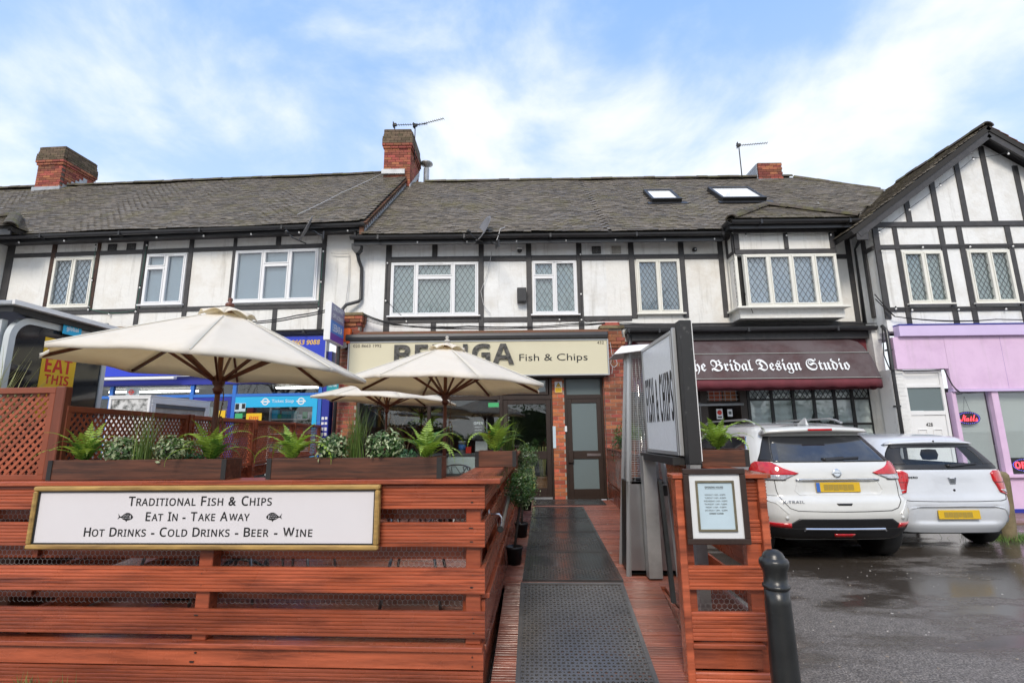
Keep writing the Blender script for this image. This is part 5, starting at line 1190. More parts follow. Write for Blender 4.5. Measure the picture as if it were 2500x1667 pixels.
cable('white cable hanging from the satellite dish past the chip shop windows', [(-0.42, 10.28, 5.5), (-0.5, 10.3, 5.1), (-0.66, 10.28, 4.6), (-0.6, 10.28, 4.3), (-0.45, 10.3, 4.1)], 0.006, 'cable_white')
cable('coiled white cable at the right end of the cream fascia', [(2.02, 10.02, 3.4), (2.04, 10.0, 3.15)] + [(2.07 + .07 * sin(i * .9), 9.99, 2.98 + .09 * cos(i * .9)) for i in range(12)] + [(2.02, 10.0, 2.75)], 0.006, 'cable_white')
cable('grey cable on the off-white wall beside the drainpipe', [(-3.95, 10.33, 5.52), (-3.55, 10.31, 5.5), (-3.53, 10.31, 4.9), (-3.58, 10.31, 4.25)], 0.008, 'cable_white')
# ------------------------------------------------------------------ decking, ramp and mats
AD = radians(-3.6)                       # heading of the terrace
FO = Vector((-0.18, 3.19, 0))            # front right corner of the left fence
def loc2w(o, a, x, y, z=0): return Vector((o[0] + cos(a) * x - sin(a) * y, o[1] + sin(a) * x + cos(a) * y, z))
_bd = {}
def board_mesh(L, h=0.145, th=0.028, ribs=7, m='reddeck', name='board', mm=None):
    k = (round(L, 3), h, th, ribs, m)
    if k not in _bd:
        p = h / max(ribs, 1); pts = []
        if ribs:
            for i in range(ribs):
                z = -h / 2 + i * p; pts += [(0.006, z + .0005), (0.0005, z + .2 * p), (0.0, z + .5 * p), (0.0005, z + .8 * p)]
            pts.append((0.006, h / 2))
        else: pts = [(0.003, -h / 2), (0, -h / 2 + .004), (0, h / 2 - .004), (0.003, h / 2)]
        pts += [(th, h / 2), (th, -h / 2)]
        _bd[k] = B().prism(pts, 'x', -L / 2, L / 2).mesh(name, M[m])
    return _bd[k]
DK = bpy.data.objects.new('decking', None); COL.objects.link(DK); DK['kind'] = 'structure'; DK.location = (0, 0, 0)
tilt = Matrix.Rotation(-pi / 2, 4, 'X')       # ribs face up
def plank(x0, x1, y, z, w=0.12, slope=0.0, m='redwalk', ribs=5):
    """one plank across the terrace, x in deck coordinates about FO"""
    me = board_mesh(x1 - x0, w - 0.006, 0.028, ribs, m, 'plank')
    o = link('plank', me, DK)
    p = loc2w(FO, AD, (x0 + x1) / 2, y, z + random.uniform(-.0015, .0015))
    o.matrix_basis = Matrix.Translation(p) @ Matrix.Rotation(AD, 4, 'Z') @ Matrix.Rotation(slope, 4, 'X') @ tilt
DZ = 0.325
y = 0.12
while y < 6.75:
    if y < 1.30: plank(-3.9, 0.0, y, DZ); y > 0.33 and plank(1.335, 1.80, y, DZ)
    else: plank(-4.2, -0.01, y, DZ); plank(-0.005, 1.84 if y < 3 else 1.9, y, DZ)
    y += 0.121
RS = atan2(0.30, 1.5); y = 1.27; z = DZ - 0.004
while y > -0.30: plank(0.02, 1.30, y, z, slope=RS); y -= 0.121 * cos(RS); z -= 0.121 * sin(RS)
# side of the raised deck beside the ramp, and joists under everything
B().prism([(0.30, 0.0), (1.28, 0.0), (1.28, DZ - 0.03), (0.30, DZ - 0.03)], 'x', 1.302, 1.33).build('deck_side', M['reddeck'], DK, FO, (0, 0, AD))
B().box(-4.2, -0.07, 0.1, 6.7, 0.02, DZ - 0.035).box(1.36, 1.78, 0.36, 6.7, 0.02, DZ - 0.035).box(0.02, 1.30, 1.4, 6.7, 0.02, DZ - 0.035).build('joists', M['soil'], DK, FO, (0, 0, AD))

def mat_mesh(W, L, pitch=0.0285, th=0.012):
    b = B(); nx = int((W - 0.05) / pitch); ny = int((L - 0.05) / pitch); ox = -nx * pitch / 2; oy = -ny * pitch / 2
    dirs = [(cos(pi * k / 4), sin(pi * k / 4)) for k in range(8)]; sq = [(1, 0), (1, 1), (0, 1), (-1, 1), (-1, 0), (-1, -1), (0, -1), (1, -1)]
    for i in range(nx):
        for j in range(ny):
            cx, cy = ox + (i + .5) * pitch, oy + (j + .5) * pitch; big = (i + j) % 2 == 0
            rx, ry = (0.42, 0.35) if big else (0.2, 0.2)
            vs = [(cx + a * pitch / 2, cy + c * pitch / 2, th) for a, c in sq] + [(cx + a * rx * pitch, cy + c * ry * pitch, th) for a, c in dirs] + [(cx + a * rx * pitch, cy + c * ry * pitch, 0.001) for a, c in dirs]
            fs = []
            for k in range(8): k2 = (k + 1) % 8; fs += [(k, k2, 8 + k2, 8 + k), (8 + k, 8 + k2, 16 + k2, 16 + k)]
            b.add(vs, fs)
    x0, x1, y0, y1 = ox, -ox, oy, -oy; e = 0.028
    for a, c, d, f in ((x0 - e, x0, y0 - e, y1 + e), (x1, x1 + e, y0 - e, y1 + e), (x0, x1, y0 - e, y0), (x0, x1, y1, y1 + e)): b.box(a, c, d, f, 0.0, th + 0.006)
    b.box(x0, x1, y0, y1, -0.001, 0.001)
    return b.mesh('rubber_mat', M['rubber'], recalc=False)
mm_ = mat_mesh(0.86, 1.07); mats_lab = ('perforated black rubber mat at the top of the ramp', 'second perforated rubber mat up the walkway from the ramp', 'third perforated rubber mat up the walkway from the ramp', 'perforated rubber mat nearest the shop doors')
for i, lab in enumerate(mats_lab):
    yc = 5.03 + i * 1.085
    o = tag(link('rubber_mat', mm_, None, (0.07 + 0.0606 * (yc - 4.48) + 0.42, yc, DZ + 0.001), (0, 0, radians(-3.5))), lab, 'mat', 'rubber mats along the walkway')
fm = mat_mesh(0.86, 1.44, 0.0285); fm.materials[0] = M['rubber_wet_glare']
o = tag(link('rubber_mat', fm), 'large perforated rubber mat lying on the ramp at the front', 'mat', 'rubber mats along the walkway')
o.matrix_basis = Matrix.Translation(Vector((0.445, 3.745, 0.1845))) @ Matrix.Rotation(radians(-2.6), 4, 'Z') @ Matrix.Rotation(RS, 4, 'X')
dm_ = B().box(-0.64, 0.64, -0.37, 0.37, 0, 0.012)
for i in range(52): dm_.box(-0.63 + i * 0.0246, -0.617 + i * 0.0246, -0.36, 0.36, 0.012, 0.017)
tag(dm_.build('door_mat', M['rubber'], None, (1.0, 9.46, DZ + 0.001), (0, 0, radians(-2))), 'wide ribbed black door mat in front of the two brown doors', 'mat')

# ------------------------------------------------------------------ fences
def fence_board(parent, x0, x1, y, z0, z1, ribs=7, m='reddeck', th=0.028, rz=0.0):
    o = link('board', board_mesh(x1 - x0, z1 - z0, th, ribs, m), parent, ((x0 + x1) / 2, y, (z0 + z1) / 2), (0, random.uniform(-.0012, .0012), rz)); return o
FF = thing('timber_fence', 'red stained fence of ribbed boards carrying the white menu board', 'fence', FO, AD)
for z0, z1 in ((1.112, 1.258), (0.888, 1.033), (0.622, 0.768), (0.378, 0.524)): fence_board(FF, -4.3, 0.0, 0.0, z0, z1)
fence_board(FF, -4.3, -0.01, 0.006, 0.205, 0.305, 0); fence_board(FF, -4.3, -0.012, 0.004, 0.055, 0.198, 7); fence_board(FF, -4.3, -0.012, 0.004, -0.10, 0.048, 7)
bx('nosing', M['reddeck'], FF, -4.3, -0.012, -0.02, 0.10, 0.309, 0.337, bevel=0.004)
for z0, z1 in ((1.03, 1.10), (0.79, 0.93), (0.545, 0.665)): fence_board(FF, -4.25, -0.05, 0.125, z0, z1, 0, th=0.022)
for x in (-0.075, -1.78, -3.45): bx('post', M['reddeck'], FF, x - 0.045, x + 0.045, 0.03, 0.12, 0.338, 1.256, bevel=0.004)
bx('cap_rail', M['reddeck'], FF, -4.3, 0.10, -0.03, 0.20, 1.262, 1.292, bevel=0.005)
def chicken_wire(parent, x0, x1, z0, z1, y, s=0.019, r=0.0009):
    b = B(); w = s * sqrt(3); row = 0; z = z0
    def seg(p, q):
        dx_, dz_ = q[0] - p[0], q[1] - p[1]; l = sqrt(dx_ * dx_ + dz_ * dz_) or 1; nx, nz = -dz_ / l * r, dx_ / l * r
        if min(p[1], q[1]) < z0 or max(p[1], q[1]) > z1: return
        b.add([(p[0] + nx, y, p[1] + nz), (q[0] + nx, y, q[1] + nz), (q[0] - nx, y, q[1] - nz), (p[0] - nx, y, p[1] - nz), (p[0], y + 2 * r, p[1]), (q[0], y + 2 * r, q[1])], [(0, 1, 2, 3), (0, 4, 5, 1), (3, 2, 5, 4)])
    while z < z1:
        x = x0 + (w / 2 if row % 2 else 0)
        while x < x1:
            j = random.uniform(-.002, .002); a = (x, z + j); c = (x + w / 2, z + s / 2); d = (x + w / 2, z + 1.5 * s); e = (x + w, z)
            seg(a, c); seg(c, e); seg(c, d); x += w
        z += 1.5 * s; row += 1
    return b.build('chicken_wire', M['wire'], parent, kind='stuff', recalc=False)
chicken_wire(FF, -4.2, -0.12, 0.52, 1.12, 0.115)
SFN = thing('timber_fence', 'red stained side fence of ribbed boards along the walkway with a steel handrail', 'fence', (-0.18, 3.19, 0), radians(90 - 2.8))
# local x runs away from the camera, local -y faces the walkway
for z0, z1 in ((1.112, 1.258), (0.888, 1.033), (0.622, 0.768)): fence_board(SFN, 0.005, 6.1, -0.0, z0, z1)
fence_board(SFN, 0.06, 6.1, 0.004, 0.335, 0.58, 0); bx('ledge', M['reddeck'], SFN, 0.06, 6.1, -0.022, 0.05, 0.583, 0.612, bevel=0.004)
for x in (1.3, 2.9, 4.5, 6.0): bx('post', M['reddeck'], SFN, x - 0.045, x + 0.045, 0.03, 0.12, 0.33, 1.256, bevel=0.004)
bx('cap_rail', M['reddeck'], SFN, 0.20, 6.15, -0.05, 0.20, 1.262, 1.292, bevel=0.005)
fence_board(SFN, 0.1, 6.1, 0.125, 0.80, 0.94, 0, th=0.022); fence_board(SFN, 0.1, 6.1, 0.125, 0.5, 0.66, 0, th=0.022)
bx('skirt', M['reddeck'], SFN, 0.02, 6.1, 0.012, 0.04, 0.0, 0.333)
HR = thing('handrail', 'round steel handrail with rain drops on the side fence', 'handrail', (-0.09, 3.42, 0.95), radians(90 - 1.2))
B().tube([(0, 0, 0), (3.3, 0, 0.0)], 0.021, 12, cap=False).build('rail', M['steel'], HR); B().lathe([(0.021, 0), (0.0175, 0), (0.0175, 0.06), (0.0, 0.061)], 12).build('open_end', M['plastic'], HR, (-0.001, 0, 0), (0, pi / 2, 0))
for x in (0.16, 3.05):
    br = B().tube([(x, 0, 0), (x, 0, 0.05), (x, 0.015, 0.07), (x, 0.085, 0.07)], 0.008, 8).build('bracket', M['steel'], HR); B().lathe([(0.0, 0), (0.035, 0.0), (0.035, 0.006), (0, 0.007)], 12).build('plate', M['steel'], br, (x, 0.082, 0.07), (-pi / 2, 0, 0))
# right hand gate panel, with the frame of opening hours
RO = Vector((1.025, 3.27, 0))
RF = thing('timber_fence', 'short red stained fence panel carrying the framed opening hours', 'fence', RO, AD)
RW = 0.555
for z0, z1, x1 in ((1.135, 1.262, RW - .04), (0.88, 1.02, RW - .04)):
    fence_board(RF, 0.04, x1, 0.012, z0, z1, 6)
for z0, z1 in ((0.615, 0.752), (0.33, 0.49)): fence_board(RF, 0.03, RW - 0.03, -0.012, z0, z1, 7)
fence_board(RF, 0.04, RW - .04, -0.012, -0.1, 0.16, 7); fence_board(RF, 0.045, 0.44, -0.012, 0.18, 0.29, 0); bx('nosing', M['reddeck'], RF, 0.04, 0.46, -0.03, 0.05, 0.293, 0.32, bevel=0.004)
bx('post', M['reddeck'], RF, 0.0, 0.045, -0.02, 0.09, -0.05, 1.27, bevel=0.005); bx('post', M['reddeck'], RF, RW - .045, RW, -0.02, 0.09, -0.05, 1.27, bevel=0.005); bx('inner_post', M['reddeck'], RF, 0.42, RW - .046, 0.025, 0.09, 0.0, 1.26); bx('inner_post', M['reddeck'], RF, 0.047, 0.10, 0.04, 0.09, 0.0, 1.26)
bx('cap_rail', M['reddeck'], RF, -0.015, RW + .015, -0.03, 0.13, 1.272, 1.30, bevel=0.005)
chicken_wire(RF, 0.05, RW - .05, 0.3, 0.72, 0.1)
GS = tag(B().bar((-0.0, 0, -0.40), (0, 0, 0.33), 0.035, 0.025, up=(1, 0, 0)).build('gate_spring', M['castiron'], None, (0.975, 3.36, 0.92), (radians(-4), radians(-2), 0)), 'black gate spring bar along the left post of the right fence panel', 'gate spring')
RS_ = thing('timber_fence', 'red stained side fence between the walkway and the parked cars', 'fence', (1.64, 3.32, 0), radians(90 - 3.0))
for z0, z1 in ((1.112, 1.258), (0.888, 1.033), (0.622, 0.768), (0.378, 0.524)): fence_board(RS_, 0.02, 6.65, 0.0, z0, z1)
for x in (0.06, 1.5, 3.1, 4.7, 6.3): bx('post', M['reddeck'], RS_, x - 0.045, x + 0.045, 0.03, 0.12, 0.0, 1.256)
fence_board(RS_, 1.2, 6.65, 0.13, 0.33, 0.62, 0, th=0.022); fence_board(RS_, 1.2, 6.65, 0.13, 0.64, 1.25, 0, th=0.022)
bx('cap_rail', M['reddeck'], RS_, 0.0, 6.7, -0.03, 0.18, 1.262, 1.292, bevel=0.005)

# menu board on the front fence
MB = thing('menu_board', 'long white board with gilded frame listing fish and chips and drinks', 'sign', loc2w(FO, AD, -1.785, -0.02, 1.072), AD)
bx('panel', M['signwhite'], MB, -1.11, 1.11, -0.022, 0.0, -0.165, 0.165); B().frame(-1.14, 1.14, -0.192, 0.192, 0.030, -0.045, 0.0).build('frame', M['goldframe'], MB, bevel=0.008); B().frame(-1.112, 1.112, -0.164, 0.164, 0.010, -0.03, -0.02).build('inner_edge', M['blackpaint'], MB)
TZ = -0.0225
small_caps('Traditional Fish & Chips', 'lettering', M['blackpaint'], MB, 0.955, 0.055, (-0.02, TZ, 0.070))
small_caps('Eat In - Take Away', 'lettering', M['blackpaint'], MB, 0.69, 0.052, (-0.025, TZ, -0.022))
small_caps('Hot Drinks - Cold Drinks - Beer - Wine', 'lettering', M['blackpaint'], MB, 1.50, 0.052, (-0.02, TZ, -0.115))
fish = [(-0.055, 0.022), (-0.042, 0.004), (-0.032, 0.006), (-0.015, 0.02), (0.0, 0.027), (0.018, 0.026), (0.034, 0.016), (0.046, 0.002), (0.042, -0.008), (0.026, -0.016), (0.008, -0.019), (0.004, -0.028), (-0.004, -0.018), (-0.02, -0.013), (-0.034, -0.003), (-0.042, -0.002), (-0.056, -0.012), (-0.049, 0.003)]
for sx, x in ((1, -0.50), (-1, 0.465)):
    fi = B().prism([(p[0] * sx, p[1]) for p in fish], 'y', -0.0012, 0).build('fish_mark', M['blackpaint'], MB, (x, TZ, 0.0)); b = B()
    for i in range(5):
        for j in range(3): b.box((-0.024 + i * .01 + (j % 2) * .005) * sx - 0.002, (-0.024 + i * .01 + (j % 2) * .005) * sx + 0.002, -0.0022, -0.0013, -0.007 + j * .010, -0.004 + j * .010)
    b.box(0.028 * sx - .0025, 0.028 * sx + .0025, -0.0022, -0.0013, -0.01, 0.012); b.build('scales', M['signwhite'], fi)
b = B()
for z in (1.15, 1.22, .92, 1.0, .66, .73, .41, .49, .23, .28):
    for x in (-.075, -1.78, -3.45): b.box(x - .0035 + random.uniform(-.02, .02), x + .0035, -.0015, .004, z - .0035, z + .0035)
b.build('screw_heads', M['castiron'], FF, kind='stuff')
# framed opening hours
OH = thing('notice_board', 'framed opening hours notice on the short right fence panel', 'notice', loc2w(RO, AD, 0.235, -0.035, 1.115), AD)
B().frame(-0.19, 0.19, -0.23, 0.22, 0.034, -0.02, 0.012).build('frame', M['framebrown'], OH, bevel=0.004); bx('backing', M['paper'], OH, -0.156, 0.156, -0.004, 0.004, -0.196, 0.186)
B().frame(-0.118, 0.118, -0.155, 0.148, 0.013, -0.016, -0.004).build('inner_frame', M['brass'], OH, bevel=0.002); bx('sheet', M['paperblue'], OH, -0.105, 0.105, -0.0075, -0.0045, -0.142, 0.135)
text(bold('OPENING HOURS'), 'lettering', M['blackpaint'], OH, 0.112, 0.0105, (-0.005, -0.008, 0.108), depth=0.0006); bx('underline', M['blackpaint'], OH, -0.061, 0.051, -0.0085, -0.008, 0.098, 0.0995)
for i, s in enumerate(('MONDAY 11AM – 8.30PM', 'TUESDAY 11AM – 8.30PM', 'WEDNESDAY 11AM – 9.00PM', 'THURSDAY 11AM – 9.00PM', 'FRIDAY 11AM – 9.00PM', 'SATURDAY 12PM – 8.30PM')):
    text(s, 'lettering', M['seatcloth'], OH, 0.0062 * len(s), 0.0095, (-0.002, -0.008, 0.062 - i * 0.0185), depth=0.0006)
text(bold('SUNDAY CLOSED'), 'lettering', M['blackpaint'], OH, 0.085, 0.0095, (-0.002, -0.008, 0.062 - 6 * 0.0185), depth=0.0006)

# trellis: near panel on the front fence, panels along the far boundary
def trellis_panel(parent, L, z0, z1, pitch=0.066, w=0.02, frame=0.045, name='slat'):
    H = z1 - z0
    fr = B().box(0, L, -0.03, 0.03, z1 - 0.02, z1 + 0.022).box(0, L, -0.028, 0.028, z0, z0 + 0.035)
    fr.box(0, frame, -0.029, 0.029, z0 + 0.035, z1 - 0.02).box(L - frame, L, -0.029, 0.029, z0 + 0.035, z1 - 0.02)
    p = fr.build('trellis_frame', M['trellis'], parent, bevel=0.003)
    a, c, e, f = frame, L - frame, z0 + 0.035, z1 - 0.02; W, Hh = c - a, f - e
    for sgn, yy in ((1, -0.0017), (-1, 0.0017)):
        x = -Hh if sgn > 0 else 0.0
        x0 = x
        while x < (W if sgn > 0 else W + Hh):
            # from bottom (x) rising with slope sgn
            b0, t0 = x, x + sgn * Hh; zb, zt = 0.0, Hh
            if sgn > 0:
                if b0 < 0: zb = -b0; b0 = 0
                if t0 > W: zt -= t0 - W; t0 = W
            else:
                if b0 > W: zb = b0 - W; b0 = W
                if t0 < 0: zt += t0; t0 = 0
            if zt - zb > 0.03:
                q = B().bar((0, 0, 0), (t0 - b0, 0, zt - zb), w, 0.003, up=(0, 1, 0)); q.build(name, M['trellis'], p, (a + b0, yy, e + zb))
            x += pitch
    return p
NT = thing('trellis_screen', 'tall trellis panel with a thick red post standing on the front fence', 'trellis', loc2w(FO, AD, -4.155, 0.10, 0), AD)
trellis_panel(NT, 1.14, 1.293, 1.90, pitch=0.058, w=0.020); bx('post', M['postred'], NT, 1.142, 1.215, -0.035, 0.025, 1.293, 1.925, bevel=0.006)
ang = atan2(1, -0.117); TS = thing('trellis_fence', 'low trellis fence over red boards along the left side of the terrace', 'fence', (-3.125, 3.42, 0), ang)
for i in range(4):
    pn = trellis_panel(TS, 1.62, 1.20, 1.77, pitch=0.060, w=0.0175); pn.location.x = 0.05 + i * 1.70; i and bx('post', M['reddeck'], TS, -0.03 + i * 1.70, 0.048 + i * 1.70, -0.045, 0.045, 0.3, 1.80, bevel=0.004)
    for z0, z1 in ((1.04, 1.18), (0.80, 0.945), (0.56, 0.70), (0.33, 0.47)): fence_board(TS, 0.05 + i * 1.70, 1.665 + i * 1.70, 0.02, z0, z1, 7)

# ------------------------------------------------------------------ plants
R_ = random.Random(77)
def frond_mesh(L, n, droop, m, wid=0.045, seed=0):
    r = random.Random(seed); b = B(); pts = []
    p = Vector((0, 0, 0)); a = radians(72 + r.uniform(-8, 8)); st = L / n
    for i in range(n + 1):
        pts.append(p.copy()); p = p + Vector((cos(a), 0, sin(a))) * st; a -= droop / n * (0.5 + i / n)
    b.tube(pts, 0.0022, 3, r2=0.0008)
    for i in range(2, n + 1):
        t = i / n; w = wid * (sin(pi * min(1, t * 0.9 + 0.13)) ** 0.7) * (1.04 - 0.75 * t * t); d = (pts[i] - pts[i - 1]).normalized()
        for s in (-1, 1):
            s1 = Vector((0, s, 0)); up = d.cross(Vector((0, 1, 0)))
            dirv = (s1 + d * 0.38 - Vector((0, 0, 0.18)) * t + Vector((0, 0, r.uniform(-.12, .12)))).normalized(); q = pts[i]; k = 0.30 * st + 0.0012
            b.add([q - d * k, q + dirv * w * 0.55 - d * k * 0.9, q + dirv * w, q + dirv * w * 0.55 + d * k * 1.0, q + d * k], [(0, 1, 2, 3, 4)])
    return b.mesh('frond', m, recalc=False)
FR = [frond_mesh(0.30, 17, radians(125), M['fern'], 0.050, 1), frond_mesh(0.27, 16, radians(85), M['fern'], 0.046, 2), frond_mesh(0.36, 19, radians(165), M['fern'], 0.052, 3), frond_mesh(0.27, 16, radians(55), M['fern'], 0.044, 4)]
FD = [frond_mesh(0.26, 20, radians(140), M['fern_dark'], 0.04, 5), frond_mesh(0.22, 18, radians(110), M['fern_dark'], 0.036, 6)]
def fern(label, loc, s=1.0, n=17, seed=0, group='ferns in the planters'):
    t = thing('fern', label, 'fern', loc, 0, group); r = random.Random(seed)
    for i in range(n):
        k = r.random(); me = FR[r.randrange(4)] if k > 0.3 else FD[r.randrange(2)]
        o = link('frond', me, t, (r.uniform(-.015, .015), r.uniform(-.015, .015), -0.01), (0, r.uniform(-.35, .25), 2.399 * i + r.uniform(-.35, .35))); q = s * r.uniform(0.95, 1.35); o.scale = (q, q, q)
    return t
def leaf_cloud(rad, n, m, size, seed, squash=1.0, shell=0.55, nm='foliage', lump=0.18):
    r = random.Random(seed); b = B()
    for i in range(n):
        d = Vector((r.gauss(0, 1), r.gauss(0, 1), r.gauss(0, 1))).normalized(); k = rad * (shell + (1 - shell) * r.random() ** 0.6) * (1 + lump * sin(d.x * 5 + seed) * sin(d.y * 4.3 + 1) * 1.2 + r.uniform(-.06, .10))
        p = Vector((d.x * k, d.y * k, d.z * k * squash)); s = size * r.uniform(.6, 1.25)
        u = Vector((r.gauss(0, 1), r.gauss(0, 1), r.gauss(0, 1) + .3)).normalized(); nn = (d + Vector((r.gauss(0, .6), r.gauss(0, .6), r.gauss(0, .6) + .4))).normalized(); u = (u - nn * u.dot(nn)).normalized(); v = nn.cross(u)
        b.add([p - u * s, p + v * s * .5 + nn * s * .12, p + u * s, p - v * s * .5 + nn * s * .12], [(0, 1, 2, 3)])
    return b
def bush(label, loc, rad, seed, group='variegated bushes in the planters'):
    t = thing('shrub', label, 'shrub', loc, 0, group)
    leaf_cloud(rad, 520, M['leaf'], 0.017, seed, 0.85).build('foliage', M['leaf'], t, (0, 0, rad * .62), kind='stuff', recalc=False); leaf_cloud(rad * 1.04, 330, M['leaf_pale'], 0.015, seed + 9, 0.88, 0.75).build('pale_leaves', M['leaf_pale'], t, (0, 0, rad * .64), kind='stuff', recalc=False)
    b = B()
    for i in range(7): a = i * .9; b.tube([(0, 0, -0.02), (cos(a) * rad * .3, sin(a) * rad * .3, rad * .5), (cos(a) * rad * .6, sin(a) * rad * .6, rad * .95)], 0.004, 4)
    b.build('stems', M['bark'], t); return t
def grass_tuft(label, loc, h, n, seed, m='blade', spread=0.5, cat='ornamental grass', group=None, w=0.006):
    t = thing('ornamental_grass', label, cat, loc, 0, group); r = random.Random(seed); b = B()
    for i in range(n):
        a = r.uniform(0, 6.283); l = h * r.uniform(.55, 1.1); lean = r.uniform(.05, spread); p = Vector((r.gauss(0, .025), r.gauss(0, .025), 0)); an = pi / 2 - lean * .35; d2 = Vector((cos(a), sin(a), 0)); sd = Vector((-sin(a), cos(a), 0)); L_ = []
        for k in range(6):
            L_.append((p.copy(), w * (1 - k / 5.4))); p = p + (d2 * cos(an) + Vector((0, 0, sin(an)))) * l / 5; an -= lean * r.uniform(.25, .55)
        vs = [q + sd * w_ * s for q, w_ in L_ for s in (-.5, .5)]
        b.add(vs, [(2 * k, 2 * k + 1, 2 * k + 3, 2 * k + 2) for k in range(5)])
    b.build('blades', M[m], t, kind='stuff', recalc=False); return t
def planter(label, x0, x1, d0, d1, z0, z1, origin, ang_, group='dark wooden planter boxes'):
    t = thing('planter_box', label, 'planter', (origin[0], origin[1], 0), ang_, group)
    for nm, a in (('front_board', (x0, x1, d0, d0 + .018)), ('back_board', (x0, x1, d1 - .018, d1))): bx(nm, M['planter'], t, *a, z0, z1, bevel=0.003)
    for xa in (x0 + .001, x1 - .019): bx('end_board', M['planter'], t, xa, xa + .018, d0 + .0185, d1 - .0185, z0 + .001, z1 - .002)
    st = [(x0 - .004, x0 + .028), (x1 - .028, x1 + .004)]
    for a, c in st: bx('corner_strip', M['iron_strap'], t, a, c, d0 - .004, d0 + .0, z0 + .001, z1 - .001)
    bx('soil', M['soil'], t, x0 + .02, x1 - .02, d0 + .02, d1 - .02, z0 + .01, z1 - .02)
    return t
PZ0, PZ1 = 1.293, 1.425
planter('dark planter box nearest the tall trellis post on the front fence', -2.93, -1.70, 0.02, 0.20, PZ0, PZ1, FO, AD)
planter('dark planter box in the middle of the front fence', -1.42, -0.28, 0.02, 0.20, PZ0, PZ1, FO, AD)
p3 = planter('small dark planter box on the corner of the side fence', -0.17, 0.17, -0.15, 0.15, PZ0, PZ1, (-0.14, 4.42), AD)
planter('dark planter box with one fern beside the lightbox post', -0.15, 0.22, -0.2, 0.2, PZ0, PZ1, (1.68, 4.2), radians(-18))
def fp(s, y=0.11, z=PZ1 - 0.015): return loc2w(FO, AD, s, y, z)
fern('fern at the left end of the planter beside the trellis post', fp(-2.77), 0.95, 18, 1); fern('fern drooping over the right end of the left planter', fp(-1.87), 1.0, 19, 2)
fern('fern at the left end of the middle planter', fp(-1.30), 0.98, 18, 3); fern('bright fern at the right end of the middle planter', fp(-0.40), 0.95, 18, 14)
fern('fern spilling from the small corner planter', (-0.15, 4.36, PZ1 - .01), 1.15, 22, 5); fern('fern in the planter beside the lightbox post', (1.70, 4.2, PZ1 - .01), 1.15, 20, 6)
bush('variegated bush left of the grass in the left planter', fp(-2.50), 0.105, 21); bush('variegated bush right of the grass in the left planter', fp(-2.14), 0.11, 22)
bush('variegated bush left of the grass in the middle planter', fp(-1.02), 0.11, 23); bush('variegated bush right of the grass in the middle planter', fp(-0.67), 0.12, 24)
grass_tuft('tall grass in the left planter between two bushes', fp(-2.34), 0.33, 90, 31, group='grasses in the planters'); grass_tuft('tall grass in the middle planter between two bushes', fp(-0.87), 0.38, 110, 32, group='grasses in the planters')
grass_tuft('spiky grass behind the fern in the corner planter', (-0.05, 4.5, PZ1 - .02), 0.34, 80, 33, group='grasses in the planters', spread=0.8)
sm = thing('ivy', 'small trailing ivy at the right end of the middle planter', 'ivy', fp(-0.52)); leaf_cloud(0.07, 150, M['leaf_blue'], 0.016, 5, .6).build('foliage', M['leaf_blue'], sm, (0, 0, .02), kind='stuff', recalc=False)
sm = thing('ivy', 'dark trailing ivy behind the drooping fern of the left planter', 'ivy', fp(-1.98)); leaf_cloud(0.06, 120, M['leaf_blue'], 0.016, 6, .6).build('foliage', M['leaf_blue'], sm, (0, 0, .015), kind='stuff', recalc=False)
for i, (x, y_) in enumerate(((-4.10, 3.93), (-4.3, 4.02), (-4.2, 3.88), (-4.42, 3.95))):
    grass_tuft(('tall pale reeds rising behind the near trellis panel', 'pale reeds at the left edge behind the trellis', 'pale reeds leaning right behind the trellis post', 'pale reeds at the very left behind the trellis')[i], (x, y_, 1.2), 1.10, 75, 40 + i, 'blade_dry', 0.62, 'reeds', 'reeds behind the near trellis', w=0.015)
tr_ = thing('planter_box', 'long planter box full of reeds behind the near trellis', 'planter', (-4.25, 4.15, 0), AD, 'dark wooden planter boxes'); bx('box_body', M['planter'], tr_, -0.6, 0.6, -0.25, 0.25, 0.02, 1.2, bevel=.01); bx('soil', M['soil'], tr_, -.57, .57, -.22, .22, 1.2, 1.206)
def topiary(label, loc, ball_z, rad, trunk_lean, seed):
    t = thing('topiary_tree', label, 'topiary', loc, 0, 'clipped ball trees along the side fence')
    B().lathe([(0.062, 0.0), (0.080, 0.145), (0.086, 0.147), (0.086, 0.165), (0.078, 0.166), (0.074, 0.15), (0.0, 0.149)], 20).build('pot', M['plastic'], t)
    tr = B().tube([(0, 0, 0.14), (trunk_lean * .3, .005, 0.3), (trunk_lean * .8, 0, ball_z - rad * 0.9), (trunk_lean, 0, ball_z)], 0.011, 7)
    tr.tube([(0.01, 0.01, 0.14), (trunk_lean * .8 + .012, .012, ball_z - rad * .7)], 0.007, 6); tr.build('trunk', M['bark'], t)
    leaf_cloud(rad, 1500, M['leaf'], 0.016, seed, 1.1, 0.5, lump=.10).build('crown', M['leaf'], t, (trunk_lean, 0, ball_z), kind='stuff', recalc=False); leaf_cloud(rad * 1.03, 260, M['leaf_pale'], 0.012, seed + 3, 1.1, 0.85).build('pale_leaves', M['leaf_pale'], t, (trunk_lean, 0, ball_z), kind='stuff', recalc=False)
    return t
topiary('clipped ball tree in a black pot nearest the ramp', (0.0, 5.12, DZ), 0.70, 0.155, 0.075, 51); topiary('clipped ball tree in a black pot second from the ramp', (0.09, 6.42, DZ), 0.68, 0.16, 0.03, 52); topiary('clipped ball tree nearest the brown glazed door', (0.22, 8.6, DZ), 0.86, 0.20, 0.0, 53)
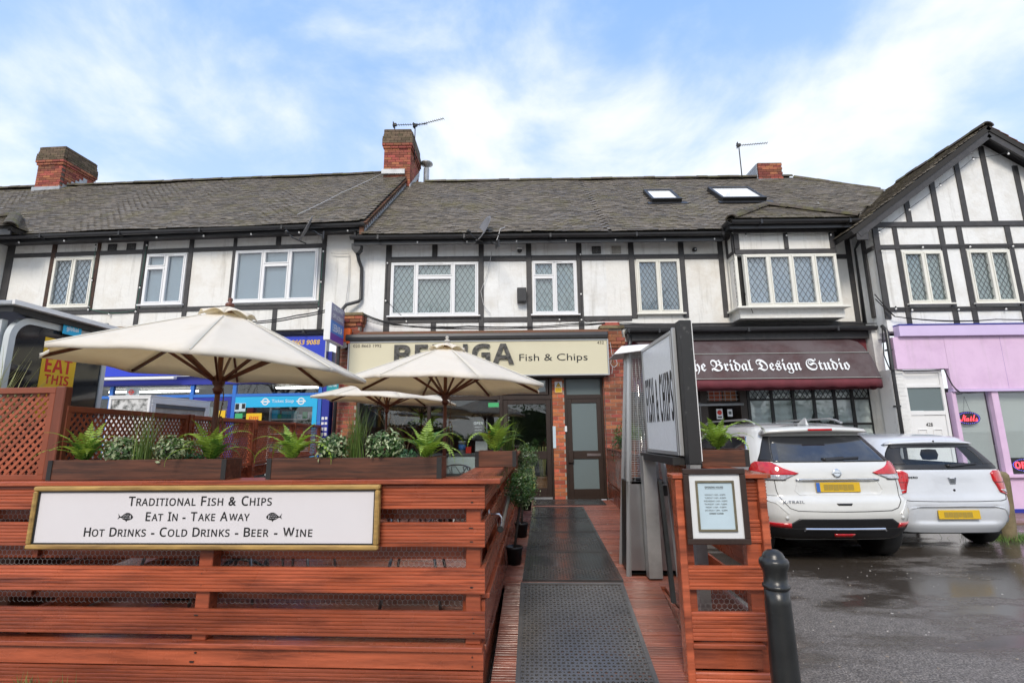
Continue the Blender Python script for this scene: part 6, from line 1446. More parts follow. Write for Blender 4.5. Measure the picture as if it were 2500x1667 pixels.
hp = thing('planter_box', 'dark planter on the right side fence with trailing ivy near the doors', 'planter', (2.0, 8.4, 0), radians(87), 'dark wooden planter boxes'); bx('box_body', M['planter'], hp, -0.7, 0.7, -0.1, 0.14, 1.293, 1.46, bevel=0.005)
for i in range(5): grass_tuft(('short grass nearest the heater in the ivy planter', 'second clump of grass in the ivy planter', 'third clump of grass in the ivy planter', 'fourth clump of grass in the ivy planter', 'clump of grass by the brick pier in the ivy planter')[i], (1.97 + .03 * i, 7.85 + i * .28, 1.44), 0.30 + .12 * (i > 2) + .10 * (i == 4), 60, 60 + i, 'blade', .7, group='grasses in the ivy planter')
iv = thing('ivy', 'trailing ivy hanging down the right side fence near the doors', 'ivy', (1.93, 8.0, 1.40)); r = random.Random(8); b = B()
for i in range(26):
    y0_ = r.uniform(-.15, 1.15); L_ = r.uniform(.2, .65) * (1.1 if y0_ < .5 else .8); x_ = -0.05 + r.uniform(-.04, .02)
    for k in range(int(L_ / .014)):
        z_ = .08 - k * .014; p = Vector((x_ - .06 * min(1, k / 6) + r.gauss(0, .02), y0_ + r.gauss(0, .025), z_)); s = .019 * r.uniform(.6, 1.2); u = Vector((r.gauss(0, .5), r.gauss(0, 1), r.gauss(0, 1))).normalized(); v = u.cross(Vector((-1, r.gauss(0, .5), r.gauss(0, .5)))).normalized()
        b.add([p - u * s, p + v * s * .6, p + u * s, p - v * s * .6], [(0, 1, 2, 3)])
b.build('trailing_leaves', M['leaf_blue'], iv, kind='stuff', recalc=False); leaf_cloud(0.22, 700, M['leaf'], 0.02, 71, .8, lump=.3).build('foliage', M['leaf'], iv, (.03, .75, .15), kind='stuff', recalc=False); leaf_cloud(0.18, 500, M['leaf_blue'], 0.02, 72, .8, lump=.3).build('foliage', M['leaf_blue'], iv, (.0, .2, .1), kind='stuff', recalc=False)

# ------------------------------------------------------------------ parasols
def parasol(label, loc, R, zr, za, tilt_, rot=radians(22.5), seed=0, finial='uwood'):
    t = thing('parasol', label, 'parasol', loc, 0, 'cream parasols on the terrace'); r = random.Random(seed)
    head = B(); N_ = 8; tips = []
    mt = Matrix.Rotation(tilt_, 4, 'Y')
    def T(p): return mt @ (Vector(p) - Vector((0, 0, zr))) + Vector((0, 0, zr))
    for k in range(N_): a = rot + 2 * pi * k / N_; tips.append((cos(a), sin(a)))
    S, Q = 8, 8; ap = za - 0.03
    def surf(k, s, q):
        a, c = tips[k], tips[(k + 1) % N_]; u = (a[0] + (c[0] - a[0]) * q, a[1] + (c[1] - a[1]) * q); bow = 4 * q * (1 - q)
        rr_ = R * s * (1 - 0.035 * bow * s * s); h = ap + (zr - ap) * (s ** 1.06) - 0.022 * bow * s * (1 - s) * 2 + 0.018 * bow * s ** 3
        return (u[0] * rr_, u[1] * rr_, h + 0.006 * sin(q * 9 + k * 2 + s * 5) * s * bow)
    b = B(); b.smooth = True
    for k in range(N_):
        vs = [T(surf(k, (i + 0.0) / S, j / Q)) for i in range(S + 1) for j in range(Q + 1)]
        vs += [T((surf(k, 1, j / Q)[0] * 0.999, surf(k, 1, j / Q)[1] * 0.999, surf(k, 1, j / Q)[2] - 0.03)) for j in range(Q + 1)]
        b.add(vs, [(i * (Q + 1) + j, (i + 1) * (Q + 1) + j, (i + 1) * (Q + 1) + j + 1, i * (Q + 1) + j + 1) for i in range(S + 1) for j in range(Q)])
    o = b.build('canopy', M['canvas'], t, recalc=False); md = o.modifiers.new('thick', 'SOLIDIFY'); md.thickness = 0.003
    for k in range(N_):
        B().tube([T(Vector(surf(k, s_ / 10, 0)) + Vector((0, 0, .0035))) for s_ in range(2, 11)], 0.005, 4).build('seam', M['canvas_seam'], t)
    b = B(); b.smooth = True; Rv = R * 0.19
    for k in range(N_):
        vs = []
        for i in range(5):
            for j in range(7):
                q = j / 6; s = i / 4; a, c = tips[k], tips[(k + 1) % N_]; u = (a[0] + (c[0] - a[0]) * q, a[1] + (c[1] - a[1]) * q); bow = 4 * q * (1 - q)
                vs.append(T((u[0] * Rv * s, u[1] * Rv * s, za + 0.015 - 0.075 * s - 0.035 * s * s * (1 - bow) + 0.008 * bow * s * r.uniform(0.5, 1))))
        b.add(vs, [(i * 7 + j, (i + 1) * 7 + j, (i + 1) * 7 + j + 1, i * 7 + j + 1) for i in range(4) for j in range(6)])
    o = b.build('vent_cap', M['canvas'], t, recalc=False); md = o.modifiers.new('thick', 'SOLIDIFY'); md.thickness = 0.003
    B().lathe([(0.035, 0), (0.04, 0.02), (0.03, 0.035), (0.012, 0.04), (0.022, 0.062), (0.018, 0.08), (0.0, 0.09)], 12).build('finial', M[finial], t, T((0, 0, za + 0.01)))
    B().tube([(0, 0, DZ - 0.0), (0, 0, za)], 0.022, 12).build('pole', M['uwood'], t)
    hub = zr - 0.13
    B().lathe([(0.03, -0.09), (0.045, -0.05), (0.03, -0.03), (0.05, 0.0), (0.052, 0.06), (0.03, 0.075)], 12).build('hub', M['uwood'], t, (0, 0, hub))
    B().lathe([(0.05, -0.03), (0.055, 0.02), (0.03, 0.04)], 12).build('crown_block', M['uwood'], t, T((0, 0, za - 0.07)))
    for k, (cx, cy) in enumerate(tips):
        p0 = T((cx * .05, cy * .05, za - .075)); p1 = T((cx * R * .985, cy * R * .985, zr - 0.012)); B().bar(p0, p1, 0.018, 0.026).build('rib', M['uwood'], t)
        pm = p0.lerp(p1, 0.47) - Vector((0, 0, .012)); B().bar((cx * .05, cy * .05, hub + .03), pm, 0.016, 0.026).build('strut', M['uwood'], t)
    lp = [(0.06, -.03, hub + .02)] + [(0.065 + .012 * sin(i), -0.035, hub - .05 - i * .06) for i in range(10)]; B().tube(lp, 0.005, 5).build('rope', M['rope'], t)
    B().tube([(0.07 + .028 * sin(2 * pi * i / 14), -0.035, hub - .48 + .19 * cos(2 * pi * i / 14)) for i in range(15)], 0.005, 5).build('rope', M['rope'], t)
    B().lathe([(0.26, 0), (0.26, 0.045), (0.10, 0.07), (0.032, 0.08), (0.032, 0.2), (0.0, 0.2)], 20).build('base', M['castiron'], t, (0, 0, DZ))
    return t
parasol('large cream parasol nearest the camera at the left of the terrace', (-2.62, 4.4, 0), 1.27, 2.165, 2.73, radians(3.4), seed=1)
parasol('cream parasol in front of the chip shop sign', (-0.815, 6.0, 0), 1.26, 2.14, 2.67, radians(1.6), seed=2, finial='wornpanel')
parasol('farthest cream parasol standing close to the shop window', (-2.2, 8.7, 0), 1.25, 2.17, 2.60, radians(2.6), seed=3)

# ------------------------------------------------------------------ terrace furniture
def chair_meshes():
    r = random.Random(5); seat = B(); n = 22
    for i in range(3): R0 = .2 * (i + 1) / 3; seat.tube([(R0 * cos(2 * pi * k / n), R0 * sin(2 * pi * k / n), .43) for k in range(n + 1)], .008, 5)
    for k in range(12): a = 2 * pi * k / 12; seat.bar((.05 * cos(a), .05 * sin(a), .43), (.2 * cos(a + .25), .2 * sin(a + .25), .43), .012, .01)
    back = B(); def_pts = []
    def bp(u, v): a = -1.0 + 2.0 * u; return Vector((-.215 * cos(a) - .03 * v, .235 * sin(a), .50 + .34 * v))
    for e in ([(u / 12, 1.0 - .12 * abs(u / 6 - 1) ** 2) for u in range(13)], [(u / 12, 0.0) for u in range(13)], [(0, v / 5 * .88) for v in range(6)], [(1, v / 5 * .88) for v in range(6)]): back.tube([bp(*q) for q in e], .010, 5)
    cells = [(u, v) for u in range(7) for v in range(5)]; jit = {c: (c[0] / 6 + (r.uniform(-.06, .06) if 0 < c[0] < 6 else 0) + (.07 if c[1] % 2 and 0 < c[0] < 6 else 0), c[1] / 4 * .93 + (r.uniform(-.05, .05) if 0 < c[1] < 4 else 0)) for c in cells}
    for (u, v) in cells:
        for d in ((1, 0), (0, 1), (1, 1)):
            if d == (1, 0) and (u + v) % 2: continue
            if d == (1, 1) and r.random() < .55: continue
            q = (u + d[0], v + d[1])
            if q in jit: back.bar(bp(*jit[(u, v)]), bp(*jit[q]), .011, .008)
    legs = []
    for sx, sy in ((-1, -1), (-1, 1), (1, -1), (1, 1)): legs.append(B().tube([(sx * .14, sy * .14, .43), (sx * .2, sy * .19, .2), (sx * .23, sy * .22, 0)], .012, 6).mesh('leg', M['chairmetal']))
    st = B().tube([(-.2, -.12, .43), (-.225, -.14, .55)], .011, 5).tube([(-.2, .12, .43), (-.225, .14, .55)], .011, 5)
    return seat.mesh('seat', M['chairmetal']), back.mesh('backrest', M['chairmetal']), legs, st.mesh('back_support', M['chairmetal'])
M['chairmetal'] = mat('cast_aluminium', (0.20, 0.205, 0.21), 0.35, metal=0.7, var=0.2, vscale=9); M['chairdark'] = M['castiron']
cs_, cb_, cl_, ct_ = chair_meshes(); tabs = [(-2.62, 4.95), (-0.81, 6.55), (-2.30, 7.6)]
tnames = ('under the nearest parasol', 'under the parasol before the sign', 'under the farthest parasol')
for ti, (tx, ty) in enumerate(tabs):
    t = thing('round_table', 'round metal table ' + tnames[ti], 'table', (tx, ty, DZ), 0, 'round terrace tables')
    B().lathe([(0, .70), (.36, .70), (.375, .71), (.36, .725), (0, .726)], 28).build('table_top', M['castiron'], t); B().lathe([(.03, .1), (.025, .4), (.035, .70)], 10).build('column', M['castiron'], t)
    for k in range(3): a = k * 2.094 + .4; B().tube([(0, 0, .12), (.15 * cos(a), .15 * sin(a), .08), (.28 * cos(a), .28 * sin(a), .0)], .014, 6).build('foot', M['castiron'], t)
cn = (('cast metal chair with cellular back, nearest the fence gap between planters', -2.24, 4.22, 100), ('dark cast metal chair right of the nearest parasol', -1.85, 4.55, 168), ('cast metal chair left of the nearest parasol table', -3.0, 4.7, 10), ('cast metal chair behind the nearest parasol table', -2.5, 5.3, -80),
      ('cast metal chair at the table before the sign, beside the corner planter', -0.42, 5.6, 130), ('cast metal chair on the left of the table before the sign', -1.5, 5.9, 15), ('cast metal chair behind the table before the sign', -0.8, 6.7, -100), ('cast metal chair at the farthest table, front side', -2.3, 6.95, 90), ('cast metal chair at the farthest table, right side', -1.6, 7.7, 185), ('cast metal chair low beside the side fence near the ramp', -0.75, 4.05, 90))
for lab, x, y_, rz in cn:
    t = thing('terrace_chair', lab, 'chair', (x, y_, DZ), radians(rz), 'cast metal terrace chairs')
    link('seat', cs_, t); link('backrest', cb_, t); link('back_support', ct_, t)
    for l in cl_: link('leg', l, t)

# ------------------------------------------------------------------ heater, lightbox, bollard
HT = thing('patio_heater', 'stainless pyramid patio heater behind the lightbox sign', 'heater', (1.235, 4.86, DZ), AD)
hb, ht_, zb, zt = 0.195, 0.085, 0.80, 2.04
B().add([(-hb - .02, -hb - .02, .02), (hb + .02, -hb - .02, .02), (hb + .02, hb + .02, .02), (-hb - .02, hb + .02, .02), (-.185, -.185, zb), (.185, -.185, zb), (.185, .185, zb), (-.185, .185, zb)], [(0, 3, 2, 1), (4, 5, 6, 7), (1, 2, 6, 5), (2, 3, 7, 6), (3, 0, 4, 7)]).build('side_panel', M['plastic'], HT)
B().add([(-hb, -hb - .021, .05), (hb, -hb - .021, .05), (.18, -.186, zb - .02), (-.18, -.186, zb - .02), (-hb, -hb - .015, .05), (hb, -hb - .015, .05), (.18, -.18, zb - .02), (-.18, -.18, zb - .02)], [(0, 1, 2, 3), (7, 6, 5, 4), (0, 4, 5, 1), (1, 5, 6, 2), (2, 6, 7, 3), (3, 7, 4, 0)]).build('front_panel', M['steel'], HT)
for sx in (-1, 1):
    for sy in (-1, 1): B().bar((sx * (hb + .022), sy * (hb + .022), 0), (sx * ht_, sy * ht_, zt), .032, .032).build('leg', M['alu'], HT)
gd = B()
for i in range(58):
    z = zb + .04 + i * .0205; k = (z / zt); h = (hb + .02) + (ht_ - hb - .02) * k
    for a, c in (((-h, -h), (h, -h)), ((-h, -h), (-h, h)), ((h, -h), (h, h)), ((-h, h), (h, h))): gd.bar((a[0], a[1], z), (c[0], c[1], z), .0035, .0035)
for i in range(1, 6):
    q = -1 + 2 * i / 6
    for f in (lambda h: (q * h, -h), lambda h: (q * h, h), lambda h: (-h, q * h), lambda h: (h, q * h)):
        h0 = (hb + .02) + (ht_ - hb - .02) * (zb / zt); gd.bar((*f(h0), zb), (*f(ht_), zt), .003, .003)
gd.build('wire_guard', M['galv'], HT, kind='stuff', recalc=False)
B().lathe([(.055, zb), (.055, zt - .02)], 16).build('glass_tube', M['glass'], HT); B().lathe([(.10, zb), (.10, zb + .02), (0, zb + .03)], 16).build('burner', M['plastic'], HT)
rf = B(); rf.add([(-.17, -.17, zt + .02), (.17, -.17, zt + .035), (.17, .17, zt + .02), (-.17, .17, zt + .01), (-.25, -.22, zt - .06), (.25, -.2, zt + .0), (.25, .24, zt - .02), (-.25, .22, zt - .05), (0, 0, zt + .06)], [(0, 1, 8), (1, 2, 8), (2, 3, 8), (3, 0, 8), (4, 5, 1, 0), (5, 6, 2, 1), (6, 7, 3, 2), (7, 4, 0, 3)])
o = rf.build('reflector', M['whitepaint'], HT); md = o.modifiers.new('t', 'SOLIDIFY'); md.thickness = .008
bx('bottle_door_hole', M['plastic'], HT, -.02, .0, -.20, -.185, zb - .08, zb - .05); bx('control_knob', M['plastic'], HT, .10, .16, -.235, -.19, zb - .12, zb - .03)

LB = thing('lightbox_sign', 'white lightbox sign with tall condensed black letters on two posts', 'sign', (1.265, 4.12, 1.86))
bx('case', M['alu'], LB, -0.05, 0.07, -0.42, 0.43, -0.46, 0.46, bevel=0.006); bx('face_panel', M['lightface'], LB, -0.056, -0.0505, -0.395, 0.405, -0.435, 0.435)
b = B()
for a in ((-.062, -.0565, -.425, .435, .435, .465), (-.062, -.0565, -.425, .435, -.465, -.435), (-.062, -.0565, -.425, -.395, -.435, .435), (-.062, -.0565, .405, .435, -.435, .435)): b.box(*a)
b.build('face_frame', M['alu'], LB, bevel=0.003)
text(bold('FISH & CHIPS'), 'lettering', M['blackpaint'], LB, 0.75, 0.385, (-0.0565, 0.0, -0.02), (pi / 2, 0, -pi / 2), depth=0.002, space=1.18)
bx('end_profile', M['alu'], LB, -0.058, -0.028, -0.455, -0.43, -0.465, 0.48, bevel=0.004); bx('near_post', M['lightpost'], LB, -0.026, 0.062, -0.54, -0.435, -0.52, 0.52, bevel=0.004); bx('edge_strip', M['whitepaint'], LB, 0.0625, 0.068, -0.54, -0.44, -0.50, 0.515)
bx('near_post_foot', M['galv'], LB, -0.02, 0.055, -0.53, -0.445, -1.84, -0.522); bx('far_post', M['galv'], LB, -0.115, 0.0, 0.40, 0.5, -1.52, -0.50); bx('bearer', M['lightpost'], LB, -0.11, 0.03, -0.43, 0.50, -0.53, -0.475); 
BO = thing('bollard', 'black cast iron bollard with domed cap beside the right fence panel', 'bollard', (1.405, 2.86, 0))
B().lathe([(0.078, -0.1), (0.078, 0.0), (0.075, 0.02), (0.071, 0.3), (0.064, 0.66), (0.062, 0.735)], 32).build('shaft', M['castiron'], BO); B().lathe([(0.062, 0.735), (0.067, 0.738), (0.070, 0.746), (0.067, 0.755), (0.060, 0.757), (0.058, 0.80), (0.062, 0.825), (0.071, 0.845), (0.0745, 0.856), (0.0745, 0.872), (0.068, 0.884), (0.058, 0.889), (0.056, 0.897), (0.046, 0.915), (0.030, 0.927), (0.0, 0.933)], 32).build('cap', M['castiron'], BO)
# ------------------------------------------------------------------ cars
def pchip(xs, ys):
    n = len(xs); h = [xs[i + 1] - xs[i] for i in range(n - 1)]; d = [(ys[i + 1] - ys[i]) / h[i] for i in range(n - 1)]; m = [d[0]] + [0.0] * (n - 2) + [d[-1]]
    for i in range(1, n - 1):
        if d[i - 1] * d[i] > 0: w1, w2 = 2 * h[i] + h[i - 1], h[i] + 2 * h[i - 1]; m[i] = (w1 + w2) / (w1 / d[i - 1] + w2 / d[i])
    def f(x):
        x = min(max(x, xs[0]), xs[-1]); i = 0
        while i < n - 2 and x > xs[i + 1]: i += 1
        t = (x - xs[i]) / h[i]; t2, t3 = t * t, t * t * t
        return ys[i] * (2 * t3 - 3 * t2 + 1) + h[i] * m[i] * (t3 - 2 * t2 + t) + ys[i + 1] * (-2 * t3 + 3 * t2) + h[i] * m[i + 1] * (t3 - t2)
    return f
def sstep(a, b, x): t = min(1, max(0, (x - a) / (b - a))); return t * t * (3 - 2 * t)
class Car:
    def __init__(s, zs, w, yr, yf, bow, rad, recess):
        s.zs = zs; s.w, s.yr, s.yf = pchip(zs, w), pchip(zs, yr), pchip(zs, yf); s.bow = bow; s.rad = pchip(zs, rad); s.recess = recess
    def P(s, u, z, off=0.0):
        """u: 0 rear centre, 1 start of the corner, 2 end of the corner, 3 far end of the side, 4 front corner done, 5 front centre; negative = left side"""
        sg = -1 if u < 0 else 1; u = abs(u); w, r = s.w(z), min(s.rad(z), s.w(z) * 0.9); yr, yf = s.yr(z), s.yf(z); a = w - r
        if u <= 1: x = u * a; y = yr + s.bow * (x / max(w, .1)) ** 2 + s.recess(x, z); nx, ny = 0.12 * u, -1
        elif u <= 2:
            t = (u - 1) * pi / 2; x = a + r * sin(t); y = yr + s.bow * (a / max(w, .1)) ** 2 + r * 1.45 * (1 - cos(t)); nx, ny = sin(t), -cos(t) * .7
        elif u <= 3:
            y0 = yr + s.bow * (a / max(w, .1)) ** 2 + r * 1.45; y1 = yf - r; x = w; y = y0 + (y1 - y0) * (u - 2); nx, ny = 1, 0
        elif u <= 4: t = (u - 3) * pi / 2; x = a + r * cos(t); y = yf - r + r * sin(t); nx, ny = cos(t), sin(t)
        else: x = a * (5 - u); y = yf; nx, ny = 0, 1
        l = sqrt(nx * nx + ny * ny)
        return Vector((sg * (x + off * nx / l), y + off * ny / l, z))
    def body(s, name, m, parent, nz=64, skip=None):
        us = [i / 16 for i in range(16)] + [1 + i / 8 for i in range(8)] + [2 + i / 14 for i in range(14)] + [3 + i / 5 for i in range(5)] + [4 + i / 6 for i in range(7)]
        full = [-q for q in us[::-1][:-1]] + us; n = len(full); z0, z1 = s.zs[0], s.zs[-1]; vs = []; fs = []
        lv = [z0 + (z1 - z0) * (1 - (1 - i / nz) ** 1.25) for i in range(nz + 1)]
        for z in lv:
            for u in full: vs.append(s.P(u, z))
        for i in range(nz):
            for j in range(n - 1):
                if skip and skip(full[j], full[j + 1], lv[i], lv[i + 1]): continue
                fs.append((i * n + j, i * n + j + 1, (i + 1) * n + j + 1, (i + 1) * n + j))
        fs.append(tuple(nz * n + j for j in range(n)))
        b = B(); b.smooth = True; b.add(vs, fs); return b.build(name, m, parent)
    def patch(s, name, m, parent, rows, nu=14, nz=4, off=0.004, mirror=None, smooth=True):
        """sheet of real thickness lying on the body; rows of (z, u0, u1) from the bottom up"""
        R2 = []
        for i in range(len(rows) - 1):
            for k in range(nz): t = k / nz; R2.append(tuple(rows[i][j] + (rows[i + 1][j] - rows[i][j]) * t for j in range(3)))
        R2.append(rows[-1]); vs = []; n = nu + 1; sg = -1 if mirror else 1
        for o in (off, -0.006):
            for z, a, c in R2:
                for j in range(n): vs.append(s.P(sg * (a + (c - a) * j / nu), z, o))
        K = len(R2); N2 = K * n; fs = []
        for i in range(K - 1):
            for j in range(nu): q = i * n + j; fs.append((q, q + 1, q + n + 1, q + n))
        rim = [j for j in range(n)] + [i * n + nu for i in range(1, K)] + [(K - 1) * n + j for j in range(nu - 1, -1, -1)] + [i * n for i in range(K - 2, 0, -1)]
        for i in range(len(rim)): a, c = rim[i], rim[(i + 1) % len(rim)]; fs.append((a, N2 + a, N2 + c, c))
        b = B(); b.smooth = smooth; b.add(vs, fs); o = b.build(name, m, parent)
        return o
    def line(s, name, m, parent, pts, r=0.004, off=0.001, seg=8):
        P = []
        for i in range(len(pts) - 1):
            for k in range(seg): t = k / seg; P.append(s.P(pts[i][0] + (pts[i + 1][0] - pts[i][0]) * t, pts[i][1] + (pts[i + 1][1] - pts[i][1]) * t, off))
        P.append(s.P(*pts[-1], off)); return B().tube(P, r, 5).build(name, m, parent)
def wheel(parent, x, y, R, w):
    t = B().lathe([(R * .62, -w / 2), (R * .93, -w / 2), (R, -w * .36), (R, w * .36), (R * .93, w / 2), (R * .62, w / 2), (R * .6, 0)], 36).build('wheel', M['tyre'], parent, (x, y, R), (0, pi / 2, 0))
    sd = 1 if x > 0 else -1
    rb = B().lathe([(R * .60, -w * .42), (R * .63, -w * .42), (R * .63, w * .42), (R * .60, w * .42)], 30)
    for k in range(5):
        a = 2 * pi * k / 5; rb.bar((R * .1 * cos(a), R * .1 * sin(a), sd * w * .36), (R * .61 * cos(a), R * .61 * sin(a), sd * w * .40), .07, .03)
    rb.lathe([(0.0, sd * w * .30), (.06, sd * w * .33), (.06, sd * w * .40), (0, sd * w * .41)], 12); rb.build('rim', M['rim'], t)
    B().lathe([(0.0, -.02), (R * .5, -.02), (R * .5, .02), (0, .02)], 20).build('brake_drum', M['castiron'], t)
def number_plate(parent, loc, euro, w=0.52, h=0.112, tiltx=0.05):
    p = B().box(-w / 2, w / 2, -0.006, 0.004, -h / 2, h / 2).build('number_plate', M['plate'], parent, loc, (-tiltx, 0, 0), bevel=0.003)
    if euro: bx('blue_band', M['plateblue'], p, -w / 2 + .002, -w / 2 + .045, -0.0085, -0.0065, -h / 2 + .002, h / 2 - .002)
    x = -0.17 if euro else -0.19; rr_ = random.Random(3)
    for i in range(6): bw = rr_.uniform(.045, .07); bx('worn_print', M['platemark'], p, x, x + bw, -0.0080, -0.0065, -.030 + rr_.uniform(-.01, 0), .032); x += bw + .004
    return p
# --- SUV
SV = thing('parked_car', 'white tall SUV with roof rails and dark rear glass parked next to the fence', 'car', (3.90, 6.08, 0.0), radians(-2.0))
zs = [.29, .36, .46, .60, .74, .80, .95, 1.08, 1.16, 1.22, 1.40, 1.52, 1.58, 1.625, 1.655, 1.68, 1.70]
suv = Car(zs, [.79, .85, .885, .905, .905, .895, .885, .875, .86, .84, .77, .715, .685, .63, .55, .40, .15],
          [.16, .10, .04, .00, .02, .07, .09, .115, .15, .20, .37, .475, .51, .60, .80, 1.1, 1.6], [4.5, 4.6, 4.66, 4.68, 4.66, 4.63, 4.5, 3.9, 3.5, 3.4, 3.0, 2.75, 2.65, 2.55, 2.45, 2.35, 2.1], 0.07,
          [.26, .28, .28, .28, .28, .26, .26, .26, .26, .26, .25, .24, .24, .24, .24, .2, .1], lambda x, z: 0.035 * sstep(.47, .39, abs(x)) * sstep(.785, .83, z) * sstep(.995, .965, z))
suv.body('body', M['carwhite'], SV, 84)
suv.patch('rear_window', M['carglass'], SV, [(1.185, -1.22, 1.22), (1.30, -1.24, 1.24), (1.50, -1.22, 1.22)], 30, 5)
for mir in (False, True):
    suv.patch('pillar_trim', M['carblack'], SV, [(1.195, 1.225, 1.62), (1.30, 1.245, 1.52), (1.50, 1.225, 1.40)], 8, 4, 0.005, mir)
    lamp = suv.patch('tail_lamp', M['lampred'], SV, [(1.042, .78, 1.90), (1.062, .71, 1.93), (1.095, .88, 1.90), (1.13, 1.04, 1.86), (1.16, 1.16, 1.80), (1.19, 1.30, 1.68)], 22, 3, 0.016, mir)
    suv.patch('clear_lens', M['lampclear'], lamp, [(.985, 1.0, 1.82), (1.01, .90, 1.86), (1.040, .80, 1.89)], 20, 3, 0.014, mir)
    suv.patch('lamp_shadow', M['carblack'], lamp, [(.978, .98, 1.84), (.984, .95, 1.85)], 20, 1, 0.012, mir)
    suv.patch('side_window', M['carglass'], SV, [(1.19, 2.12, 2.40), (1.24, 2.02, 2.42), (1.34, 1.98, 2.43), (1.50, 1.99, 2.43)], 12, 3, 0.004, mir); suv.patch('side_window', M['carglass'], SV, [(1.19, 2.42, 2.98), (1.50, 2.45, 2.93)], 12, 3, 0.004, mir)
    suv.line('window_trim', M['chrome'], SV, [((-1 if mir else 1) * q[0], q[1]) for q in ((2.98, 1.178), (2.12, 1.178), (2.0, 1.24), (1.96, 1.34), (1.97, 1.5))], 0.005, 0.005)
    suv.patch('reflector', M['lampred'], SV, [(.435, 1.02, 1.62), (.490, 1.02, 1.66)], 10, 2, 0.012, mir)
    suv.line('panel_gap', M['carblack'], SV, [((-1 if mir else 1) * q[0], q[1]) for q in ((1.24, 1.185), (1.26, 1.04), (1.22, .86), (1.13, .74), (1.0, .665), (.86, .635), (.4, .628), (0, .626))], 0.0045, 0.0)
    suv.line('bumper_gap', M['carblack'], SV, [((-1 if mir else 1) * q[0], q[1]) for q in ((1.22, .800), (1.6, .795), (2.0, .80), (2.1, .82))], 0.003, 0.0)
    suv.line('bumper_crease', M['carwhite'], SV, [((-1 if mir else 1) * q[0], q[1]) for q in ((1.05, .60), (1.3, .72), (1.6, .755), (1.95, .75))], 0.012, -0.004)
    B().lathe([(0.0, -0.004), (.016, -.003), (.021, 0), (.021, .003)], 12).build('parking_sensor', M['carwhite'], SV, suv.P(-1.1 if mir else 1.1, .555, .002), (pi / 2, 0, 0))
    suv.patch('wheel_arch', M['carblack'], SV, [(.30, 1.96, 2.20), (.5, 1.97, 2.19), (.66, 2.01, 2.15), (.76, 2.05, 2.10)], 10, 3, 0.006, mir); suv.patch('wheel_arch', M['carblack'], SV, [(.30, 2.74, 2.99), (.5, 2.75, 2.98), (.66, 2.79, 2.95), (.76, 2.84, 2.89)], 10, 3, 0.006, mir)
    q = B(); sx = -1 if mir else 1; pts = [Vector((sx * (.60 - .02 * abs(t - .4)), .85 + 2.0 * t, 1.668 + .065 * min(1, t * 9, (1 - t) * 9))) for t in [k / 14 for k in range(15)]]
    for i in range(14): q.bar(pts[i], pts[i + 1] + (pts[i + 1] - pts[i]) * .04, .034, .024)
    q.build('roof_rail', M['alu'], SV, bevel=0.004)
    for yy in (.74, 3.62): wheel(SV, sx * .775, yy, .355, .235)
suv.patch('lower_bumper', M['carblack'], SV, [(.295, -2.02, 2.02), (.36, -2.02, 2.02), (.415, -2.0, 2.0), (.43, -1.7, 1.7)], 44, 3, 0.012)
suv.patch('bumper_insert', M['carblack'], SV, [(.425, -1.55, 1.55), (.45, -1.18, 1.18), (.50, -.98, .98), (.545, -.86, .86)], 30, 3, 0.010)
suv.line('skid_plate', M['chrome'], SV, [(-.80, .405), (-.76, .425), (.76, .425), (.80, .405)], 0.013, 0.016, 12)
suv.patch('fog_lamp', M['lampred'], SV, [(.325, -.19, .19), (.365, -.21, .21)], 6, 2, 0.020)
suv.patch('plate_garnish', M['chrome'], SV, [(.972, -.78, .78), (.992, -.79, .79)], 24, 2, 0.022)
suv.line('recess_edge', M['carwhite'], SV, [(-.74, .99), (-.82, .86), (-.74, .81), (.74, .81), (.82, .86), (.74, .99)], 0.006, 0.0, 10)
suv.patch('tailgate_handle', M['carblack'], SV, [(.695, -.12, .12), (.72, -.15, .15)], 6, 2, 0.003)
number_plate(SV, (-0.0, suv.P(0, .90, .012).y, .895), True)
em = B().lathe([(.036, -.004), (.048, -.004), (.050, .003), (.036, .003)], 24).build('emblem', M['chrome'], SV, suv.P(0, 1.06, .018), (pi / 2 - .12, 0, 0)); bx('emblem_bar', M['chrome'], em, -.056, .056, -.008, .008, -.006, .006); text('NISSAN', 'emblem_lettering', M['carblack'], em, .085, .011, (0, 0, .0065), (0, 0, 0), depth=.001)
text(bold('X-TRAIL'), 'model_lettering', M['chrome'], SV, .25, .032, suv.P(-.92, .735, .006), (pi / 2, 0, -.06), depth=.004)
sp_ = B(); sp_.smooth = True; vs = []; n = 25; pf = [(.47, 1.535), (.36, 1.552), (.335, 1.575), (.36, 1.60), (.50, 1.628), (.70, 1.645)]
for j in range(n):
    t = -1 + 2 * j / (n - 1)
    for y, z in pf: vs.append((t * (.675 - .10 * (z - 1.535) / .1), y + .10 * t * t, z - .018 * t * t))
sp_.add(vs, [(j * 6 + k, (j + 1) * 6 + k, (j + 1) * 6 + (k + 1) % 6, j * 6 + (k + 1) % 6) for j in range(n - 1) for k in range(6)] + [tuple(range(6)), tuple((n - 1) * 6 + k for k in range(6))]); sp_.build('spoiler', M['carwhite'], SV)
B().box(-.15, .15, .330, .345, 1.565, 1.59).build('brake_lamp', M['lampred'], SV, bevel=.003)
B().add([(-.018, .62, 1.64), (.018, .62, 1.64), (.012, .84, 1.66), (-.012, .84, 1.66), (0, .64, 1.735), (0, .68, 1.735)], [(0, 1, 4), (1, 2, 5, 4), (2, 3, 5), (3, 0, 4, 5)]).build('shark_fin', M['carwhite'], SV)
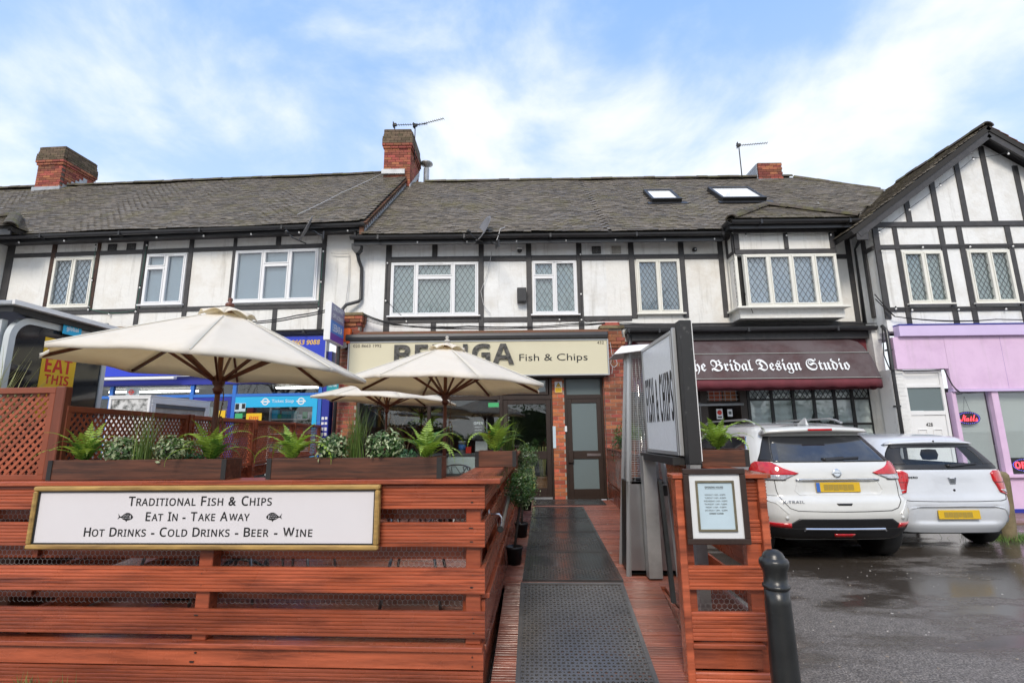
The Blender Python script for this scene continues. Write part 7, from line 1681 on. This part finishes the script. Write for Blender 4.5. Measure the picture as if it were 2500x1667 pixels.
def wiper(c, parent, u0, z0, u1, z1):
    a, e = c.P(u0, z0, .02), c.P(u1, z1, .02); w_ = B(); w_.bar(a, e, .022, .014, up=(0, -1, .5)); w_.bar(a, a.lerp(e, .55) + Vector((0, -.008, .006)), .035, .02, up=(0, -1, .5)); w_.lathe([(0, -.02), (.028, -.015), (.03, .02)], 10, c.P(u0, z0, .005)); return w_.build('wiper', M['carblack'], parent)
wiper(suv, SV, -.13, 1.215, .60, 1.235)
bx('underbody', M['carblack'], SV, -.60, .60, .3, 4.3, .26, .36)
# --- hatchback
HB = thing('parked_car', 'white small hatchback with clear rear glass parked beside the nail bar', 'car', (5.78, 6.72, 0.0), radians(-3.0))
zs = [.24, .32, .42, .55, .66, .74, .85, 1.0, 1.06, 1.20, 1.32, 1.40, 1.45, 1.48, 1.505, 1.52]
hat = Car(zs, [.75, .80, .84, .862, .865, .86, .85, .835, .82, .755, .69, .64, .585, .50, .37, .14], [.10, .05, .02, .0, .01, .03, .045, .06, .08, .17, .26, .33, .39, .54, .80, 1.4],
          [3.9, 3.98, 4.03, 4.06, 4.05, 4.0, 3.9, 3.4, 3.1, 2.75, 2.5, 2.35, 2.25, 2.15, 2.0, 1.7], 0.07, [.3, .32, .33, .33, .33, .32, .3, .3, .3, .28, .26, .25, .24, .22, .2, .1],
          lambda x, z: 0.028 * sstep(.56, .46, abs(x)) * sstep(.35, .39, z) * sstep(.60, .55, z))
def hskip(u0, u1, z0, z1):
    zc_, uc = (z0 + z1) / 2, abs((u0 + u1) / 2)
    return (uc < 1.12 and 1.085 < zc_ < 1.335) or (uc > 4.0 and 1.10 < zc_ < 1.40) or (2.06 < uc < 2.95 and 1.08 < zc_ < 1.38)
hat.body('body', M['carwhite2'], HB, 84, hskip)
hat.patch('rear_window', M['carclear'], HB, [(1.07, -1.2, 1.2), (1.35, -1.2, 1.2)], 26, 6, 0.003)
for nm, rows, nu in (('window_seal', [(1.040, -1.30, 1.30), (1.065, -1.42, 1.42), (1.105, -1.46, 1.46)], 30), ('window_seal', [(1.318, -1.36, 1.36), (1.365, -1.30, 1.30)], 30)): hat.patch(nm, M['carblack'], HB, rows, nu, 4, 0.005)
for mir in (False, True):
    sx = -1 if mir else 1
    hat.patch('window_seal', M['carblack'], HB, [(1.105, .98, 1.46), (1.15, 1.04, 1.45), (1.25, 1.05, 1.42), (1.318, 1.0, 1.36)], 10, 4, 0.005, mir)
    lamp = hat.patch('tail_lamp', M['lampred'], HB, [(.72, 1.30, 1.98), (.75, 1.10, 2.02), (.90, .98, 2.05), (.99, .98, 2.06), (1.025, 1.10, 2.03)], 14, 4, 0.014, mir)
    hat.patch('clear_lens', M['lampclear'], lamp, [(.735, 1.30, 1.96), (.785, 1.10, 2.0)], 8, 2, 0.017, mir); hat.patch('lamp_bar', M['carblack'], lamp, [(.872, 1.0, 2.03), (.880, 1.0, 2.03)], 8, 1, 0.0165, mir)
    hat.line('panel_gap', M['carblack'], HB, [(sx * q[0], q[1]) for q in ((1.40, 1.04), (1.36, .86), (1.34, .74), (1.24, .66), (1.05, .645), (.5, .64), (0, .64))], 0.0045, 0.0)
    hat.line('bumper_gap', M['carblack'], HB, [(sx * q[0], q[1]) for q in ((1.34, .735), (1.6, .732), (2.0, .735), (2.12, .76))], 0.003, 0.0)
    hat.line('bumper_crease', M['carwhite2'], HB, [(sx * q[0], q[1]) for q in ((0, .585), (.85, .58), (1.1, .55), (1.3, .44), (1.45, .36))], 0.012, -0.003)
    hat.patch('reflector', M['lampred'], HB, [(.355, 1.62, 1.72), (.375, 1.5, 1.84), (.435, 1.46, 1.86)], 6, 2, 0.008, mir)
    hat.patch('side_window', M['carclear'], HB, [(1.07, 2.04, 2.97), (1.39, 2.04, 2.90)], 16, 3, 0.004, mir)
    hat.patch('wheel_arch', M['carblack'], HB, [(.26, 2.0, 2.26), (.48, 2.01, 2.25), (.62, 2.05, 2.21), (.70, 2.1, 2.16)], 10, 3, 0.006, mir); hat.patch('wheel_arch', M['carblack'], HB, [(.26, 2.76, 2.99), (.48, 2.77, 2.98), (.62, 2.81, 2.95), (.70, 2.85, 2.9)], 10, 3, 0.006, mir)
    for yy in (.72, 3.31): wheel(HB, sx * .745, yy, .305, .195)
    s_ = B(); s_.smooth = True; s_.lathe([(0, -.09), (.10, -.08), (.125, 0), (.10, .08), (0, .09)], 14)
    hr = s_.build('head_rest', M['seatcloth'], HB, (sx * .36, .86, 1.20), (0, 0, 0)); hr.scale = (1.0, .5, .9)
    hr = B().lathe([(0, -.09), (.10, -.08), (.125, 0), (.10, .08), (0, .09)], 14).build('head_rest', M['seatcloth'], HB, (sx * .36, 1.75, 1.23)); hr.scale = (1.0, .5, .9)
    bx('front_seat', M['seatcloth'], HB, sx * .36 - .22, sx * .36 + .22, 1.72, 1.86, .5, 1.12, bevel=.05)
bx('rear_seat', M['seatcloth'], HB, -.62, .62, .78, .95, .45, 1.07, bevel=.04); bx('parcel_shelf', M['carblack'], HB, -.66, .66, .30, .8, .98, 1.0); bx('dashboard', M['seatcloth'], HB, -.66, .66, 2.6, 2.95, .8, 1.06, bevel=.04); bx('underbody', M['carblack'], HB, -.68, .68, .25, 3.7, .20, .40)
hat.patch('windscreen', M['carclear'], HB, [(1.08, 4.0, 5.0), (1.42, 4.0, 5.0)], 10, 3, 0.004); hat.patch('windscreen', M['carclear'], HB, [(1.08, 4.0, 5.0), (1.42, 4.0, 5.0)], 10, 3, 0.004, True)
sp_ = B(); sp_.smooth = True; vs = []; pf = [(.35, 1.372), (.275, 1.378), (.255, 1.392), (.27, 1.41), (.38, 1.437), (.56, 1.455)]
for j in range(n):
    t = -1 + 2 * j / (n - 1)
    for y, z in pf: vs.append((t * (.60 - .12 * (z - 1.372) / .08), y + .09 * t * t, z - .02 * t * t))
sp_.add(vs, [(j * 6 + k, (j + 1) * 6 + k, (j + 1) * 6 + (k + 1) % 6, j * 6 + (k + 1) % 6) for j in range(n - 1) for k in range(6)] + [tuple(range(6)), tuple((n - 1) * 6 + k for k in range(6))]); sp_.build('spoiler', M['carwhite2'], HB)
number_plate(HB, (-0.0, hat.P(0, .475, .014).y, .475), False)
text(bold('SANDERO'), 'model_lettering', M['carblack'], HB, .20, .026, hat.P(-.95, .94, .006), (pi / 2, 0, -.08), depth=.003)
B().prism([(-.055, .04), (-.03, .04), (-.03, .028), (.03, .028), (.03, .04), (.055, .04), (.035, -.045), (-.035, -.045)], 'y', -.006, .006).build('emblem', M['chrome'], HB, hat.P(0, .90, .004)); B().prism([(-.03, .018), (.03, .018), (.024, -.03), (-.024, -.03)], 'y', -.0075, -.0062).build('emblem_inset', M['seatcloth'], HB, hat.P(0, .90, .004))
B().lathe([(0, -.004), (.014, -.004), (.016, 0)], 12).build('tailgate_lock', M['carblack'], HB, hat.P(0, .78, .004), (pi / 2, 0, 0)); B().lathe([(0, -.006), (.012, -.004), (.012, 0)], 10).build('washer_nozzle', M['carblack'], HB, (0, .255, 1.405), (pi / 2, 0, 0))
wiper(hat, HB, .02, 1.085, .78, 1.115)

# ------------------------------------------------------------------ bus shelter, display cabinet, post and litter
BS = thing('bus_shelter', 'glazed bus shelter end with yellow poster and light blue plate', 'bus shelter', (-4.30, 4.12, 0))
fr = B()
for y0, y1 in ((0.0, 0.055), (0.99, 1.04)): fr.box(-0.025, 0.025, y0, y1, 0.0, 2.42)
pts = [(0.0375 + .16 * (1 - cos(t)), 2.42 + .17 * sin(t)) for t in [pi / 2 * i / 8 for i in range(9)]]
O_ = [(.19 - .19 * cos(t), 2.42 + .205 * sin(t)) for t in [pi / 2 * i / 10 for i in range(11)]]; I_ = [(.19 - .135 * cos(t), 2.42 + .150 * sin(t)) for t in [pi / 2 * i / 10 for i in range(11)]]
fr.add([(x, *p) for p, q in zip(O_, I_) for x, p in ((-.025, p), (.025, p), (.025, q), (-.025, q))], [(4 * i + a, 4 * i + (a + 1) % 4, 4 * i + 4 + (a + 1) % 4, 4 * i + 4 + a) for i in range(10) for a in range(4)])
fr.box(-0.025, 0.025, 0.19, 1.04, 2.57, 2.625); fr.build('end_frame', M['palebody'], BS)
bx('end_glass', M['darkglass'], BS, -0.012, 0.012, 0.055, 0.99, 0.25, 2.57)
bx('front_panel', M['palebody'], BS, -1.6, -0.06, 0.0, 0.05, 0.1, 2.58); bx('panel_joint', M['carblack'], BS, -0.17, -0.163, -0.003, -0.001, 0.1, 2.58)
bx('roof', M['lead'], BS, -1.7, 0.10, -0.10, 1.15, 2.68, 2.72, bevel=.008); bx('roof_edge', M['whitepaint'], BS, 0.101, 0.125, -0.10, 1.15, 2.685, 2.725); bx('roof_underside', M['carblack'], BS, -1.65, 0.08, -0.06, 1.1, 2.628, 2.678)
RX2 = (pi / 2, 0, pi / 2)
po = bx('poster', M['yellow'], BS, 0.0125, 0.0155, 0.335, 0.69, 1.75, 2.49)
for s, z, w, h in (('EAT', 2.245, .275, .14), ('THIS', 2.11, .25, .09)): text(bold(s), 'lettering', M['red'], po, w, h, (0.016, .51, z), RX2, depth=.001)
B().box(0.0158, 0.0165, .375, .62, 2.325, 2.44).build('red_block', M['red'], po); bx('red_panel', M['red'], po, 0.0158, 0.0165, .365, .63, 1.93, 2.02); text(bold('£10,000'), 'lettering', M['yellow'], po, .22, .065, (0.0168, .49, 1.975), RX2, depth=.001)
pl = bx('blue_plate', M['cyan'], BS, 0.052, 0.057, .45, .65, 2.545, 2.655); text(bold('global'), 'lettering', M['paper'], pl, .13, .055, (.0573, .55, 2.60), RX2, depth=.001)
KC = thing('display_cabinet', 'tall white framed display cabinet with a peeling poster beside the bus shelter', 'cabinet', (-6.17, 8.0, 0))
B().box(-.31, .31, 0.02, 1.56, .1, 2.20).build('cabinet_body', M['wornpanel'], KC); B().frame(-.335, .335, .1, 2.23, .04, -.005, .03).build('frame', M['whitepaint'], KC, bevel=.006); bx('poster', M['worn'], KC, -.29, .29, .012, .018, .3, 2.185)
fr = B(); fr.box(.312, .345, .031, 1.58, 2.12, 2.23).box(.312, .345, .031, .13, .1, 2.12).box(.312, .345, 1.46, 1.58, .1, 2.12).build('side_frame', M['whitepaint'], KC, bevel=.008); B().box(.325, .335, .1315, 1.459, 2.06, 2.115).build('poster_edge', M['seatcloth'], KC)
bx('roof', M['whitepaint'], KC, -.345, .345, -.01, 1.59, 2.231, 2.25)
LP = thing('bollard', 'leaning mossy concrete post beside the hatchback', 'post', (7.12, 7.55, 0), 0)
o = B().lathe([(.105, -.1), (.105, .0), (.10, .5), (.092, .86), (.085, .91), (.055, .945), (0, .955)], 20).build('shaft', M['concrete'], LP, (0, 0, 0), (radians(3), radians(1.5), 0))
b = B(); r = random.Random(12)
for i in range(900):
    a = r.uniform(0, 6.283); d = .10 + abs(r.gauss(0, .22)); x, y_ = d * cos(a) * 1.2, d * sin(a) * .6; h = r.uniform(.03, .11); l = r.uniform(-.05, .05); l2 = r.uniform(-.05, .05)
    b.add([(x - .004, y_, 0), (x + .004, y_, 0), (x + l, y_ + l2, h)], [(0, 1, 2)])
o = b.build('grass', M['grass'], None, (7.2, 7.55, 0.002), kind='stuff', recalc=False); 
b = B()
for i in range(110):
    x, y_ = r.uniform(-3.9, -2.4), r.uniform(-.14, .04) - .05; h = r.uniform(.02, .10); b.add([(x - .003, y_, 0), (x + .003, y_, 0), (x + r.uniform(-.04, .04), y_ + r.uniform(-.03, .03), h)], [(0, 1, 2)])
b.build('grass', M['grass'], None, (-.2, 3.2, .10), (0, 0, AD), kind='stuff', recalc=False)
PV = struct(B().box(7.2, 16, 8.6, 9.75, 0.0, 0.035).build('pavement', M['paving']))
b = B()
for i in range(55):
    x, y_ = r.uniform(1.2, 6.5), r.uniform(2.6, 6.0); s = r.uniform(.002, .009); a = r.uniform(0, 6); b.obox((x, y_, .003), (s * cos(a), s * sin(a), 0), (-s * .6 * sin(a), s * .6 * cos(a), 0), (0, 0, .002))
for i in range(60):
    p = loc2w(FO, AD, r.uniform(.03, 1.28), r.uniform(1.4, 6.2), DZ + .004); s = r.uniform(.003, .007); b.obox(p, (s, 0, 0), (0, s, 0), (0, 0, .003))
b.build('litter', M['mortar'], None, kind='stuff')
PL = struct(B().box(-30, -3.95, 1.5, 9.9, 0.0, 0.03).build('pavement', M['slabs']))
# caution sign, potted cane plant and counter behind the shop glass
WS = thing('caution_sign', 'yellow wet floor caution sign standing inside the glazed door', 'caution sign', (0.33, 10.75, 0.30), radians(-8))
for sg in (-1, 1): B().add([(-.14, sg * .13, 0), (.14, sg * .13, 0), (.11, sg * .015, .60), (-.11, sg * .015, .60), (-.14, sg * .13 + .012, 0), (.14, sg * .13 + .012, 0), (.11, sg * .015 + .012, .60), (-.11, sg * .015 + .012, .60)], [(0, 1, 2, 3), (7, 6, 5, 4), (0, 4, 5, 1), (1, 5, 6, 2), (2, 6, 7, 3), (3, 7, 4, 0)]).build('leaf_panel', M['caution'], WS)
text(bold('CAUTION'), 'lettering', M['red'], WS, .17, .03, (0, -.062, .42), (pi / 2 - .2, 0, 0), depth=.001); B().frame(-.05, .05, .50, .56, .02, -.05, -.03).build('handle_hole', M['blackpaint'], WS); B().prism([(-.07, .22), (.07, .22), (0, .37)], 'y', -.099, -.097).build('warning_triangle', M['blackpaint'], WS, (0, 0, 0)).location = (0, .02, 0)
CP = thing('potted_plant', 'cane plant in a glazed brown pot inside the glazed door', 'potted plant', (0.62, 10.85, 0.30)); B().lathe([(.13, 0), (.17, .1), (.185, .25), (.17, .36), (.185, .38), (.16, .385), (0, .36)], 22).build('pot', M['terracotta'], CP)
b = B()
for i in range(9): a = i * .7; b.tube([(.05 * cos(a), .05 * sin(a), .36), (.07 * cos(a), .07 * sin(a), .7), (.09 * cos(a), .08 * sin(a), 1.0)], .008, 5)
b.build('canes', M['blade_dry'], CP); lf = B(); r = random.Random(3)
for i in range(150): a = r.uniform(0, 6.28); p = Vector((.1 * cos(a), .1 * sin(a), r.uniform(.7, 1.15))); d = Vector((cos(a), sin(a), r.uniform(-.6, .6))) * r.uniform(.08, .2); lf.add([p, p + d * .5 + Vector((0, .008, .02)), p + d, p + d * .5 - Vector((0, .008, -.01))], [(0, 1, 2, 3)])
lf.build('leaves', M['leaf'], CP, kind='stuff', recalc=False)
CT = thing('serving_counter', 'pale serving counter inside the chip shop window', 'counter', (-1.0, 11.3, 0.30)); bx('front_panel', M['counter'], CT, -.45, .35, 0, .03, 0, .82); bx('counter_top', M['seatcloth'], CT, -1.6, .5, -.04, .5, .82, .86); bx('cabinet', M['shopwall_l'], CT, -1.6, .4, .035, .45, 0, .815)
tag(B().box(-.14, .14, -.03, .03, 0, .26).build('till_screen', M['paper'], None, (-.72, 11.45, 1.163), (radians(-12), 0, 0), bevel=.01), 'white till screen on the serving counter', 'till')
cu = thing('paper_cup', 'large blue and white cup on the serving counter', 'cup', (-1.15, 11.42, 1.163)); B().lathe([(.07, 0), (.085, .24), (.09, .24), (.09, .26), (0, .27)], 18).build('cup_body', M['paper'], cu); B().lathe([(.078, .07), (.0855, .19), (.088, .19), (.081, .07)], 18).build('blue_band', M['lebara'], cu)
tag(bx('menu_card', M['red'], None, -.06, .06, -.01, .01, 0, .14), 'small red card beside the blue cup', 'card').location = (-1.0, 11.33, 1.163)
OS = thing('open_sign', 'black hanging open sign with white lettering in the shop window', 'sign', (-0.72, 10.45, 1.66)); bx('board', M['plastic'], OS, -.13, .13, -.006, .006, -.2, .2)
text(bold('OPEN'), 'lettering', M['paper'], OS, .19, .06, (0, -.0065, .14), depth=.001)
for i, s in enumerate(('MONDAY TO', 'SATURDAY', '11 AM - 9PM')): text(s, 'lettering', M['paper'], OS, .15, .028, (0, -.0065, .06 - i * .06), depth=.001)
B().tube([(-.12, 0, .2), (0, 0, .4), (.12, 0, .2)], .003, 4).build('cord', M['rope'], OS)
tag(bx('window_sticker', M['green'], None, -.11, .11, -.003, .003, -.045, .045), 'green hygiene sticker at the top of the shop window', 'sticker').location = (-.40, 10.355, 2.17)
tag(bx('window_sticker', M['orange'], None, -.08, .08, -.003, .003, -.08, .08), 'orange sticker low in the shop window', 'sticker').location = (-.42, 10.355, 1.56)
tag(bx('door_bell', M['paper'], None, -.022, .022, -.015, .01, -.06, .06, bevel=.008), 'white door bell on the frame of the frosted door', 'door bell').location = (1.085, 10.305, 1.66)
tag(bx('notice_strip', M['paperblue'], None, -.03, .03, -.004, .004, -.22, .22), 'narrow pale notice on the left edge of the brick pier', 'notice').location = (.845, 10.308, 1.5)
wd = B(); r = random.Random(9)
def twig(b, p, d, l, rad, depth):
    q = p + d * l; mid = (p + q) / 2 + Vector((r.uniform(-1, 1), r.uniform(-1, 1), r.uniform(-1, 1))) * l * .08; b.tube([p, mid, q], rad, 5 if rad > .03 else 3, cap=False, r2=rad * .72)
    if depth == 0: return
    for i in range(r.choice((2, 3, 3))):
        nd = (d + Vector((r.gauss(0, .5), r.gauss(0, .5), r.gauss(.08, .42)))).normalized(); twig(b, q if i < 2 else mid, nd, l * r.uniform(.62, .85), rad * .66, depth - 1)
dw = thing('dry_branch', 'pale twisted branch standing in the left shop window', 'branch', (-2.3, 10.9, .3))
for i in range(3): twig(wd, Vector((i * .05, 0, 0)), Vector((r.uniform(-.2, .2), 0, 1)).normalized(), .9, .018, 3)
wd.build('branch', M['rope'], dw)
tx = thing('counter_plant', 'green spiky plant inside the left shop window', 'potted plant', (-1.95, 11.2, 1.9)); 
lf = B()
for i in range(70): a = r.uniform(0, 6.28); d = Vector((cos(a), sin(a), r.uniform(-.5, .9))) * r.uniform(.2, .4); s = Vector((-sin(a), cos(a), 0)) * .012; lf.add([-s, s, d * .6 + s + Vector((0, 0, .05)), d, d * .6 - s + Vector((0, 0, .05))], [(0, 1, 2, 3, 4)])
lf.build('leaves', M['fern'], tx, kind='stuff', recalc=False); B().lathe([(.08, -.22), (.11, -.02), (0, -.02)], 14).build('pot', M['terracotta'], tx)
# bare street trees across the road, seen only in the glass and the wet ground
tl_ = ('bare street tree across the road, farthest left', 'bare street tree across the road facing the off-licence', 'bare street tree across the road facing the chip shop', 'bare street tree across the road facing the bridal shop', 'bare street tree across the road, farthest right')
for i, (x, y_, s) in enumerate(((-19, -14, 1.0), (-10, -17, 1.2), (-1.5, -13, 1.05), (7, -16, 1.25), (17, -14, 1.1))):
    t = thing('street_tree', tl_[i], 'tree', (x, y_, 0), 0, 'bare street trees across the road'); r = random.Random(100 + i); b = B(); b.tube([(0, 0, -.1), (.05, 0, 1.5), (0, .05, 3.0 * s)], .28 * s, 9, r2=.20 * s); b.build('trunk', M['bark'], t)
    b = B()
    for k in range(5): twig(b, Vector((0, .05, 2.9 * s)), Vector((cos(k * 1.26) * .55, sin(k * 1.26) * .55, 1)).normalized(), 2.1 * s, .12 * s, 6)
    b.build('crown', M['bark'], t, recalc=False)

hg = B(); r = random.Random(31)
for i in range(15000):
    x = r.uniform(-34, 34); h = 3.2 + 1.3 * sin(x * .31) + .8 * sin(x * .83 + 1); z = h * r.random() ** .7; y_ = -22 + r.gauss(0, .8); s = r.uniform(.05, .17); u = Vector((r.gauss(0, 1), r.gauss(0, 1), r.gauss(0, 1))).normalized(); v = u.cross(Vector((r.gauss(0, 1), r.gauss(0, 1), r.gauss(0, 1)))).normalized(); p = Vector((x, y_, z))
    hg.add([p - u * s, p + v * s * .6, p + u * s, p - v * s * .6], [(0, 1, 2, 3)])
hg.build('added_hedge_leaves', M['leaf'], None, kind='stuff', recalc=False)  # unseen leaf mass added behind the camera to darken reflections in the shop glass

b = B(); hp_ = [(-34 + i * .8, .82 * (3.2 + 1.3 * sin((-34 + i * .8) * .31) + .8 * sin((-34 + i * .8) * .83 + 1))) for i in range(86)]
b.prism([(-34, 0)] + hp_ + [(34, 0)], 'y', -23.2, -22.4).build('added_hedge_backing', M['leaf'], None, kind='stuff')  # unseen solid added behind the leaves to mask sky gaps in reflections
